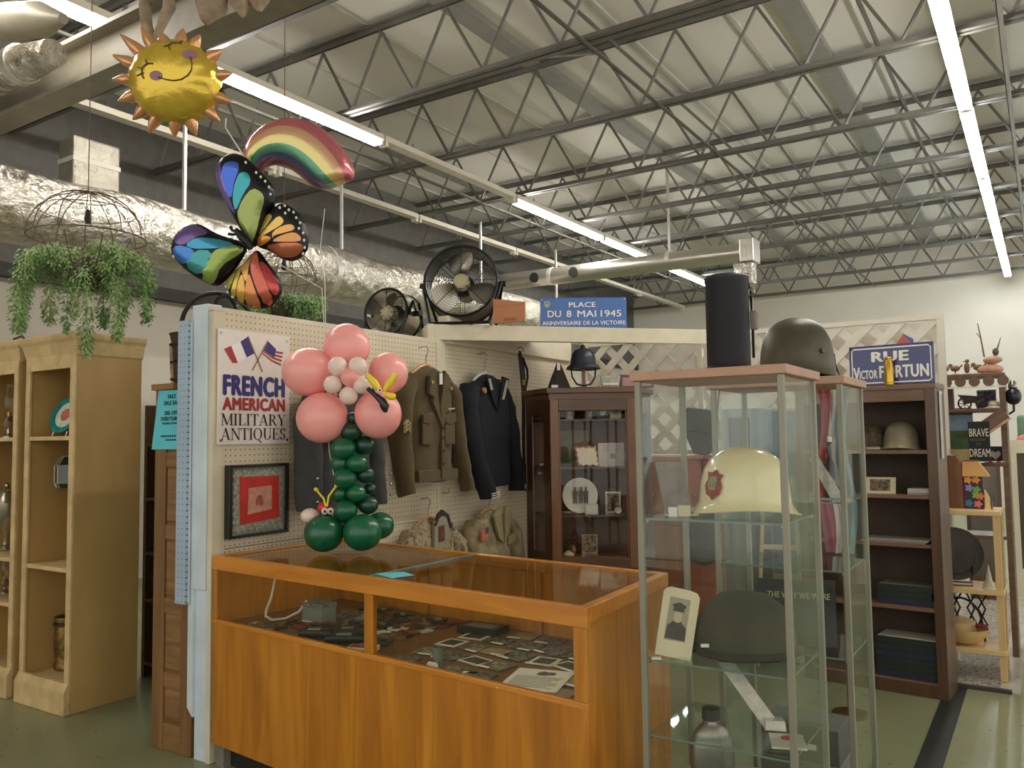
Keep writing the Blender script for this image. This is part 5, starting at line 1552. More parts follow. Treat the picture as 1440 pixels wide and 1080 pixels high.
# orange wooden cabinet and other things standing behind the glass cases
m_org = wood('red_orange_wood', (132, 62, 26), (168, 86, 40), 2, 8, .4, .2)
t = thing('orange_dresser', 'red brown wooden dresser standing under the lattice', 'dresser', (-2.62, 5.62, 0))
MB().box(0, .72, 0, .45, .0, 1.33).build('carcass', m_org, t, smooth=False, bevel=.004)
MB().box(-.02, .74, -.02, .46, 1.33, 1.355).build('top_board', m_org, t, smooth=False, bevel=.004)
for z0, z1 in ((.08, .45), (.48, .85), (.88, 1.28)):
    d_ = MB().box(.03, .69, -.015, 0, z0, z1).build('drawer', m_org, t, smooth=False, bevel=.004)
    for x in (.2, .52):
        MB().ell((x, -.03, (z0 + z1) / 2), .016, 10, 8).build('knob', m_metal[0], d_)
# grey rucksack hung in front of the dresser
t = thing('canvas_rucksack', 'grey green canvas bag hanging on the front of the red dresser', 'bag', (-2.02, 5.50, .62))
m_cvs = M('grey_green_canvas', (74, 70, 54), .95, var=.15)
MB().lathe([(.03, 0), (.10, .03), (.12, .15), (.115, .28), (.09, .36), (.03, .38)], 16, sy=.6).wobble(.012, 9, 2).build('bag', m_cvs, t)
MB().tube([(0, .0, .36), (0, .04, .7), (0, .1, .742)], .01, 6, flat=.4).build('strap', M('dark_brown_leather', (44, 34, 26), .5), t)
t = thing('framed_board', 'tall teal grey framed board leaning behind the glass cases', 'board', (-1.62, 5.80, 0.0), 10)
MB().box(0, .30, 0, .012, .55, 1.66).build('board', M('teal_grey_board', (98, 124, 122), .5, var=.12, scale=3), t, smooth=False)
for a, b_ in ((-.02, 0), (.30, .32)):
    MB().box(a, b_, -.006, .016, 0.0, 1.68).build('frame_side', M('pale_gold_frame', (176, 156, 100), .5), t, smooth=False)
MB().box(-.02, .32, -.006, .016, 1.66, 1.68).build('frame_rail', M('pale_gold_frame', (176, 156, 100), .5), t, smooth=False)
MB().box(0, .3, -.006, .016, .52, .55).build('frame_rail', M('pale_gold_frame', (176, 156, 100), .5), t, smooth=False)
t = thing('step_ladder', 'small pale wooden ladder standing behind the glass cases', 'ladder', (-1.50, 5.5, 0), 10)
for x0, x1 in ((-.09, -.16), (.09, .16)):
    MB().tube([(x1, 0, 0), (x0, 0.06, 1.22)], .014, 6).build('rail', M('pale_ladder_wood', (196, 176, 120), .6), t)
for z in (.25, .5, .75, 1.0):
    w_ = lerp(.155, .095, z / 1.22)
    MB().box(-w_, w_, z * .05 - .012, z * .05 + .012, z, z + .03).build('rung', M('pale_ladder_wood', (196, 176, 120), .6), t, smooth=False)
t = thing('boxed_model', 'grey case with a white panel on a stand behind the glass cases', 'case', (-1.74, 5.55, 0))
MB().box(-.10, .12, 0, .2, 0, 1.38).build('pedestal', M('charcoal_board', (66, 64, 58), .7, var=.1), t, smooth=False)
MB().box(-.13, .15, -.02, .22, 1.38, 1.68).build('case', M('pale_blue_grey', (150, 156, 160), .4, var=.08), t, smooth=False, bevel=.006)
MB().box(-.08, .06, -.024, -.02, 1.42, 1.62).build('dark_window', M('window_dark', (70, 70, 74), .3), t, smooth=False)

# ================================================================== TWO GLASS TOWER CASES
m_alu = M('satin_aluminium', (142, 140, 122), .4, .3, var=.03)
m_slab = M('pinkish_laminate', (190, 148, 122), .5, var=.05)
m_tglass = glass('tower_glass', (.975, .986, .979), .02, 1.26)
m_shelfg = glass('shelf_glass', (.92, .955, .935), .03, 1.4)
m_gedge = M('green_glass_edge', (104, 128, 112), .15, var=.05)
def tower(x0, x1, y0, y1, label, shelves, zt=1.705):
    t = thing('glass_tower', label, 'display case', (x0, y0, 0), 0, 'glass tower cases')
    w, d = x1 - x0, y1 - y0
    MB().box(-.012, w + .012, -.012, d + .012, zt - .028, zt).build('top_slab', m_slab, t, smooth=False, bevel=.003)
    MB().box(-.004, w + .004, -.004, d + .004, 0, .10).build('plinth', m_slab, t, smooth=False, bevel=.003)
    for x, y in ((0, 0), (w - .019, 0), (0, d - .019), (w - .019, d - .019)):
        MB().box(x, x + .019, y, y + .019, .10, zt - .028).build('corner_post', m_alu, t, smooth=False, bevel=.002)
    for (a, b_, c_, d_) in ((.019, w - .019, .006, .011), (.019, w - .019, d - .011, d - .006), (.006, .011, .019, d - .019), (w - .011, w - .006, .019, d - .019)):
        MB().box(a, b_, c_, d_, .10, zt - .028).build('glass_pane', m_tglass, t, smooth=False)
    for z in shelves:
        s = MB().box(.014, w - .014, .014, d - .014, z - .006, z).build('glass_shelf', m_shelfg, t, smooth=False)
        MB().box(.014, w - .014, .0135, .0145, z - .006, z).build('shelf_edge', m_gedge, s, smooth=False)
        MB().box(w - .0145, w - .0135, .0145, d - .014, z - .006, z).build('shelf_edge', m_gedge, s, smooth=False)
        for x, y in ((.02, .02), (w - .026, .02), (.02, d - .026), (w - .026, d - .026)):
            MB().box(x, x + .006, y, y + .006, z - .014, z - .006).build('shelf_clip', m_silver, t, smooth=False)
    return t
tower(-1.105, -.635, 2.43, 2.83, 'nearest glass tower case holding the white helmet', [1.243, .805, .575])
tower(-1.075, -.60, 3.06, 3.46, 'second glass tower case just behind the first', [1.26, 1.02, .72])
ZTOP = 1.705
# black leather shell carrier
m_carr = M('black_shell_leather', (28, 30, 36), .55, var=.12, scale=9)
t = thing('shell_carrier', 'tall black leather shell carrier standing on the glass tower', 'carrier', (-.875, 2.68, ZTOP))
MB().lathe([(.068, 0), (.0705, .004), (.0705, .3), (.072, .302), (.073, .318), (.066, .324), (0, .326)], 32).build('tube_body', m_carr, t)
MB().tube([(.0715 * math.cos(R(a)), .0715 * math.sin(R(a)), .02) for a in range(0, 360, 12)], .003, 6, closed=True).build('bottom_seam', m_carr, t)
MB().tube([(.06, .035, .31), (.068, .04, .26), (.07, .043, .2), (.071, .04, .05)], .007, 6, flat=.5).build('strap', m_carr, t)
MB().tube([(.074 + .01 * math.cos(R(a)), .03, .268 + .014 * math.sin(R(a))) for a in range(0, 360, 30)], .0025, 6, closed=True).build('ring', m_silver, t)
MB().box(.068, .088, .02, .045, .142, .205).build('grey_tag', M('grey_tag_board', (128, 118, 108), .7), t, smooth=False, bevel=.004)
MB().tube([(.075, .03, .2), (.077, .03, .25)], .0015, 5).build('tag_string', m_silver, t)
# steel helmet on top
m_steelh = M('olive_steel_helmet', (84, 80, 62), .45, .35, var=.16, scale=8)
def steel_helmet(name, label, loc, rz, s, mat, zs=1.0):
    t = thing(name, label, 'helmet', loc, rz)
    rows = []
    n = 32
    prof = [(1.17, .0), (1.08, .012), (1.0, .032), (.975, .06), (.95, .10), (.88, .145), (.74, .185), (.52, .212), (.26, .226), (.06, .23)]
    for k_, (r_, z) in enumerate(prof):
        row = []
        for j in range(n):
            a = 2 * math.pi * j / n
            dip = (.02 * math.cos(2 * a) + .012 * math.cos(a)) * max(0, 1 - z / .1)
            row.append((.125 * s * r_ * math.cos(a) * 1.12, .125 * s * r_ * math.sin(a) * .98, s * zs * (z + .02 - dip * .6)))
        rows.append(row)
    mb = MB().grid(rows, True)
    inner = [[(x * .96, y * .96, z - .004 * s) for x, y, z in r_] for r_ in rows]
    mb.grid([list(reversed(r_)) for r_ in inner], True)
    mb.grid([rows[0], inner[0]][::-1], True)
    mb.add(rows[-1], [tuple(range(n))])
    mb.build('shell', mat, t)
    rim = [(x * 1.005, y * 1.005, z) for x, y, z in rows[0]]
    MB().tube(rim, .003 * s, 6, closed=True).build('rim', mat, t)
    return t
t = steel_helmet('steel_helmet', 'worn olive steel helmet resting on the glass towers', (-.80, 3.27, ZTOP - .008), 33, 1.02, m_steelh)
MB().cyl((.06, -.105, .115), (.062, -.118, .115), .010, n=12).build('rivet', M('pewter', (92, 88, 78), .3, .8), t)
MB().tube([(.13, .02, .09), (.148, .01, .11), (.142, -.01, .07), (.15, -.02, .03), (.158, -.03, .014)], .005, 6).build('chin_strap', M('dark_brown_leather', (44, 34, 26), .5), t)

# inside the first case: white helmet with a crest
m_whel = M('cream_white_helmet', (226, 214, 166), .22, var=.04, coat=.4)
t = steel_helmet('white_helmet', 'cream white painted helmet with a coloured crest in the first case', (-.828, 2.655, 1.243), 33, 1.05, m_whel, zs=.84)
cr = MB().prism([(-.022, -.036), (-.008, -.042), (0, -.052), (.01, -.042), (.022, -.034), (.03, -.01), (.022, .012), (.03, .028), (.014, .03), (.008, .042), (-.006, .034), (-.024, .036), (-.02, .014), (-.03, -.008)], -.004, .004, 'xz')
cr.xform(Matrix.Translation((-.118, -.074, .108)) @ Matrix.Rotation(R(-52), 4, 'Z') @ Matrix.Rotation(R(-12), 4, 'X')).build('crest_red', M('crest_red', (150, 62, 44), .4, .2, var=.2, scale=60), t, smooth=False)
cr = MB().prism([(-.012, -.022), (.012, -.022), (.018, .0), (.012, .022), (-.012, .022), (-.018, 0)], -.0062, -.004, 'xz')
cr.xform(Matrix.Translation((-.118, -.074, .108)) @ Matrix.Rotation(R(-52), 4, 'Z') @ Matrix.Rotation(R(-12), 4, 'X')).build('crest_shield', blotch('crest_teal', [(60, 110, 110), (160, 150, 90), (50, 70, 80)], 60, .4), t, smooth=False)
# clear frames leaning at the left of the same shelf
t = thing('acrylic_stand', 'clear acrylic frame with grey print leaning left of the white helmet', 'frame', (-1.03, 2.60, 1.243), 25)
MB().hexa([(-.045, 0, 0), (.045, 0, 0), (.045, .006, 0), (-.045, .006, 0)], [(-.075, .05, .17), (.015, .05, .17), (.015, .056, .17), (-.075, .056, .17)]).build('print', M('grey_print', (134, 124, 112), .3, var=.15, scale=20, coat=.5), t, smooth=False)
MB().box(-.05, .06, -.03, .07, 0, .004).build('foot', m_silver, t, smooth=False)
t = thing('cream_card_box', 'tiny cream box with white card left of the white helmet', 'box', (-.99, 2.54, 1.243), 20)
MB().box(-.02, .02, -.015, .015, 0, .035).build('box', m_card, t, smooth=False, bevel=.002)
MB().box(-.05, -.022, -.012, -.009, 0, .03).build('card', m_tagw, t, smooth=False)
# second shelf: portrait, peaked dark cap, dark stand
SH2 = .805
t = thing('portrait_card', 'cream mounted photograph of an officer in the first case', 'photograph', (-1.03, 2.492, SH2), 26)
mt = Matrix.Rotation(R(-14), 4, 'X') @ Matrix.Rotation(R(11), 4, 'Y')
MB().prism([(-.05, .0), (.062, .0), (.064, .196), (.054, .21), (.034, .214), (-.028, .216), (-.044, .21), (-.052, .198)], 0, .004, 'xz').xform(mt).build('mount', M('ivory_mount', (218, 206, 168), .6, var=.04), t, smooth=False)
MB().prism([(-.03, .05), (.036, .053), (.036, .185), (-.028, .185)], -.0012, -.0002, 'xz').xform(mt).build('photo_ground', M('photo_pale_ground', (160, 150, 122), .5, var=.1), t, smooth=False)
m_unif = M('photo_uniform', (66, 58, 44), .5, var=.2, scale=60)
MB().prism([(-.028, .055), (.035, .056), (.033, .095), (.016, .112), (-.008, .112), (-.026, .095)], -.0022, -.0013, 'xz').xform(mt).build('photo_tunic', m_unif, t, smooth=False)
MB().prism(rounded([(-.008, .108), (.014, .108), (.018, .13), (.013, .146), (-.006, .146), (-.01, .13)], 1), -.003, -.0023, 'xz').xform(mt).build('photo_face', M('photo_face', (190, 172, 136), .5), t, smooth=False)
MB().prism([(-.015, .142), (.022, .142), (.02, .15), (.026, .162), (.004, .172), (-.018, .162), (-.012, .15)], -.0036, -.0031, 'xz').xform(mt).build('photo_cap', m_unif, t, smooth=False)
MB().hexa([(.0, .05, 0), (.075, .05, 0), (.075, .11, 0), (.0, .11, 0)], [(.02, .062, .17), (.055, .062, .17), (.055, .07, .17), (.02, .07, .17)]).build('easel', M('dark_easel', (52, 50, 44), .5), t, smooth=False)
MB().box(-.06, -.03, -.03, -.01, .0, .006).build('price_card', m_tagw, t, smooth=False)
t = thing('soldier_hat', 'large soft dark olive cap filling the middle of the first case', 'hat', (-.845, 2.66, SH2), 30)
m_capc = M('dark_olive_cloth', (74, 70, 52), .95, var=.12, scale=9)
mb = MB().lathe([(.135, 0), (.15, .012), (.152, .05), (.145, .1), (.12, .15), (.075, .185), (.02, .197)], 26, sx=1.05, sy=.85)
mb.wobble(.012, 8, 1).build('crown', m_capc, t)
mb = MB().lathe([(.158, .004), (.168, .01), (.160, .024), (.148, .03)], 26, sx=1.05, sy=.85).wobble(.006, 8, 1)
mb.build('band', M('cap_band', (58, 54, 40), .95), t)
MB().box(-.155, -.13, -.09, -.085, .04, .05).build('price_tag', m_tagw, t, smooth=False)
# third shelf and floor of the case
t = thing('wrapped_tie', 'plastic wrapped cloth strip leaning on the low glass shelf', 'packet', (-.79, 2.66, .577), 30)
MB().hexa([(-.0, .0, .0), (.055, 0, .0), (.055, .012, .0), (-.0, .012, .0)], [(-.12, .1, .175), (-.07, .1, .18), (-.07, .112, .18), (-.12, .112, .175)]).wobble(.004, 25).build('plastic_sleeve', M('crinkled_plastic', (206, 200, 184), .15, var=.12, scale=26, coat=.6), t, smooth=False)
MB().box(.0, .06, -.02, .03, 0, .03).wobble(.006, 30).build('folded_end', M('crinkled_plastic', (206, 200, 184), .15), t, smooth=False)
t = thing('plastic_booklet', 'booklet in clear plastic with red print on the low glass shelf', 'booklet', (-.70, 2.58, .577), 20)
MB().box(-.05, .05, -.06, .06, 0, .006).build('cover', M('booklet_pale', (190, 186, 164), .3, var=.1, coat=.4), t, smooth=False)
MB().lathe([(.018, .006), (.018, .0075), (0, .0076)], 14, c=(0, .02, 0)).build('red_seal', M('booklet_red', (176, 60, 60), .4), t)
m_cant = M('old_aluminium', (132, 128, 117), .28, .85, var=.15, scale=12)
t = thing('water_canteen', 'old aluminium military canteen on the floor of the first case', 'canteen', (-.925, 2.55, .40), 33)
MB().lathe([(.05, 0), (.064, .01), (.068, .05), (.068, .135), (.065, .15), (.055, .18), (.036, .2), (.026, .208), (.026, .215)], 26, sy=.6).build('flask', m_cant, t)
MB().lathe([(.024, .215), (.028, .218), (.028, .25), (.022, .255), (0, .256)], 18).build('cap', M('dark_canteen_cap', (66, 62, 54), .5, .4), t)
MB().tube([(.069, 0, .145), (.0, -.043, .148), (-.069, 0, .145)], .003, 6).build('seam', m_cant, t)
MB().box(.06, .09, -.04, -.035, .0, .04).build('price_tag', m_tagw, t, smooth=False)
tag(MB().box(-.995, -.66, 2.46, 2.80, .38, .399).build('display_riser', M('pale_green_riser', (150, 152, 124), .5), smooth=False), 'pale riser board under the canteen in the first case', 'riser')
tag(MB().box(-1.08, -.655, 2.455, 2.805, .10, .378).build('riser_box', M('pale_green_riser', (150, 152, 124), .5), smooth=False), 'pale box under the canteen in the bottom of the first case', 'box')
t = thing('door_key', 'small dark metal knob fitting beside the canteen', 'fitting', (-.80, 2.52, .40))
MB().tube([(0, 0, 0), (.0, 0, .04), (.012, 0, .055), (.026, 0, .045)], .008, 8).build('hook', M('pewter', (92, 88, 78), .3, .8), t)
MB().lathe([(.018, 0), (.018, .005), (.006, .008)], 14).build('foot', M('pewter', (92, 88, 78), .3, .8), t)

# inside the second case
t = thing('film_poster', 'dark tilted book with yellow title the way we were in the second case', 'book', (-.82, 3.20, .72), 12)
mt = Matrix.Rotation(R(-20), 4, 'X')
MB().box(-.14, .14, 0, .025, 0, .24).xform(mt).build('cover', M('charcoal_cover', (50, 48, 44), .4, var=.1), t, smooth=False)
t2 = text('THE WAY WE WERE', .22, .022, M('yellow_title', (190, 186, 120), .5), t, (-.1, -.004, .17), rot=(R(70), 0, 0), bold=.015)
MB().box(-.14, .14, .003, .022, .238, .241).xform(mt).build('page_edge', m_card, t, smooth=False)
t = thing('glass_wedge', 'slanted clear acrylic book stand in the second case', 'stand', (-.68, 3.2, 1.26), 10)
MB().hexa([(-.0, 0, 0), (.05, 0, 0), (.05, .08, 0), (0, .08, 0)], [(-.07, 0, .15), (-.04, 0, .16), (-.04, .08, .16), (-.07, .08, .15)]).build('wedge', m_icy, t, smooth=False)
MB().box(-.07, .06, 0, .08, 0, .004).build('foot', m_silver, t, smooth=False)
t = thing('dark_trophy', 'slim black bottle standing on the top shelf of the second case', 'bottle', (-.70, 3.3, 1.26))
MB().lathe([(.022, 0), (.024, .004), (.024, .12), (.01, .15), (.009, .2), (.011, .21)], 16).build('bottle_body', M('black_bottle', (30, 28, 30), .15, coat=.5), t)
MB().lathe([(.012, .21), (.012, .23), (0, .231)], 12).build('stopper', m_silver, t)
t = thing('stacked_boxes', 'low stack of grey boxes on the bottom shelf of the second case', 'boxes', (-.80, 3.2, .10))
for i, (w_, z) in enumerate(((.2, 0), (.18, .12), (.17, .24))):
    MB().box(-w_ / 2 - .05, w_ / 2 + .05, -.1, .1, z, z + .118).build('box', [M('grey_box_a', (96, 94, 84), .7), M('grey_box_b', (124, 120, 106), .7)][i % 2], t, smooth=False, bevel=.003)
MB().box(.0, .06, -.102, -.1, .28, .3).build('price_tag', m_tagw, t, smooth=False)
# furled tricolour between the case and the bookcase
t = thing('furled_flag', 'hanging red white and blue flag beside the second glass tower', 'flag', (-.955, 4.75, 0))
MB().cyl((0, 0, 0), (0, 0, 1.85), .012).build('pole', m_pine, t)
MB().lathe([(.09, 0), (.09, .02), (.02, .03)], 20).build('base', m_mah, t)
for k_, (x0, x1, mt_) in enumerate(((-.10, -.03, M('flag_cloth_red', (160, 56, 56), .8, var=.1)), (-.04, .02, M('flag_cloth_white', (214, 206, 196), .8, var=.05)), (.01, .07, M('flag_cloth_blue', (84, 124, 136), .8, var=.1)))):
    rows = []
    for i in range(12):
        z = 1.8 - i * .085
        rows.append([(lerp(x0, x1, j / 6) + .02 * math.sin(i * .7 + k_), -.05 + .02 * math.sin(j * 1.9 + i * .3) - .015 * k_, z) for j in range(7)])
    mb = MB().grid(rows)
    mb.grid([[(x, y + .006, z) for x, y, z in reversed(r_)] for r_ in rows])
    mb.build('cloth_band', mt_, t)

# ================================================================== DARK BOOKCASE
m_wal = wood('dark_walnut', (66, 46, 30), (100, 72, 48), 2, 9, .4, .2)
m_walx = wood('walnut_rail', (104, 76, 56), (134, 102, 78), 0, 9, .45, .1)
m_walin = M('bookcase_inside', (70, 56, 44), .7, var=.1)
BX, BY, BRZ = -.53, 5.285, -5
BW = .80
bk = thing('dark_bookcase', 'dark walnut bookcase carrying the rue victor fortun sign', 'bookcase', (BX, BY, 0), BRZ)
def bb(x0, x1, y0, y1, z0, z1, name, mat, bev=.002):
    return MB().box(x0, x1, y0, y1, z0, z1).build(name, mat, bk, smooth=False, bevel=bev)
bb(-BW, -BW + .03, 0, .25, 0, 1.78, 'side_panel', m_wal)
bb(-.028, 0, 0, .25, 0, 1.78, 'side_panel', m_wal)
bb(-BW + .03, -.028, .235, .25, 0, 1.75, 'back_panel', m_walin)
bb(-BW - .005, .005, -.006, .252, 1.755, 1.785, 'top_board', m_walx)
bb(-BW + .03, -.028, .0, .02, 1.685, 1.755, 'top_rail', m_walx)
for a, b_ in ((-BW, -BW + .055), (-.055, 0)):
    bb(a, b_, -.012, 0, 0, 1.755, 'face_stile', m_wal)
bb(-BW + .055, -.055, -.008, .01, 0, .075, 'base_rail', m_wal)
BS = [1.40, 1.14, .86, .50, .08]
for z in BS:
    bb(-BW + .03, -.028, -.004, .235, z - .022, z, 'shelf', m_walx)
cb, sb = math.cos(R(BRZ)), math.sin(R(BRZ))
def bl(x, y, z):
    return (BX + x * cb - y * sb, BY + x * sb + y * cb, z)
def bthing(name, lab, cat, x, y, z, rz=0, group=None):
    return thing(name, lab, cat, bl(x, y, z), BRZ + rz, group)
t = steel_helmet('shelf_helmet', 'mottled grey green helmet on the bookcase top shelf', bl(-.22, .13, BS[0] - .01), BRZ + 10, .72, M('mottled_helmet', (130, 122, 94), .5, .2, var=.25, scale=5))
MB().tube([(-.09, -.03, .015), (-.05, -.1, .012), (.05, -.1, .012), (.09, -.03, .015)], .004, 6).build('chin_strap', M('dark_brown_leather', (44, 34, 26), .5), t)
t = steel_helmet('shelf_helmet', 'dark netted helmet beside the mottled one on the bookcase', bl(-.40, .17, BS[0] - .01), BRZ - 20, .66, M('netted_helmet', (84, 74, 56), .8, .1, var=.35, scale=40))
MB().tube([(-.09, -.03, .015), (-.05, -.1, .012), (.05, -.1, .012), (.09, -.03, .015)], .004, 6).build('chin_strap', M('dark_brown_leather', (44, 34, 26), .5), t)
t = bthing('bayonet', 'short black bayonet lying on the bookcase top shelf', 'bayonet', -.44, .04, BS[0], 5)
MB().box(-.09, .04, -.012, .012, 0, .014).build('scabbard', m_fanblk, t, smooth=False, bevel=.003)
MB().box(.04, .12, -.01, .01, .002, .018).build('grip', M('bone_grip', (170, 160, 140), .4), t, smooth=False, bevel=.003)
t = bthing('small_picture', 'small cream framed picture on the bookcase second shelf', 'picture', -.335, .06, BS[1], 3)
mt = Matrix.Rotation(R(-14), 4, 'X')
MB().box(-.085, .085, 0, .01, 0, .1).xform(mt).build('mount', M('ivory_mount', (218, 206, 168), .6), t, smooth=False)
MB().box(-.058, .055, -.001, 0, .016, .086).xform(mt).build('print', m_photo[0], t, smooth=False)
t = bthing('grey_card_box', 'flat grey box at the right of the bookcase second shelf', 'box', -.11, .1, BS[1])
MB().box(-.07, .06, -.06, .06, 0, .035).build('box', M('grey_white_card', (190, 184, 172), .7), t, smooth=False, bevel=.003)
MB().box(-.06, .05, -.0615, -.06, .008, .012).build('label_line', m_grey, t, smooth=False)
t = bthing('paper_sheets', 'pile of white sheets on the bookcase third shelf', 'papers', -.26, .12, BS[2])
for i in range(3):
    MB().box(-.19, .17, -.11, .1, i * .006, i * .006 + .004).build('sheet', M('grey_paper', (168, 160, 146), .7, var=.06), t, smooth=False, loc=(.008 * i, -.004 * i, 0))
m_gbook = M('dark_green_binding', (28, 42, 36), .6, var=.15)
m_bbook = M('dark_blue_binding', (34, 40, 58), .6, var=.15)
def pile(z, n, nm, lab, topmat, x=-.22, w=.30):
    for i in range(n):
        t = bthing('album_volume', '%s, %s from the top' % (lab, ORD[n - 1 - i]), 'album', x + random.uniform(-.006, .006), .13, z + i * .038, random.uniform(-1.5, 1.5), nm)
        MB().box(-w / 2, w / 2, -.1, .1, 0, .006).build('cover', m_gbook if i % 3 else m_bbook, t, smooth=False)
        MB().box(-w / 2 + .006, w / 2 - .006, -.094, .1, .006, .031).build('page_block', M('dark_page_edge', (70, 70, 60), .8), t, smooth=False)
        MB().box(-w / 2, w / 2, -.1, .1, .031, .037).build('cover', m_gbook if i % 3 else m_bbook, t, smooth=False)
        MB().box(-w / 2, w / 2, -.103, -.1, 0, .037).build('spine', m_gbook if i % 3 else m_bbook, t, smooth=False)
        if i == n - 1:
            MB().box(-w / 2 + .01, w / 2 - .01, -.09, .09, .037, .041).build('top_sheet', topmat, t, smooth=False)
pile(BS[3], 3, 'albums on the fourth shelf', 'dark bound album on the bookcase fourth shelf', M('grey_top_sheet', (112, 108, 92), .7))
pile(BS[4], 6, 'albums on the bottom shelf', 'dark green album on the bookcase bottom shelf', M('pale_top_sheet', (196, 188, 172), .7), w=.34)
# RUE VICTOR FORTUN
m_dkblue = M('dark_blue_enamel', (34, 40, 104), .18, var=.06, coat=.5)
t = bthing('street_sign', 'dark blue enamel street sign reading rue victor fortun', 'sign', -.485, .07, 1.787)
W_, H_ = .475, .245
MB().box(0, W_, 0, .012, 0, H_).build('plate', m_dkblue, t, smooth=False, bevel=.006)
fr = []
for a, b_, c_, d_ in ((.03, W_ - .03, H_ - .022, H_ - .014), (.03, W_ - .03, .014, .022), (.014, .02, .03, H_ - .03), (W_ - .02, W_ - .014, .03, H_ - .03)):
    MB().box(a, b_, -.0012, 0, c_, d_).build('border_line', m_white, t, smooth=False)
for p in ([(.014, H_ - .03), (.03, H_ - .014), (.03, H_ - .022), (.02, H_ - .03)], [(W_ - .014, H_ - .03), (W_ - .03, H_ - .014), (W_ - .03, H_ - .022), (W_ - .02, H_ - .03)],
          [(.014, .03), (.03, .014), (.03, .022), (.02, .03)], [(W_ - .014, .03), (W_ - .03, .014), (W_ - .03, .022), (W_ - .02, .03)]):
    MB().prism(p, -.0012, 0, 'xz').build('border_corner', m_white, t, smooth=False)
text('RUE', .2, .058, m_white, t, (.135, -.0006, .145), bold=.05)
text('V', .035, .072, m_white, t, (.024, -.0006, .042), bold=.045)
text('ICTOR', .1, .05, m_white, t, (.06, -.0006, .045), bold=.045)
text('FORTUN', .268, .072, m_white, t, (.175, -.0006, .045), bold=.045)
for x in (.01, W_ - .01):
    MB().cyl((x, -.004, H_ - .012), (x, 0, H_ - .012), .006).build('bolt', m_rust, t)
t = bthing('shell_casing', 'brass shell casing standing in front of the dark blue sign', 'shell casing', -.245, .012, 1.787)
MB().lathe([(.03, 0), (.03, .006), (.026, .008), (.026, .012), (.029, .014), (.027, .12), (.02, .14), (.02, .165), (.012, .168), (0, .168)], 20).build('casing', M('polished_brass', (196, 160, 70), .22, .9, var=.06), t)
MB().lathe([(.0205, .15), (.022, .153), (.0205, .156)], 20).build('neck_ring', M('polished_brass', (196, 160, 70), .22, .9), t)
t = bthing('price_strip', 'pale hanging plastic strip on the right side of the bookcase', 'strip', .004, .10, 1.35)
MB().box(0, .004, -.03, .03, 0, .38).build('strip', M('cloudy_plastic', (190, 184, 168), .4), t, smooth=False)
MB().box(0, .007, -.03, .03, .37, .39).build('tape', m_tagw, t, smooth=False)

# ================================================================== STALL AT THE RIGHT
m_rw = wood('brown_stall_wood', (84, 58, 40), (120, 88, 62), 0, 9, .5, .1)
t = thing('stall_rack', 'brown open shelving rack with ornaments in the right hand stall', 'rack', (0, 6.48, 0))
for x in (-.74, -.245):
    MB().box(x - .018, x + .018, .0, .3, 0, 1.88).build('upright', m_rw, t, smooth=False)
for z in (1.90, 1.66, 1.29, .8):
    MB().box(-.76, -.225, -.01, .3, z - .025, z).build('shelf', m_rw, t, smooth=False, bevel=.003)
MB().box(-.76, -.225, -.016, -.01, 1.80, 1.815).build('pale_strip', m_tagw, t, smooth=False)
for i in range(6):
    MB().lathe([(.035, 0), (.035, .004), (0, .005)], 14).xform(Matrix.Translation((-.66 + .085 * i, -.014, 1.845)) @ Matrix.Rotation(R(90), 4, 'X')).build('scallop', m_rw, t)
# carved birds along the top
m_bird = M('carved_bird_wood', (120, 88, 62), .6, var=.2, scale=30)
m_drift = M('pale_driftwood', (190, 148, 116), .7, var=.15, scale=14)
labs = ['small carved bird nearest the bookcase on the stall rack', 'carved bird with raised tail, second on the stall rack', 'upright carved owl like bird on the stall rack', 'carved bird perched left of the driftwood pile']
for i, (x, lab) in enumerate(zip((-.598, -.528, -.455, -.385), labs)):
    t = thing('carved_bird', lab, 'bird carving', (x, 6.6, 1.90), group='carved birds')
    MB().box(-.025, .025, -.02, .02, 0, .012).build('base', m_drift, t, smooth=False, bevel=.004)
    up = i in (2,)
    MB().ell((0, 0, .05), (.018 if up else .032, .018, .042 if up else .022), 12, 8).build('body', m_bird, t)
    MB().ell((.004 if up else -.028, 0, .098 if up else .072), .014, 10, 7).build('head', m_bird, t)
    MB().cyl((-.04 if not up else -.008, 0, .072 if not up else .098), (-.056 if not up else -.024, 0, .07 if not up else .094), .004, .001, 6).build('beak', m_metal[2], t)
    MB().hexa([(.02, -.008, .045), (.026, -.008, .06), (.026, .008, .06), (.02, .008, .045)], [(.05, -.01, .068), (.046, -.01, .078), (.046, .01, .078), (.05, .01, .068)]).build('tail', m_bird, t, smooth=False)
    MB().cyl((0, 0, .01), (0, 0, .034), .004, n=6).build('perch', m_metal[2], t)
t = thing('driftwood_pile', 'rounded driftwood pieces with a bird and tall twig on the stall rack', 'driftwood', (-.315, 6.6, 1.90))
MB().ell((.0, 0, .032), (.085, .05, .034), 16, 9).wobble(.008, 14).build('lower_log', m_drift, t)
MB().ell((.02, 0, .095), (.06, .04, .03), 16, 9).wobble(.006, 18, 3).build('upper_log', m_drift, t)
MB().ell((.04, -.01, .15), (.02, .02, .028), 12, 8).build('bird_body', M('grey_bird', (84, 76, 66), .7, var=.2), t)
MB().tube([(-.03, 0, .12), (-.045, 0, .25), (-.06, 0, .36)], [.006, .005, .003], 6).build('twig', m_bird, t)
MB().tube([(-.045, 0, .25), (-.07, 0, .29)], .003, 5).build('twig_fork', m_bird, t)
MB().tube([(.05, -.01, .17), (.06, -.01, .2), (.075, -.01, .25)], [.006, .004, .002], 6).build('feather', M('grey_bird', (84, 76, 66), .7), t)
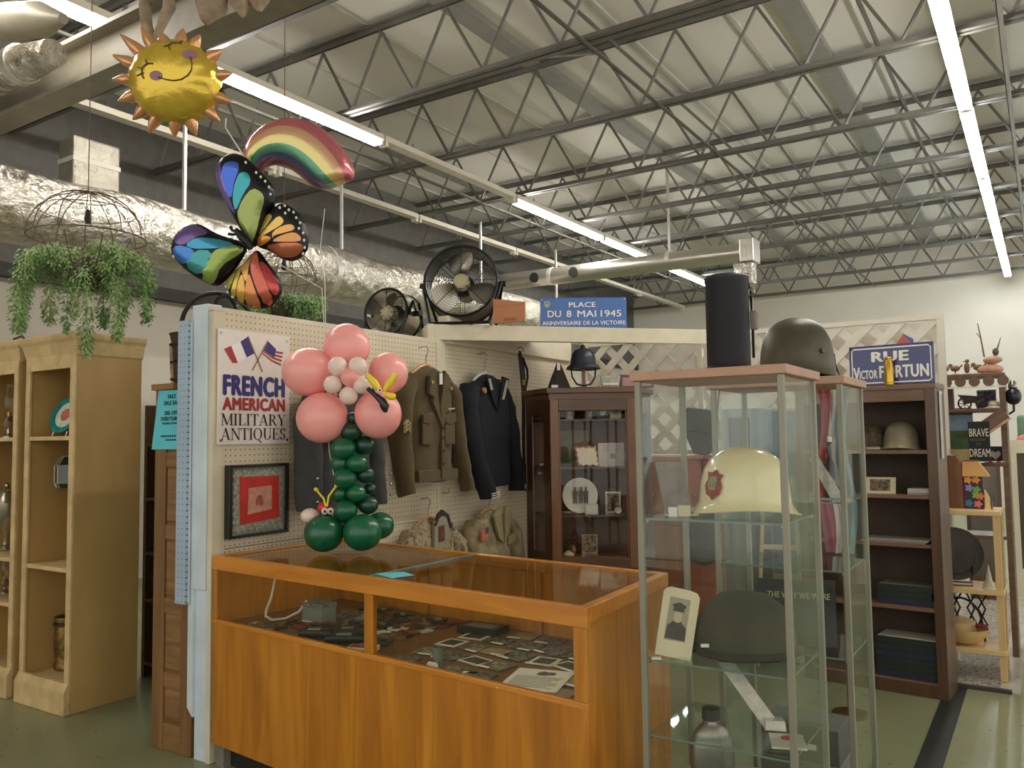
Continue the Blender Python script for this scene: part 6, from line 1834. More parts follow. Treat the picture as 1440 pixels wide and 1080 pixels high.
# second shelf: wheelbarrow, brown box, picture
t = thing('toy_wheelbarrow', 'dark little wheelbarrow on the stall rack', 'wheelbarrow', (-.43, 6.55, 1.66))
m_dkw = M('dark_barrow_wood', (54, 38, 32), .6, var=.2)
MB().prism([(-.085, .1), (.05, .085), (.025, .04), (-.045, .045)], -.04, .04, 'xz').build('tray', m_dkw, t, smooth=False)
MB().tube([(-.045 + .04 * math.cos(R(a)), 0, .04 + .04 * math.sin(R(a))) for a in range(0, 360, 20)], .006, 6, closed=True).build('wheel_rim', m_dkw, t)
for a in range(0, 180, 45):
    MB().cyl((-.045 + .038 * math.cos(R(a)), 0, .04 + .038 * math.sin(R(a))), (-.045 - .038 * math.cos(R(a)), 0, .04 - .038 * math.sin(R(a))), .003, n=5).build('spoke', m_dkw, t)
for y in (-.04, .04):
    MB().tube([(-.05, y * .3, .045), (.02, y, .06), (.12, y, .115)], .006, 6).build('handle', m_dkw, t)
    MB().tube([(.02, y, .06), (.035, y, .0)], .006, 6).build('leg', m_dkw, t)
t = thing('brown_box', 'upright brown box on the stall rack behind the bookcase edge', 'box', (-.60, 6.58, 1.66))
MB().box(-.06, .055, -.05, .05, 0, .15).build('box', M('dark_red_brown', (86, 60, 52), .6, var=.1), t, smooth=False, bevel=.003)
MB().box(-.062, .057, -.052, .052, .15, .16).build('lid', m_dkw, t, smooth=False)
t = thing('dusk_picture', 'small violet landscape picture behind the toy wheelbarrow', 'picture', (-.35, 6.70, 1.66))
MB().box(-.06, .06, 0, .01, 0, .135).build('frame', m_tagw, t, smooth=False)
MB().box(-.052, .052, -.002, 0, .01, .125).build('print', blotch('dusk_print', [(66, 62, 90), (120, 116, 140), (170, 160, 150)], 22), t, smooth=False)
t = thing('straw_hat', 'pale straw hat lying right of the toy wheelbarrow', 'hat', (-.30, 6.53, 1.66))
MB().lathe([(.06, 0), (.062, .004), (.035, .014), (.032, .04), (.02, .05), (0, .052)], 18).build('hat_body', M('straw', (214, 200, 160), .7, var=.12, scale=50), t)
MB().lathe([(.0345, .014), (.0345, .022), (.033, .023)], 18).build('hat_band', M('hat_band', (60, 56, 60), .7), t)
# leaning board in front
t = thing('leaning_board', 'brown board leaning diagonally across the stall rack', 'board', (-.312, 6.36, 1.57), rot=(0, R(-38), 0))
MB().box(-.13, .10, -.012, .012, -.045, .035).build('face', m_rw, t, smooth=False, bevel=.003)
MB().box(-.13, .10, -.013, .013, -.06, -.045).build('light_edge', m_drift, t, smooth=False)
MB().box(.06, .09, .012, .14, -.02, .0).build('mounting_bracket', m_rw, t, smooth=False)
MB().box(-.1, -.06, -.016, -.012, -.075, -.035).build('price_tag', m_tagw, t, smooth=False)
# BRAVE / DREAM sign
m_chalk = M('chalk_black', (30, 28, 26), .7, var=.1)
m_chw = M('chalk_white', (206, 200, 180), .7)
t = thing('slogan_sign', 'black upright slogan sign reading brave enough to dream', 'sign', (-.448, 6.34, 1.305))
MB().box(0, .125, 0, .012, 0, .265).build('board', m_chalk, t, smooth=False, bevel=.002)
text('BRAVE', .112, .052, m_chw, t, (.006, -.0006, .165), bold=.02)
text('ENOUGH', .09, .018, M('chalk_grey', (110, 104, 94), .7), t, (.01, -.0006, .135), bold=.01)
text('TO', .03, .018, M('chalk_grey', (110, 104, 94), .7), t, (.04, -.0006, .105), bold=.01)
text('DREAM', .12, .052, m_chw, t, (.003, -.0006, .03), bold=.02)
MB().box(.02, .10, .012, .15, 0, .02).build('foot', m_chalk, t, smooth=False)
t = thing('landscape_painting', 'blue and green landscape painting on the stall rack', 'painting', (-.735, 6.60, 1.29))
MB().box(0, .30, 0, .015, .09, .36).build('canvas', M('painted_green', (86, 106, 74), .7, var=.2, scale=12), t, smooth=False)
MB().box(.0, .30, -.002, 0, .22, .33).build('painted_sky', M('painted_sky', (150, 172, 196), .7, var=.12, scale=10), t, smooth=False)
MB().box(0, .30, -.004, .016, .36, .38).build('top_frame', M('gilt_frame', (190, 164, 112), .5, var=.15), t, smooth=False)
MB().box(0, .30, -.01, .02, 0.0, .09).build('gilt_moulding', M('gilt_frame', (190, 164, 112), .5), t, smooth=False, bevel=.01)
t = thing('heart_plaque', 'little black square plaque with a grey heart', 'plaque', (-.305, 6.52, 1.29))
MB().box(-.045, .045, 0, .015, 0, .11).build('plaque', m_chalk, t, smooth=False, bevel=.002)
MB().prism([(0, .02), (.03, .05), (.032, .068), (.018, .08), (0, .068), (-.018, .08), (-.032, .068), (-.03, .05)], -.002, 0, 'xz').build('heart', M('heart_grey', (160, 150, 136), .6), t, smooth=False)
t = thing('candy_cane_pen', 'red and white striped stick lying under the heart plaque', 'stick', (-.31, 6.485, 1.296))
for i in range(5):
    MB().cyl((-.06 + i * .024, 0, 0), (-.036 + i * .024, 0, 0), .006, n=8).build('stripe', M('stick_red', (196, 60, 60), .4) if i % 2 else m_tagw, t)
t = thing('glass_finial', 'black globe lamp with silver cap beyond the stall rack', 'lamp', (-.185, 6.6, 0))
MB().ell((0, 0, 1.74), (.05, .05, .06), 18, 12).build('globe', M('black_globe', (30, 32, 44), .3), t)
MB().lathe([(.025, 1.795), (.03, 1.80), (.025, 1.83), (.01, 1.85), (0, 1.852)], 16).build('cap', m_silver, t)
MB().tube([(0, 0, 1.68), (0, 0, 1.64), (-.03, .02, 1.62)], .008, 6).build('wall_arm', m_fanblk, t)
# ladder shelf of pale pine
m_pale = wood('pale_pine', (196, 160, 104), (222, 188, 132), 2, 8, .5, .1)
m_palex = wood('pale_pine_shelf', (206, 172, 116), (228, 196, 140), 0, 8, .5, .1)
t = thing('pine_shelf', 'narrow pale pine shelf unit at the front of the right hand stall', 'shelf', (-.78, 5.80, 0))
for x in (0, .475):
    for y in (0, .3):
        MB().box(x, x + .038, y, y + .03, .01, 1.0).build('leg', m_pale, t, smooth=False, bevel=.002)
for z in (1.02, .545, .19):
    MB().box(-.005, .518, -.01, .335, z - .028, z).build('shelf', m_palex, t, smooth=False, bevel=.002)
t = thing('iron_plate', 'dark round iron plate propped on a wire easel on the pine shelf', 'plate', (-.535, 5.97, .545), 8)
MB().lathe([(0, 0), (.1, .0), (.14, .01), (.165, .02), (.165, .026), (.13, .018), (0, .008)], 30).xform(Matrix.Translation((0, 0, .185)) @ Matrix.Rotation(R(78), 4, 'X')).build('plate_body', M('dark_iron_plate', (62, 54, 46), .4, .3, var=.15), t)
MB().tube([(.12 * math.cos(R(a)), -.015 + .03 * math.sin(R(a)), .185 + .12 * math.sin(R(a))) for a in range(0, 360, 15)], .004, 6, closed=True).build('raised_ring', M('dark_iron_plate', (62, 54, 46), .4), t)
MB().tube([(-.08, -.09, .03), (-.08, -.09, .004), (.09, -.09, .004), (.09, -.09, .12), (.09, .05, .004), (-.08, .05, .004)], .004, 6).build('easel', m_fanblk, t)
t = thing('white_ornament', 'small white pointed ornament beside the iron plate', 'ornament', (-.345, 5.88, .545))
MB().lathe([(.03, 0), (.032, .02), (.018, .05), (.012, .09), (.002, .14)], 14).build('ornament_body', M('white_china', (196, 184, 168), .2), t)
MB().lathe([(.035, 0), (.035, .006), (.03, .007)], 14).build('base', m_tagw, t)
t = thing('wire_basket', 'black bent iron wine rack on the lower pine shelf', 'rack', (-.50, 6.02, .19))
m_irn = M('black_iron', (40, 34, 28), .5, .6)
MB().tube([(.12 * math.cos(R(a)) - .02, 0, .10 + .16 * math.sin(R(a))) for a in range(0, 181, 15)], .007, 6).build('arch', m_irn, t)
for dx in (-.14, -.06, .02, .08):
    MB().tube([(dx, 0, .10), (dx + .04, 0, .2), (dx + .0, 0, .29)], .006, 6).build('rod', m_irn, t)
    MB().tube([(dx + .05, 0, .1), (dx - .0, 0, .2), (dx + .05, 0, .29)], .006, 6).build('rod', m_irn, t)
MB().tube([(-.16, 0, .1), (.12, 0, .1)], .007, 6).build('base_bar', m_irn, t)
for dx in (-.15, .11):
    MB().cyl((dx, 0, 0), (dx, 0, .1), .006, n=6).build('foot', m_irn, t)
t = thing('wooden_bowl', 'turned wooden bowl with a red leaf on the lowest pine shelf', 'bowl', (-.50, 5.92, .19))
MB().lathe([(.05, 0), (.1, .02), (.14, .07), (.15, .1), (.142, .1), (.13, .07), (.09, .03), (0, .02)], 28).build('bowl_body', wood('turned_maple', (196, 160, 100), (220, 188, 130), 0), t)
MB().lathe([(.10, .08), (.1, .13), (.06, .15), (0, .152)], 18, c=(-.03, .02, 0)).build('inner_bowl', M('inner_tan', (200, 168, 112), .5), t)
MB().prism(rounded([(-.04, 0), (.0, -.025), (.05, .0), (.0, .03)], 1), .095, .115, 'xy').xform(Matrix.Translation((.1, -.03, .01))).build('red_leaf', M('dark_red_leaf', (130, 40, 36), .6), t, smooth=False)
t = thing('carved_chest', 'tall reddish carved wooden box on top of the pine shelf', 'box', (-.535, 6.0, 1.02))
MB().prism([(-.06, 0), (.065, 0), (.065, .29), (.04, .335), (-.035, .335), (-.06, .29)], -.06, .06, 'xz').build('box_body', wood('red_walnut', (92, 56, 32), (128, 82, 48), 2), t, smooth=False, bevel=.004)
MB().box(-.045, .05, -.064, -.06, .02, .27).build('front_panel', wood('red_walnut', (92, 56, 32), (128, 82, 48), 2), t, smooth=False, bevel=.003)
MB().box(.065, .072, -.06, .06, 0, .28).build('red_edge', M('red_edge', (140, 52, 44), .6), t, smooth=False)
t = thing('painted_tin', 'floral painted box in bright colours on the pine shelf', 'box', (-.405, 5.98, 1.02))
MB().box(-.055, .05, -.04, .04, 0, .20).build('box_body', M('dark_floral_ground', (66, 40, 56), .5), t, smooth=False)
cols = [((-.03, .18), (236, 170, 60)), ((.015, .18), (230, 150, 60)), ((-.025, .13), (150, 140, 190)), ((.015, .12), (110, 170, 70)), ((.01, .085), (120, 180, 80)), ((-.03, .035), (50, 120, 150)), ((.02, .03), (220, 110, 100)), ((.035, .08), (220, 120, 60))]
for i, ((x, z), cc) in enumerate(cols):
    p = []
    for j in range(20):
        a = 2 * math.pi * j / 20
        r_ = .021 * (1 + .28 * math.cos(5 * a))
        p.append((x + r_ * math.cos(a), z + r_ * math.sin(a)))
    MB().prism(p, -.0425 - .0005 * i, -.04, 'xz').build('painted_flower', M('flower_paint_%d' % i, cc, .5, var=.05), t, smooth=False)
t = thing('tan_lampshade', 'tan slanted card shade on top of the floral box', 'shade', (-.405, 5.98, 1.222))
MB().hexa([(-.06, -.05, 0), (.09, -.05, 0), (.09, .05, 0), (-.06, .05, 0)], [(-.055, -.03, .095), (.03, -.03, .095), (.03, .03, .095), (-.055, .03, .095)]).build('shade_body', M('tan_card', (206, 152, 88), .6, var=.06), t, smooth=False)
MB().box(-.057, .032, -.032, .032, .095, .1).build('rim', m_rw, t, smooth=False)
t = thing('yellow_wedge', 'pale yellow card triangle beside the floral box', 'card', (-.335, 5.96, 1.02))
MB().prism([(-.012, 0), (.02, 0), (.012, .07), (-.012, .12)], -.03, .03, 'xz').build('card', M('pale_yellow_card', (222, 196, 130), .6), t, smooth=False)
MB().box(.021, .026, -.03, .03, 0, .05).build('edge', m_rw, t, smooth=False)
# tall mirror and beige panel further back
t = thing('dark_mirror', 'dark framed mirror standing on the far edge of the carpet', 'mirror', (-.62, 8.55, 0.012), 4)
MB().box(0, .22, 0, .03, 0, 1.2).build('mirror_glass', M('mirror_grey', (110, 104, 92), .12, .6), t, smooth=False)
for a, b_ in ((-.03, 0), (.22, .25)):
    MB().box(a, b_, -.01, .04, 0, 1.23).build('frame_side', m_mah, t, smooth=False)
MB().box(0, .22, -.01, .04, 1.2, 1.23).build('frame_rail', m_mah, t, smooth=False)
MB().box(0, .22, -.01, .04, 0.0, .2).build('frame_rail', m_mah, t, smooth=False)
t = thing('beige_screen', 'tall beige framed screen at the right edge of the picture', 'screen', (-.34, 8.9, 0))
MB().box(0, .09, 0, .04, 0, 1.42).build('side_board', m_cream_w, t, smooth=False)
MB().box(.09, .8, 0, .04, 1.30, 1.42).build('top_board', m_cream_w, t, smooth=False)
MB().box(.09, .8, .0, .04, 0, .25).build('bottom_board', m_cream_w, t, smooth=False)
MB().box(.09, .8, .015, .03, .25, 1.30).build('dark_panel', M('dark_panel', (76, 66, 54), .6, var=.1), t, smooth=False)
t = thing('green_cushion', 'green upholstered bench back at the far right edge', 'bench', (-.28, 10.6, 0))
MB().box(0, .9, 0, .5, 0, 1.32).build('bench_body', wood('bench_brown', (110, 70, 40), (140, 96, 60), 0), t, smooth=False, bevel=.01)
MB().box(0, .9, .1, .4, 1.32, 1.68).build('green_back', M('dull_green_cloth', (110, 140, 110), .9, var=.08), t, smooth=False, bevel=.03)
MB().ell((.12, .0, 1.40), (.12, .06, .09), 14, 9).wobble(.02, 12).build('pink_cushion', M('pink_cloth', (206, 130, 134), .9), t)

# ================================================================== HANGING FERNS
m_leaf = M('pale_fern_green', (150, 176, 112), .7, var=.25, scale=12)
m_leaf2 = M('mid_fern_green', (122, 156, 92), .7, var=.25, scale=12)
m_moss = M('dark_moss', (70, 66, 44), .95, var=.3, scale=20)
m_twig = M('rusty_wire', (96, 76, 56), .6, .3)
def plume(path, width, n, seed):
    rnd = random.Random(seed)
    mb = MB()
    pts = [Vector(p) for p in path]
    segs = len(pts) - 1
    mb.tube(pts, .0022, 4)
    for i in range(n):
        f = rnd.random() ** .9
        g = f * segs
        k_ = min(int(g), segs - 1)
        p = pts[k_].lerp(pts[k_ + 1], g - k_)
        wd = width * (.35 + .65 * math.sin(math.pi * min(1, .12 + f * .86)))
        a = rnd.uniform(0, 2 * math.pi)
        r_ = wd * rnd.random() ** .6
        c = p + Vector((math.cos(a) * r_, math.sin(a) * r_, rnd.uniform(-.02, .02)))
        l_ = rnd.uniform(.016, .034)
        d = Vector((math.cos(a) * .7, math.sin(a) * .7, -.9 + rnd.uniform(-.3, .6))).normalized() * l_
        s = Vector((-math.sin(a), math.cos(a), rnd.uniform(-.5, .5))).normalized() * rnd.uniform(.003, .006)
        mb.add([c - s, c + d * .5 + s * 1.2, c + d, c + d * .5 - s * 1.2 ], [(0, 1, 2, 3)])
    return mb
def fern(label, loc, k_, fronds, dome, ball, top, seed):
    t = thing('hanging_fern', label, 'fern', loc, 33, 'hanging ferns')
    rx, ry, rz = dome
    n = 12
    for i in range(n):
        a = 2 * math.pi * i / n
        MB().tube([(rx * math.cos(a) * math.cos(R(b_)), ry * math.sin(a) * math.cos(R(b_)), rz * math.sin(R(b_))) for b_ in range(0, 91, 15)], .0028, 5).build('basket_wire', m_twig, t)
    for h_ in (0, 35, 62):
        MB().tube([(rx * math.cos(R(h_)) * math.cos(R(a)), ry * math.cos(R(h_)) * math.sin(R(a)), rz * math.sin(R(h_))) for a in range(0, 360, 12)], .004 if h_ == 0 else .0028, 5, closed=True).build('basket_hoop', m_twig, t)
    for i in range(8):
        a = 2 * math.pi * i / 8
        MB().tube([(rx * .8 * math.cos(a), ry * .8 * math.sin(a), -.01), (rx * .62 * math.cos(a), ry * .62 * math.sin(a), -.12), (ball * .5 * math.cos(a), ball * .5 * math.sin(a), -.3)], .003, 5).build('lower_wire', m_twig, t)
    MB().tube([(0, 0, rz), (0, .0, top)], .003, 5).build('hanging_wire', m_twig, t)
    MB().lathe([(.012, -.02), (.02, 0), (.012, .05), (.006, .06)], 10, c=(0, 0, rz * .4)).build('hook_weight', M('dark_wire', (50, 44, 36), .5, .5), t)
    MB().ell((0, 0, -.2), (ball, ball, ball), 18, 12).wobble(.03, 9, seed).wobble(.012, 30, seed).build('moss_ball', m_moss, t)
    for i, (x0, z0, x1, z1, w, yd, cnt) in enumerate(fronds):
        y0 = yd
        mid = ((x0 + x1) / 2 + (x1 - x0) * .35, yd * 1.0, z0 + (z1 - z0) * .28)
        path = [(x0 * .3, yd * .3, -.2), (x0, y0, z0), mid, (x1, y0, lerp(z0, z1, .7)), (x1, y0, z1)]
        plume(path, w * 1.15, cnt * 2, seed * 31 + i).build('frond', m_leaf if i % 3 else m_leaf2, t)
    return t
# main fern: offsets in metres from the rim of its wire dome
K_ = 4.55 / 1161
def fr_(px0, py0, px1, py1, w, yd, cnt):
    return ((px0 - 128) * K_, (325 - py0) * K_, (px1 - 128) * K_, (325 - py1) * K_, w, yd, cnt)
FR_ = [fr_(60, 345, 38, 455, .055, -.02, 420), fr_(70, 350, 52, 462, .055, -.12, 420), fr_(80, 345, 66, 440, .05, .08, 380), fr_(50, 340, 32, 420, .05, .05, 300),
       fr_(95, 340, 60, 400, .07, -.1, 420), fr_(85, 335, 45, 380, .07, .0, 420), fr_(115, 380, 112, 460, .025, -.08, 160), fr_(128, 385, 124, 440, .028, -.1, 160),
       fr_(140, 375, 145, 492, .042, -.12, 460), fr_(150, 370, 153, 450, .04, .0, 300), fr_(165, 365, 183, 470, .05, -.08, 460), fr_(160, 350, 175, 430, .06, .05, 400),
       fr_(190, 360, 216, 445, .045, -.02, 380), fr_(185, 345, 212, 400, .05, .04, 260), fr_(155, 335, 185, 370, .08, -.06, 460), fr_(145, 340, 160, 372, .08, .1, 420), fr_(100, 335, 75, 372, .08, .08, 420)]
fern('large pale green fern hanging from a wire dome above the cream bookcase', (-4.42, 2.52, 2.64), K_, FR_, (.30, .30, .26), .10, 2.0, 3)
K_ = 5.6 / 1161
def fr2(px0, py0, px1, py1, w, yd, cnt):
    return ((px0 - 400) * K_, (395 - py0) * K_, (px1 - 400) * K_, (395 - py1) * K_, w, yd, cnt)
FR2 = [fr2(370, 420, 350, 445, .09, 0, 500), fr2(385, 420, 372, 452, .09, -.1, 500), fr2(400, 422, 398, 455, .09, .05, 500), fr2(415, 420, 425, 452, .09, -.05, 500), fr2(428, 420, 446, 448, .08, 0, 450), fr2(395, 415, 360, 430, .09, .08, 400), fr2(405, 415, 440, 430, .09, .1, 400)]
fern('smaller fern in a wire dome behind the butterfly balloon', (-4.30, 3.82, 2.60), K_, FR2, (.22, .22, .2), .09, 2.0, 8)

# ================================================================== DRIED THINGS HANGING UNDER THE GIRDER
m_dry = M('dry_grey_brown_bark', (150, 132, 108), .85, var=.25, scale=12, bump=.4, bscale=30)
def hung(name, label, loc, shapes):
    t = thing(name, label, 'dried branch', loc, 33)
    for nm, pts, rad in shapes:
        k = []
        MB().tube(pts, rad, 10).wobble(.02, 9, len(nm)).wobble(.008, 26, 4).build(nm, m_dry, t)
    MB().tube([(0, 0, .1), (0, 0, 4.6 - loc[2])], .003, 5).build('hanging_wire', m_twig, t)
    return t
hung('twisted_vine', 'twisted grey driftwood vine hanging left above the sun balloon', (-3.62, 2.36, 3.56),
     [('main_stem', [(.0, 0, .25), (-.03, .0, .1), (-.02, .01, 0), (.03, 0, -.1), (.02, 0, -.17)], [.03, .035, .03, .022, .012]), ('side_stem', [(.09, 0, .25), (.09, .01, .1), (.06, 0, -.02), (.03, 0, -.08)], [.025, .03, .025, .015])])
hung('dried_pod', 'large dry curled leaf pod hanging right above the sun balloon', (-3.20, 2.48, 3.62),
     [('pod_left', [(-.02, 0, .2), (-.04, 0, .08), (-.07, 0, -.04), (-.10, 0, -.12)], [.03, .06, .07, .02]), ('pod_right', [(.03, 0, .2), (.05, 0, .08), (.08, 0, -.02), (.09, 0, -.10)], [.04, .06, .05, .008]), ('pod_far', [(.12, .02, .2), (.14, .02, .08), (.15, .02, -.0), (.155, .02, -.05)], [.04, .06, .045, .01])])

# ================================================================== FOIL BALLOONS
def foilm(name, col, rough=.2):
    g_ = sum(col) / 3
    col = tuple(lerp(v, g_ + 30, .2) for v in col)
    m = foil(name, col, rough, .10, 6.0, .55)
    return m
KB = 3.9 / 1161
m_str = M('white_ribbon', (216, 212, 198), .5)
# --- sun
sun = thing('sun_balloon', 'yellow smiling sun foil balloon with orange points', 'balloon', (-3.377, 2.336, 3.20), rot=(R(14), 0, R(33)))
sun.scale = (1.1, 1.1, 1.1)
def sp_(px, py):
    return ((px - 247) * KB, (110 - py) * KB)
body = [(58.5 * math.cos(2 * math.pi * i / 48) * (1 + .012 * math.cos(12 * 2 * math.pi * i / 48)) * KB, 52 * math.sin(2 * math.pi * i / 48) * (1 + .012 * math.cos(12 * 2 * math.pi * i / 48)) * KB) for i in range(48)]
def hs(p):
    d = (p[0] / (58.5 * KB)) ** 2 + (p[1] / (52 * KB)) ** 2
    a = math.atan2(p[1], p[0])
    return .105 * math.sqrt(max(0, 1 - d)) ** .8 * (1 + .05 * math.cos(13 * a) * min(1, d * 1.2))
puff(body, .02, hs).build('sun_disc', foilm('sun_yellow_foil', (226, 186, 40)), sun, ang=80)
for px, py in [(209, 43), (235, 50), (262, 45), (283, 53), (310, 71), (182, 51), (170, 76), (167, 105), (171, 132), (188, 155), (207, 172), (240, 177), (268, 176), (300, 158), (317, 135), (320, 100)]:
    tx, tz = sp_(px, py)
    a = math.atan2(tz / 52, tx / 58.5)
    bx, bz = 55 * KB * math.cos(a), 49 * KB * math.sin(a)
    MB().tube([(bx * .93, 0, bz * .93), (lerp(bx, tx, .4), -.004, lerp(bz, tz, .4)), (lerp(bx, tx, .8), .0, lerp(bz, tz, .8)), (tx, 0, tz)], [.034, .026, .012, .004], 10, flat=.9).build('sun_ray', foilm('sun_orange_foil', (226, 156, 96)), sun)
m_line = M('printed_dark_line', (60, 44, 40), .4, var=0)
def on(p, lift=.004):
    return (p[0], -hs(p) - lift, p[1])
smile = [sp_(*p) for p in [(238, 109), (247, 112), (257, 113.5), (266, 112), (274, 107), (278.5, 100), (279.5, 92), (277, 84)]]
MB().tube([on(p) for p in smile], .0026, 5).build('smile', m_line, sun)
for c in ((235, 107), (276, 81)):
    cx_, cz_ = sp_(*c)
    pl = [(cx_ + .028 * math.cos(R(a)), cz_ + .02 * math.sin(R(a))) for a in range(0, 360, 24)]
    puff(pl, .012, hs, both=False, lift=.0015).build('cheek', M('mauve_cheek', (150, 104, 120), .4), sun)
for arcs in ([[(218, 110), (216.5, 104), (217, 98), (221, 94), (226, 92), (232, 92.5)], [(217, 98), (211, 96)], [(219, 103), (209, 106)], [(224, 93), (222.5, 87)]],
             [[(245, 71), (250, 70.5), (254, 67), (259, 66), (265, 66)], [(251, 70), (253, 76)], [(254, 67), (252, 63)], [(262, 66), (264, 62)]]):
    for pl in arcs:
        MB().tube([on(sp_(*p)) for p in pl], .0024, 5).build('eyelash', m_line, sun)
MB().tube([(.205, 0, -.15), (.2, .0, -.19), (.235, 0, -.25), (.27, 0, -.31), (.28, 0, -.36)], .003, 5).build('ribbon', m_str, sun)
# --- butterfly
but = thing('butterfly_balloon', 'rainbow coloured butterfly foil balloon with black veins', 'balloon', (-3.09, 2.583, 2.427), rot=(R(6), 0, R(33)))
def bpx(p):
    return ((p[0] - 362) * KB, (345 - p[1]) * KB)
WINGS = {
 'A': ([(352, 345), (338, 322), (322, 290), (310, 265), (306, 243), (310, 228), (320, 219), (333, 216), (346, 220), (360, 232), (372, 246), (384, 258), (390, 272), (388, 288), (378, 302), (370, 325), (362, 348)],
       [([(309, 250), (312, 236), (318, 232), (319, 252), (330, 284), (335, 300), (326, 290), (314, 268)], (120, 100, 180)), ([(320, 250), (324, 236), (333, 233), (342, 235), (343, 244), (337, 258), (333, 278), (328, 275)], (50, 96, 214)),
        ([(339, 262), (346, 248), (356, 250), (359, 262), (350, 274), (338, 298), (335, 282)], (40, 160, 170)), ([(340, 306), (350, 285), (362, 272), (373, 277), (376, 286), (370, 302), (363, 328), (356, 342), (349, 326)], (146, 160, 76))]),
 'B': ([(360, 345), (368, 320), (378, 300), (388, 288), (400, 286), (415, 294), (428, 310), (435, 332), (434, 350), (425, 363), (410, 369), (395, 365), (382, 354), (366, 349)],
       [([(367, 328), (372, 314), (379, 303), (387, 307), (384, 314), (370, 329)], (214, 190, 70)), ([(370, 332), (386, 317), (396, 308), (402, 312), (402, 318), (390, 325), (376, 332)], (222, 180, 70)), ([(389, 337), (390, 328), (403, 321), (414, 319), (418, 326), (404, 330), (391, 333)], (226, 160, 70)),
        ([(388, 341), (404, 333), (418, 330), (425, 336), (424, 342), (400, 342)], (214, 136, 66)), ([(379, 348), (400, 345), (425, 345), (426, 354), (414, 363), (398, 362), (386, 354)], (196, 104, 58)), ([(362, 344), (366, 333), (376, 334), (386, 337), (378, 343), (368, 347)], (232, 140, 40))]),
 'C': ([(350, 347), (335, 337), (315, 332), (300, 325), (285, 315), (272, 313), (258, 318), (247, 328), (240, 342), (241, 355), (248, 366), (262, 380), (280, 392), (298, 402), (310, 400), (325, 385), (340, 365)],
       [([(250, 338), (258, 324), (272, 318), (284, 320), (296, 329), (280, 334), (264, 345)], (110, 80, 150)), ([(270, 345), (284, 336), (305, 337), (332, 344), (318, 349), (300, 350), (280, 350)], (40, 150, 190)), ([(248, 352), (256, 346), (278, 352), (274, 362), (262, 371), (252, 363)], (50, 120, 206)),
        ([(265, 373), (281, 354), (302, 355), (298, 370), (284, 386)], (50, 150, 150)), ([(287, 388), (304, 357), (325, 349), (347, 347), (338, 359), (315, 374), (306, 394), (296, 396)], (140, 164, 66))]),
 'D': ([(357, 352), (345, 368), (330, 380), (318, 393), (316, 405), (325, 420), (345, 432), (365, 435), (382, 430), (394, 415), (396, 402), (388, 385), (375, 368), (365, 352)],
       [([(319, 399), (324, 388), (336, 376), (332, 392), (324, 408)], (206, 196, 60)), ([(326, 412), (334, 393), (338, 376), (342, 382), (336, 402), (333, 418)], (216, 180, 60)), ([(335, 420), (338, 402), (344, 386), (348, 404), (346, 418), (343, 426)], (222, 164, 60)),
        ([(340, 374), (356, 356), (354, 372), (350, 398), (345, 384)], (226, 160, 70)), ([(347, 426), (350, 402), (354, 386), (360, 404), (368, 430), (358, 432)], (220, 130, 60)), ([(357, 380), (358, 358), (364, 358), (368, 376), (376, 396), (384, 420), (374, 428), (364, 404)], (206, 88, 60)),
        ([(369, 372), (374, 372), (386, 388), (392, 402), (391, 412), (385, 414), (376, 392)], (206, 60, 60))]),
}
m_bfly = foilm('black_foil', (26, 24, 26), .3)
off = {'A': .012, 'B': 0.0, 'C': .0, 'D': .008}
for wn, (outl, cells) in WINGS.items():
    poly = rounded([bpx(p) for p in outl], 2)
    def hw(p, poly=poly, wn=wn):
        d = edge_dist(p, poly)
        q_ = min(1, d / .085)
        return .055 * math.sqrt(max(0, 1 - (1 - q_) ** 2)) + off[wn] * .2
    w_ = puff(poly, .016, hw).build('wing', m_bfly, but, ang=80)
    for i, (cell, cc) in enumerate(cells):
        cc_ = (sum(p[0] for p in cell) / len(cell), sum(p[1] for p in cell) / len(cell))
        cp = rounded([bpx((cc_[0] + (p[0] - cc_[0]) * 1.13, cc_[1] + (p[1] - cc_[1]) * 1.13)) for p in cell], 1)
        cp = [p for p in cp if inside(p, poly)]
        puff(cp, .014, hw, both=True, lift=.0022).build('wing_cell', foilm('foil_%s_%d' % (wn, i), cc, .18), w_, ang=80)
rnd = random.Random(4)
for wn, pts in (('B', [(392, 291), (398, 295), (404, 292), (410, 298), (406, 303), (416, 301), (420, 309), (425, 316), (424, 324), (429, 330), (430, 340), (430, 350), (427, 358)]), ('D', [(317, 402), (321, 410), (328, 417)]), ('A', [(366, 246), (372, 252), (378, 258), (383, 266), (385, 276), (352, 232)]), ('C', [(246, 334), (243, 345), (246, 360)])):
    poly = rounded([bpx(p) for p in WINGS[wn][0]], 2)
    for p in pts:
        x, z = bpx(p)
        d = edge_dist((x, z), poly)
        h_ = .055 * math.sqrt(max(0, 1 - (1 - min(1, d / .085)) ** 2)) + off[wn] * .2
        MB().ell((x, -h_ - .002, z), (.006, .003, .0075), 8, 6).build('white_spot', M('spot_white', (224, 220, 206), .4), but)
MB().tube([(bpx(p)[0], -.055, bpx(p)[1]) for p in [(337, 325), (345, 334), (352, 342), (358, 352)]], [.012, .02, .022, .014], 10).build('body', m_bfly, but)
for pts in ([(340, 330), (333, 326), (331, 321)], [(340, 332), (332, 332), (328, 331)]):
    MB().tube([(bpx(p)[0], -.06, bpx(p)[1]) for p in pts], [.006, .006, .009], 8).build('antenna', m_bfly, but)
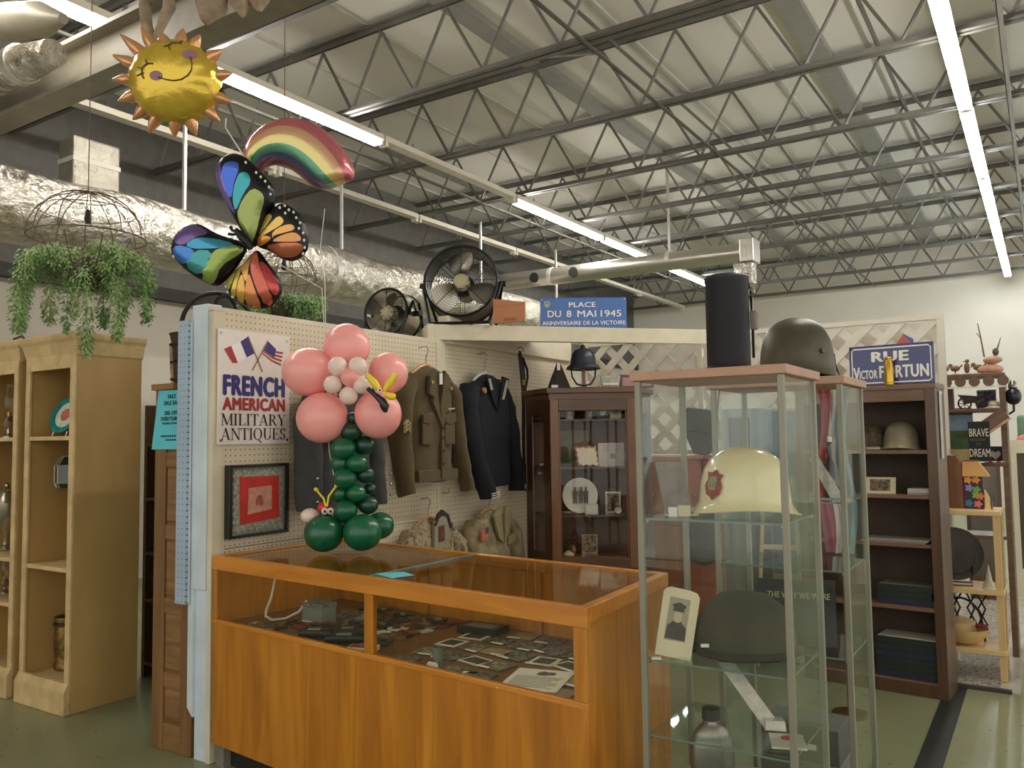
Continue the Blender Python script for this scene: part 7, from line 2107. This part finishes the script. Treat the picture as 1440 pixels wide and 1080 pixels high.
# --- rainbow
rb = thing('rainbow_balloon', 'rainbow arch foil balloon behind the butterfly', 'balloon', (-3.041, 2.816, 2.912), rot=(R(8), 0, R(33)))
K2 = 4.1 / 1161
outer = [(341, 232), (343, 214), (352, 196), (368, 180), (390, 168), (415, 165), (440, 171), (462, 186), (480, 205), (494, 226), (500, 244), (494, 254)]
inner = [(366, 246), (368, 240), (374, 234), (382, 231), (392, 231), (402, 234), (412, 240), (422, 248), (430, 256), (438, 262), (448, 266), (458, 266)]
def smooth_path(p, n=33):
    out = []
    for i in range(n):
        g = i / (n - 1) * (len(p) - 1)
        k_ = min(int(g), len(p) - 2)
        out.append((lerp(p[k_][0], p[k_ + 1][0], g - k_), lerp(p[k_][1], p[k_ + 1][1], g - k_)))
    for _ in range(3):
        out = [out[0]] + [((out[i - 1][0] + 2 * out[i][0] + out[i + 1][0]) / 4, (out[i - 1][1] + 2 * out[i][1] + out[i + 1][1]) / 4) for i in range(1, len(out) - 1)] + [out[-1]]
    return out
so, si = smooth_path(outer), smooth_path(inner)
bands = [(0, .24, (212, 104, 110)), (.24, .42, (222, 168, 120)), (.42, .6, (216, 196, 110)), (.6, .78, (86, 158, 120)), (.78, .9, (104, 96, 140)), (.9, 1.0, (150, 84, 100))]
for i, (a, b_, cc) in enumerate(bands):
    rows = []
    for j in range(7):
        s_ = lerp(a, b_, j / 6)
        row = []
        for q_, (po, pi_) in enumerate(zip(so, si)):
            e_ = min(1, min(q_, len(so) - 1 - q_) / 5.0)
            h_ = .095 * math.sqrt(max(0, 1 - (2 * s_ - 1) ** 2)) * math.sqrt(max(0, 1 - (1 - e_) ** 2))
            row.append(((lerp(po[0], pi_[0], s_) - 425) * K2, h_, (220 - lerp(po[1], pi_[1], s_)) * K2))
        rows.append(row)
    mb = MB().grid([[(x, -h_, z) for x, h_, z in r_] for r_ in rows])
    mb.grid([[(x, h_, z) for x, h_, z in reversed(r_)] for r_ in rows])
    mb.build('colour_band', foilm('rainbow_foil_%d' % i, cc, .22), rb, ang=80)
# ribbons from the balloons down to the flower's foot
def ribbon(px, lab):
    o = MB().tube(px, .0022, 5).build('balloon_ribbon', m_str)
    tag(o, lab, 'ribbon', 'balloon ribbons')
ribbon([(-2.93, 2.86, 2.64), (-2.96, 2.86, 2.45), (-2.94, 2.87, 2.30), (-2.96, 2.90, 1.9), (-2.97, 2.93, 1.45), (-2.93, 2.98, 1.12), (-2.92, 3.0, 1.02)], 'white ribbon dropping from the rainbow balloon behind the pink petals')
ribbon([(-3.06, 2.66, 2.36), (-3.0, 2.76, 2.30), (-2.965, 2.875, 2.25), (-2.98, 2.92, 1.9), (-2.99, 2.95, 1.45), (-2.95, 2.99, 1.12), (-2.93, 3.02, 1.02)], 'white ribbon dropping from the butterfly balloon behind the pink petals')
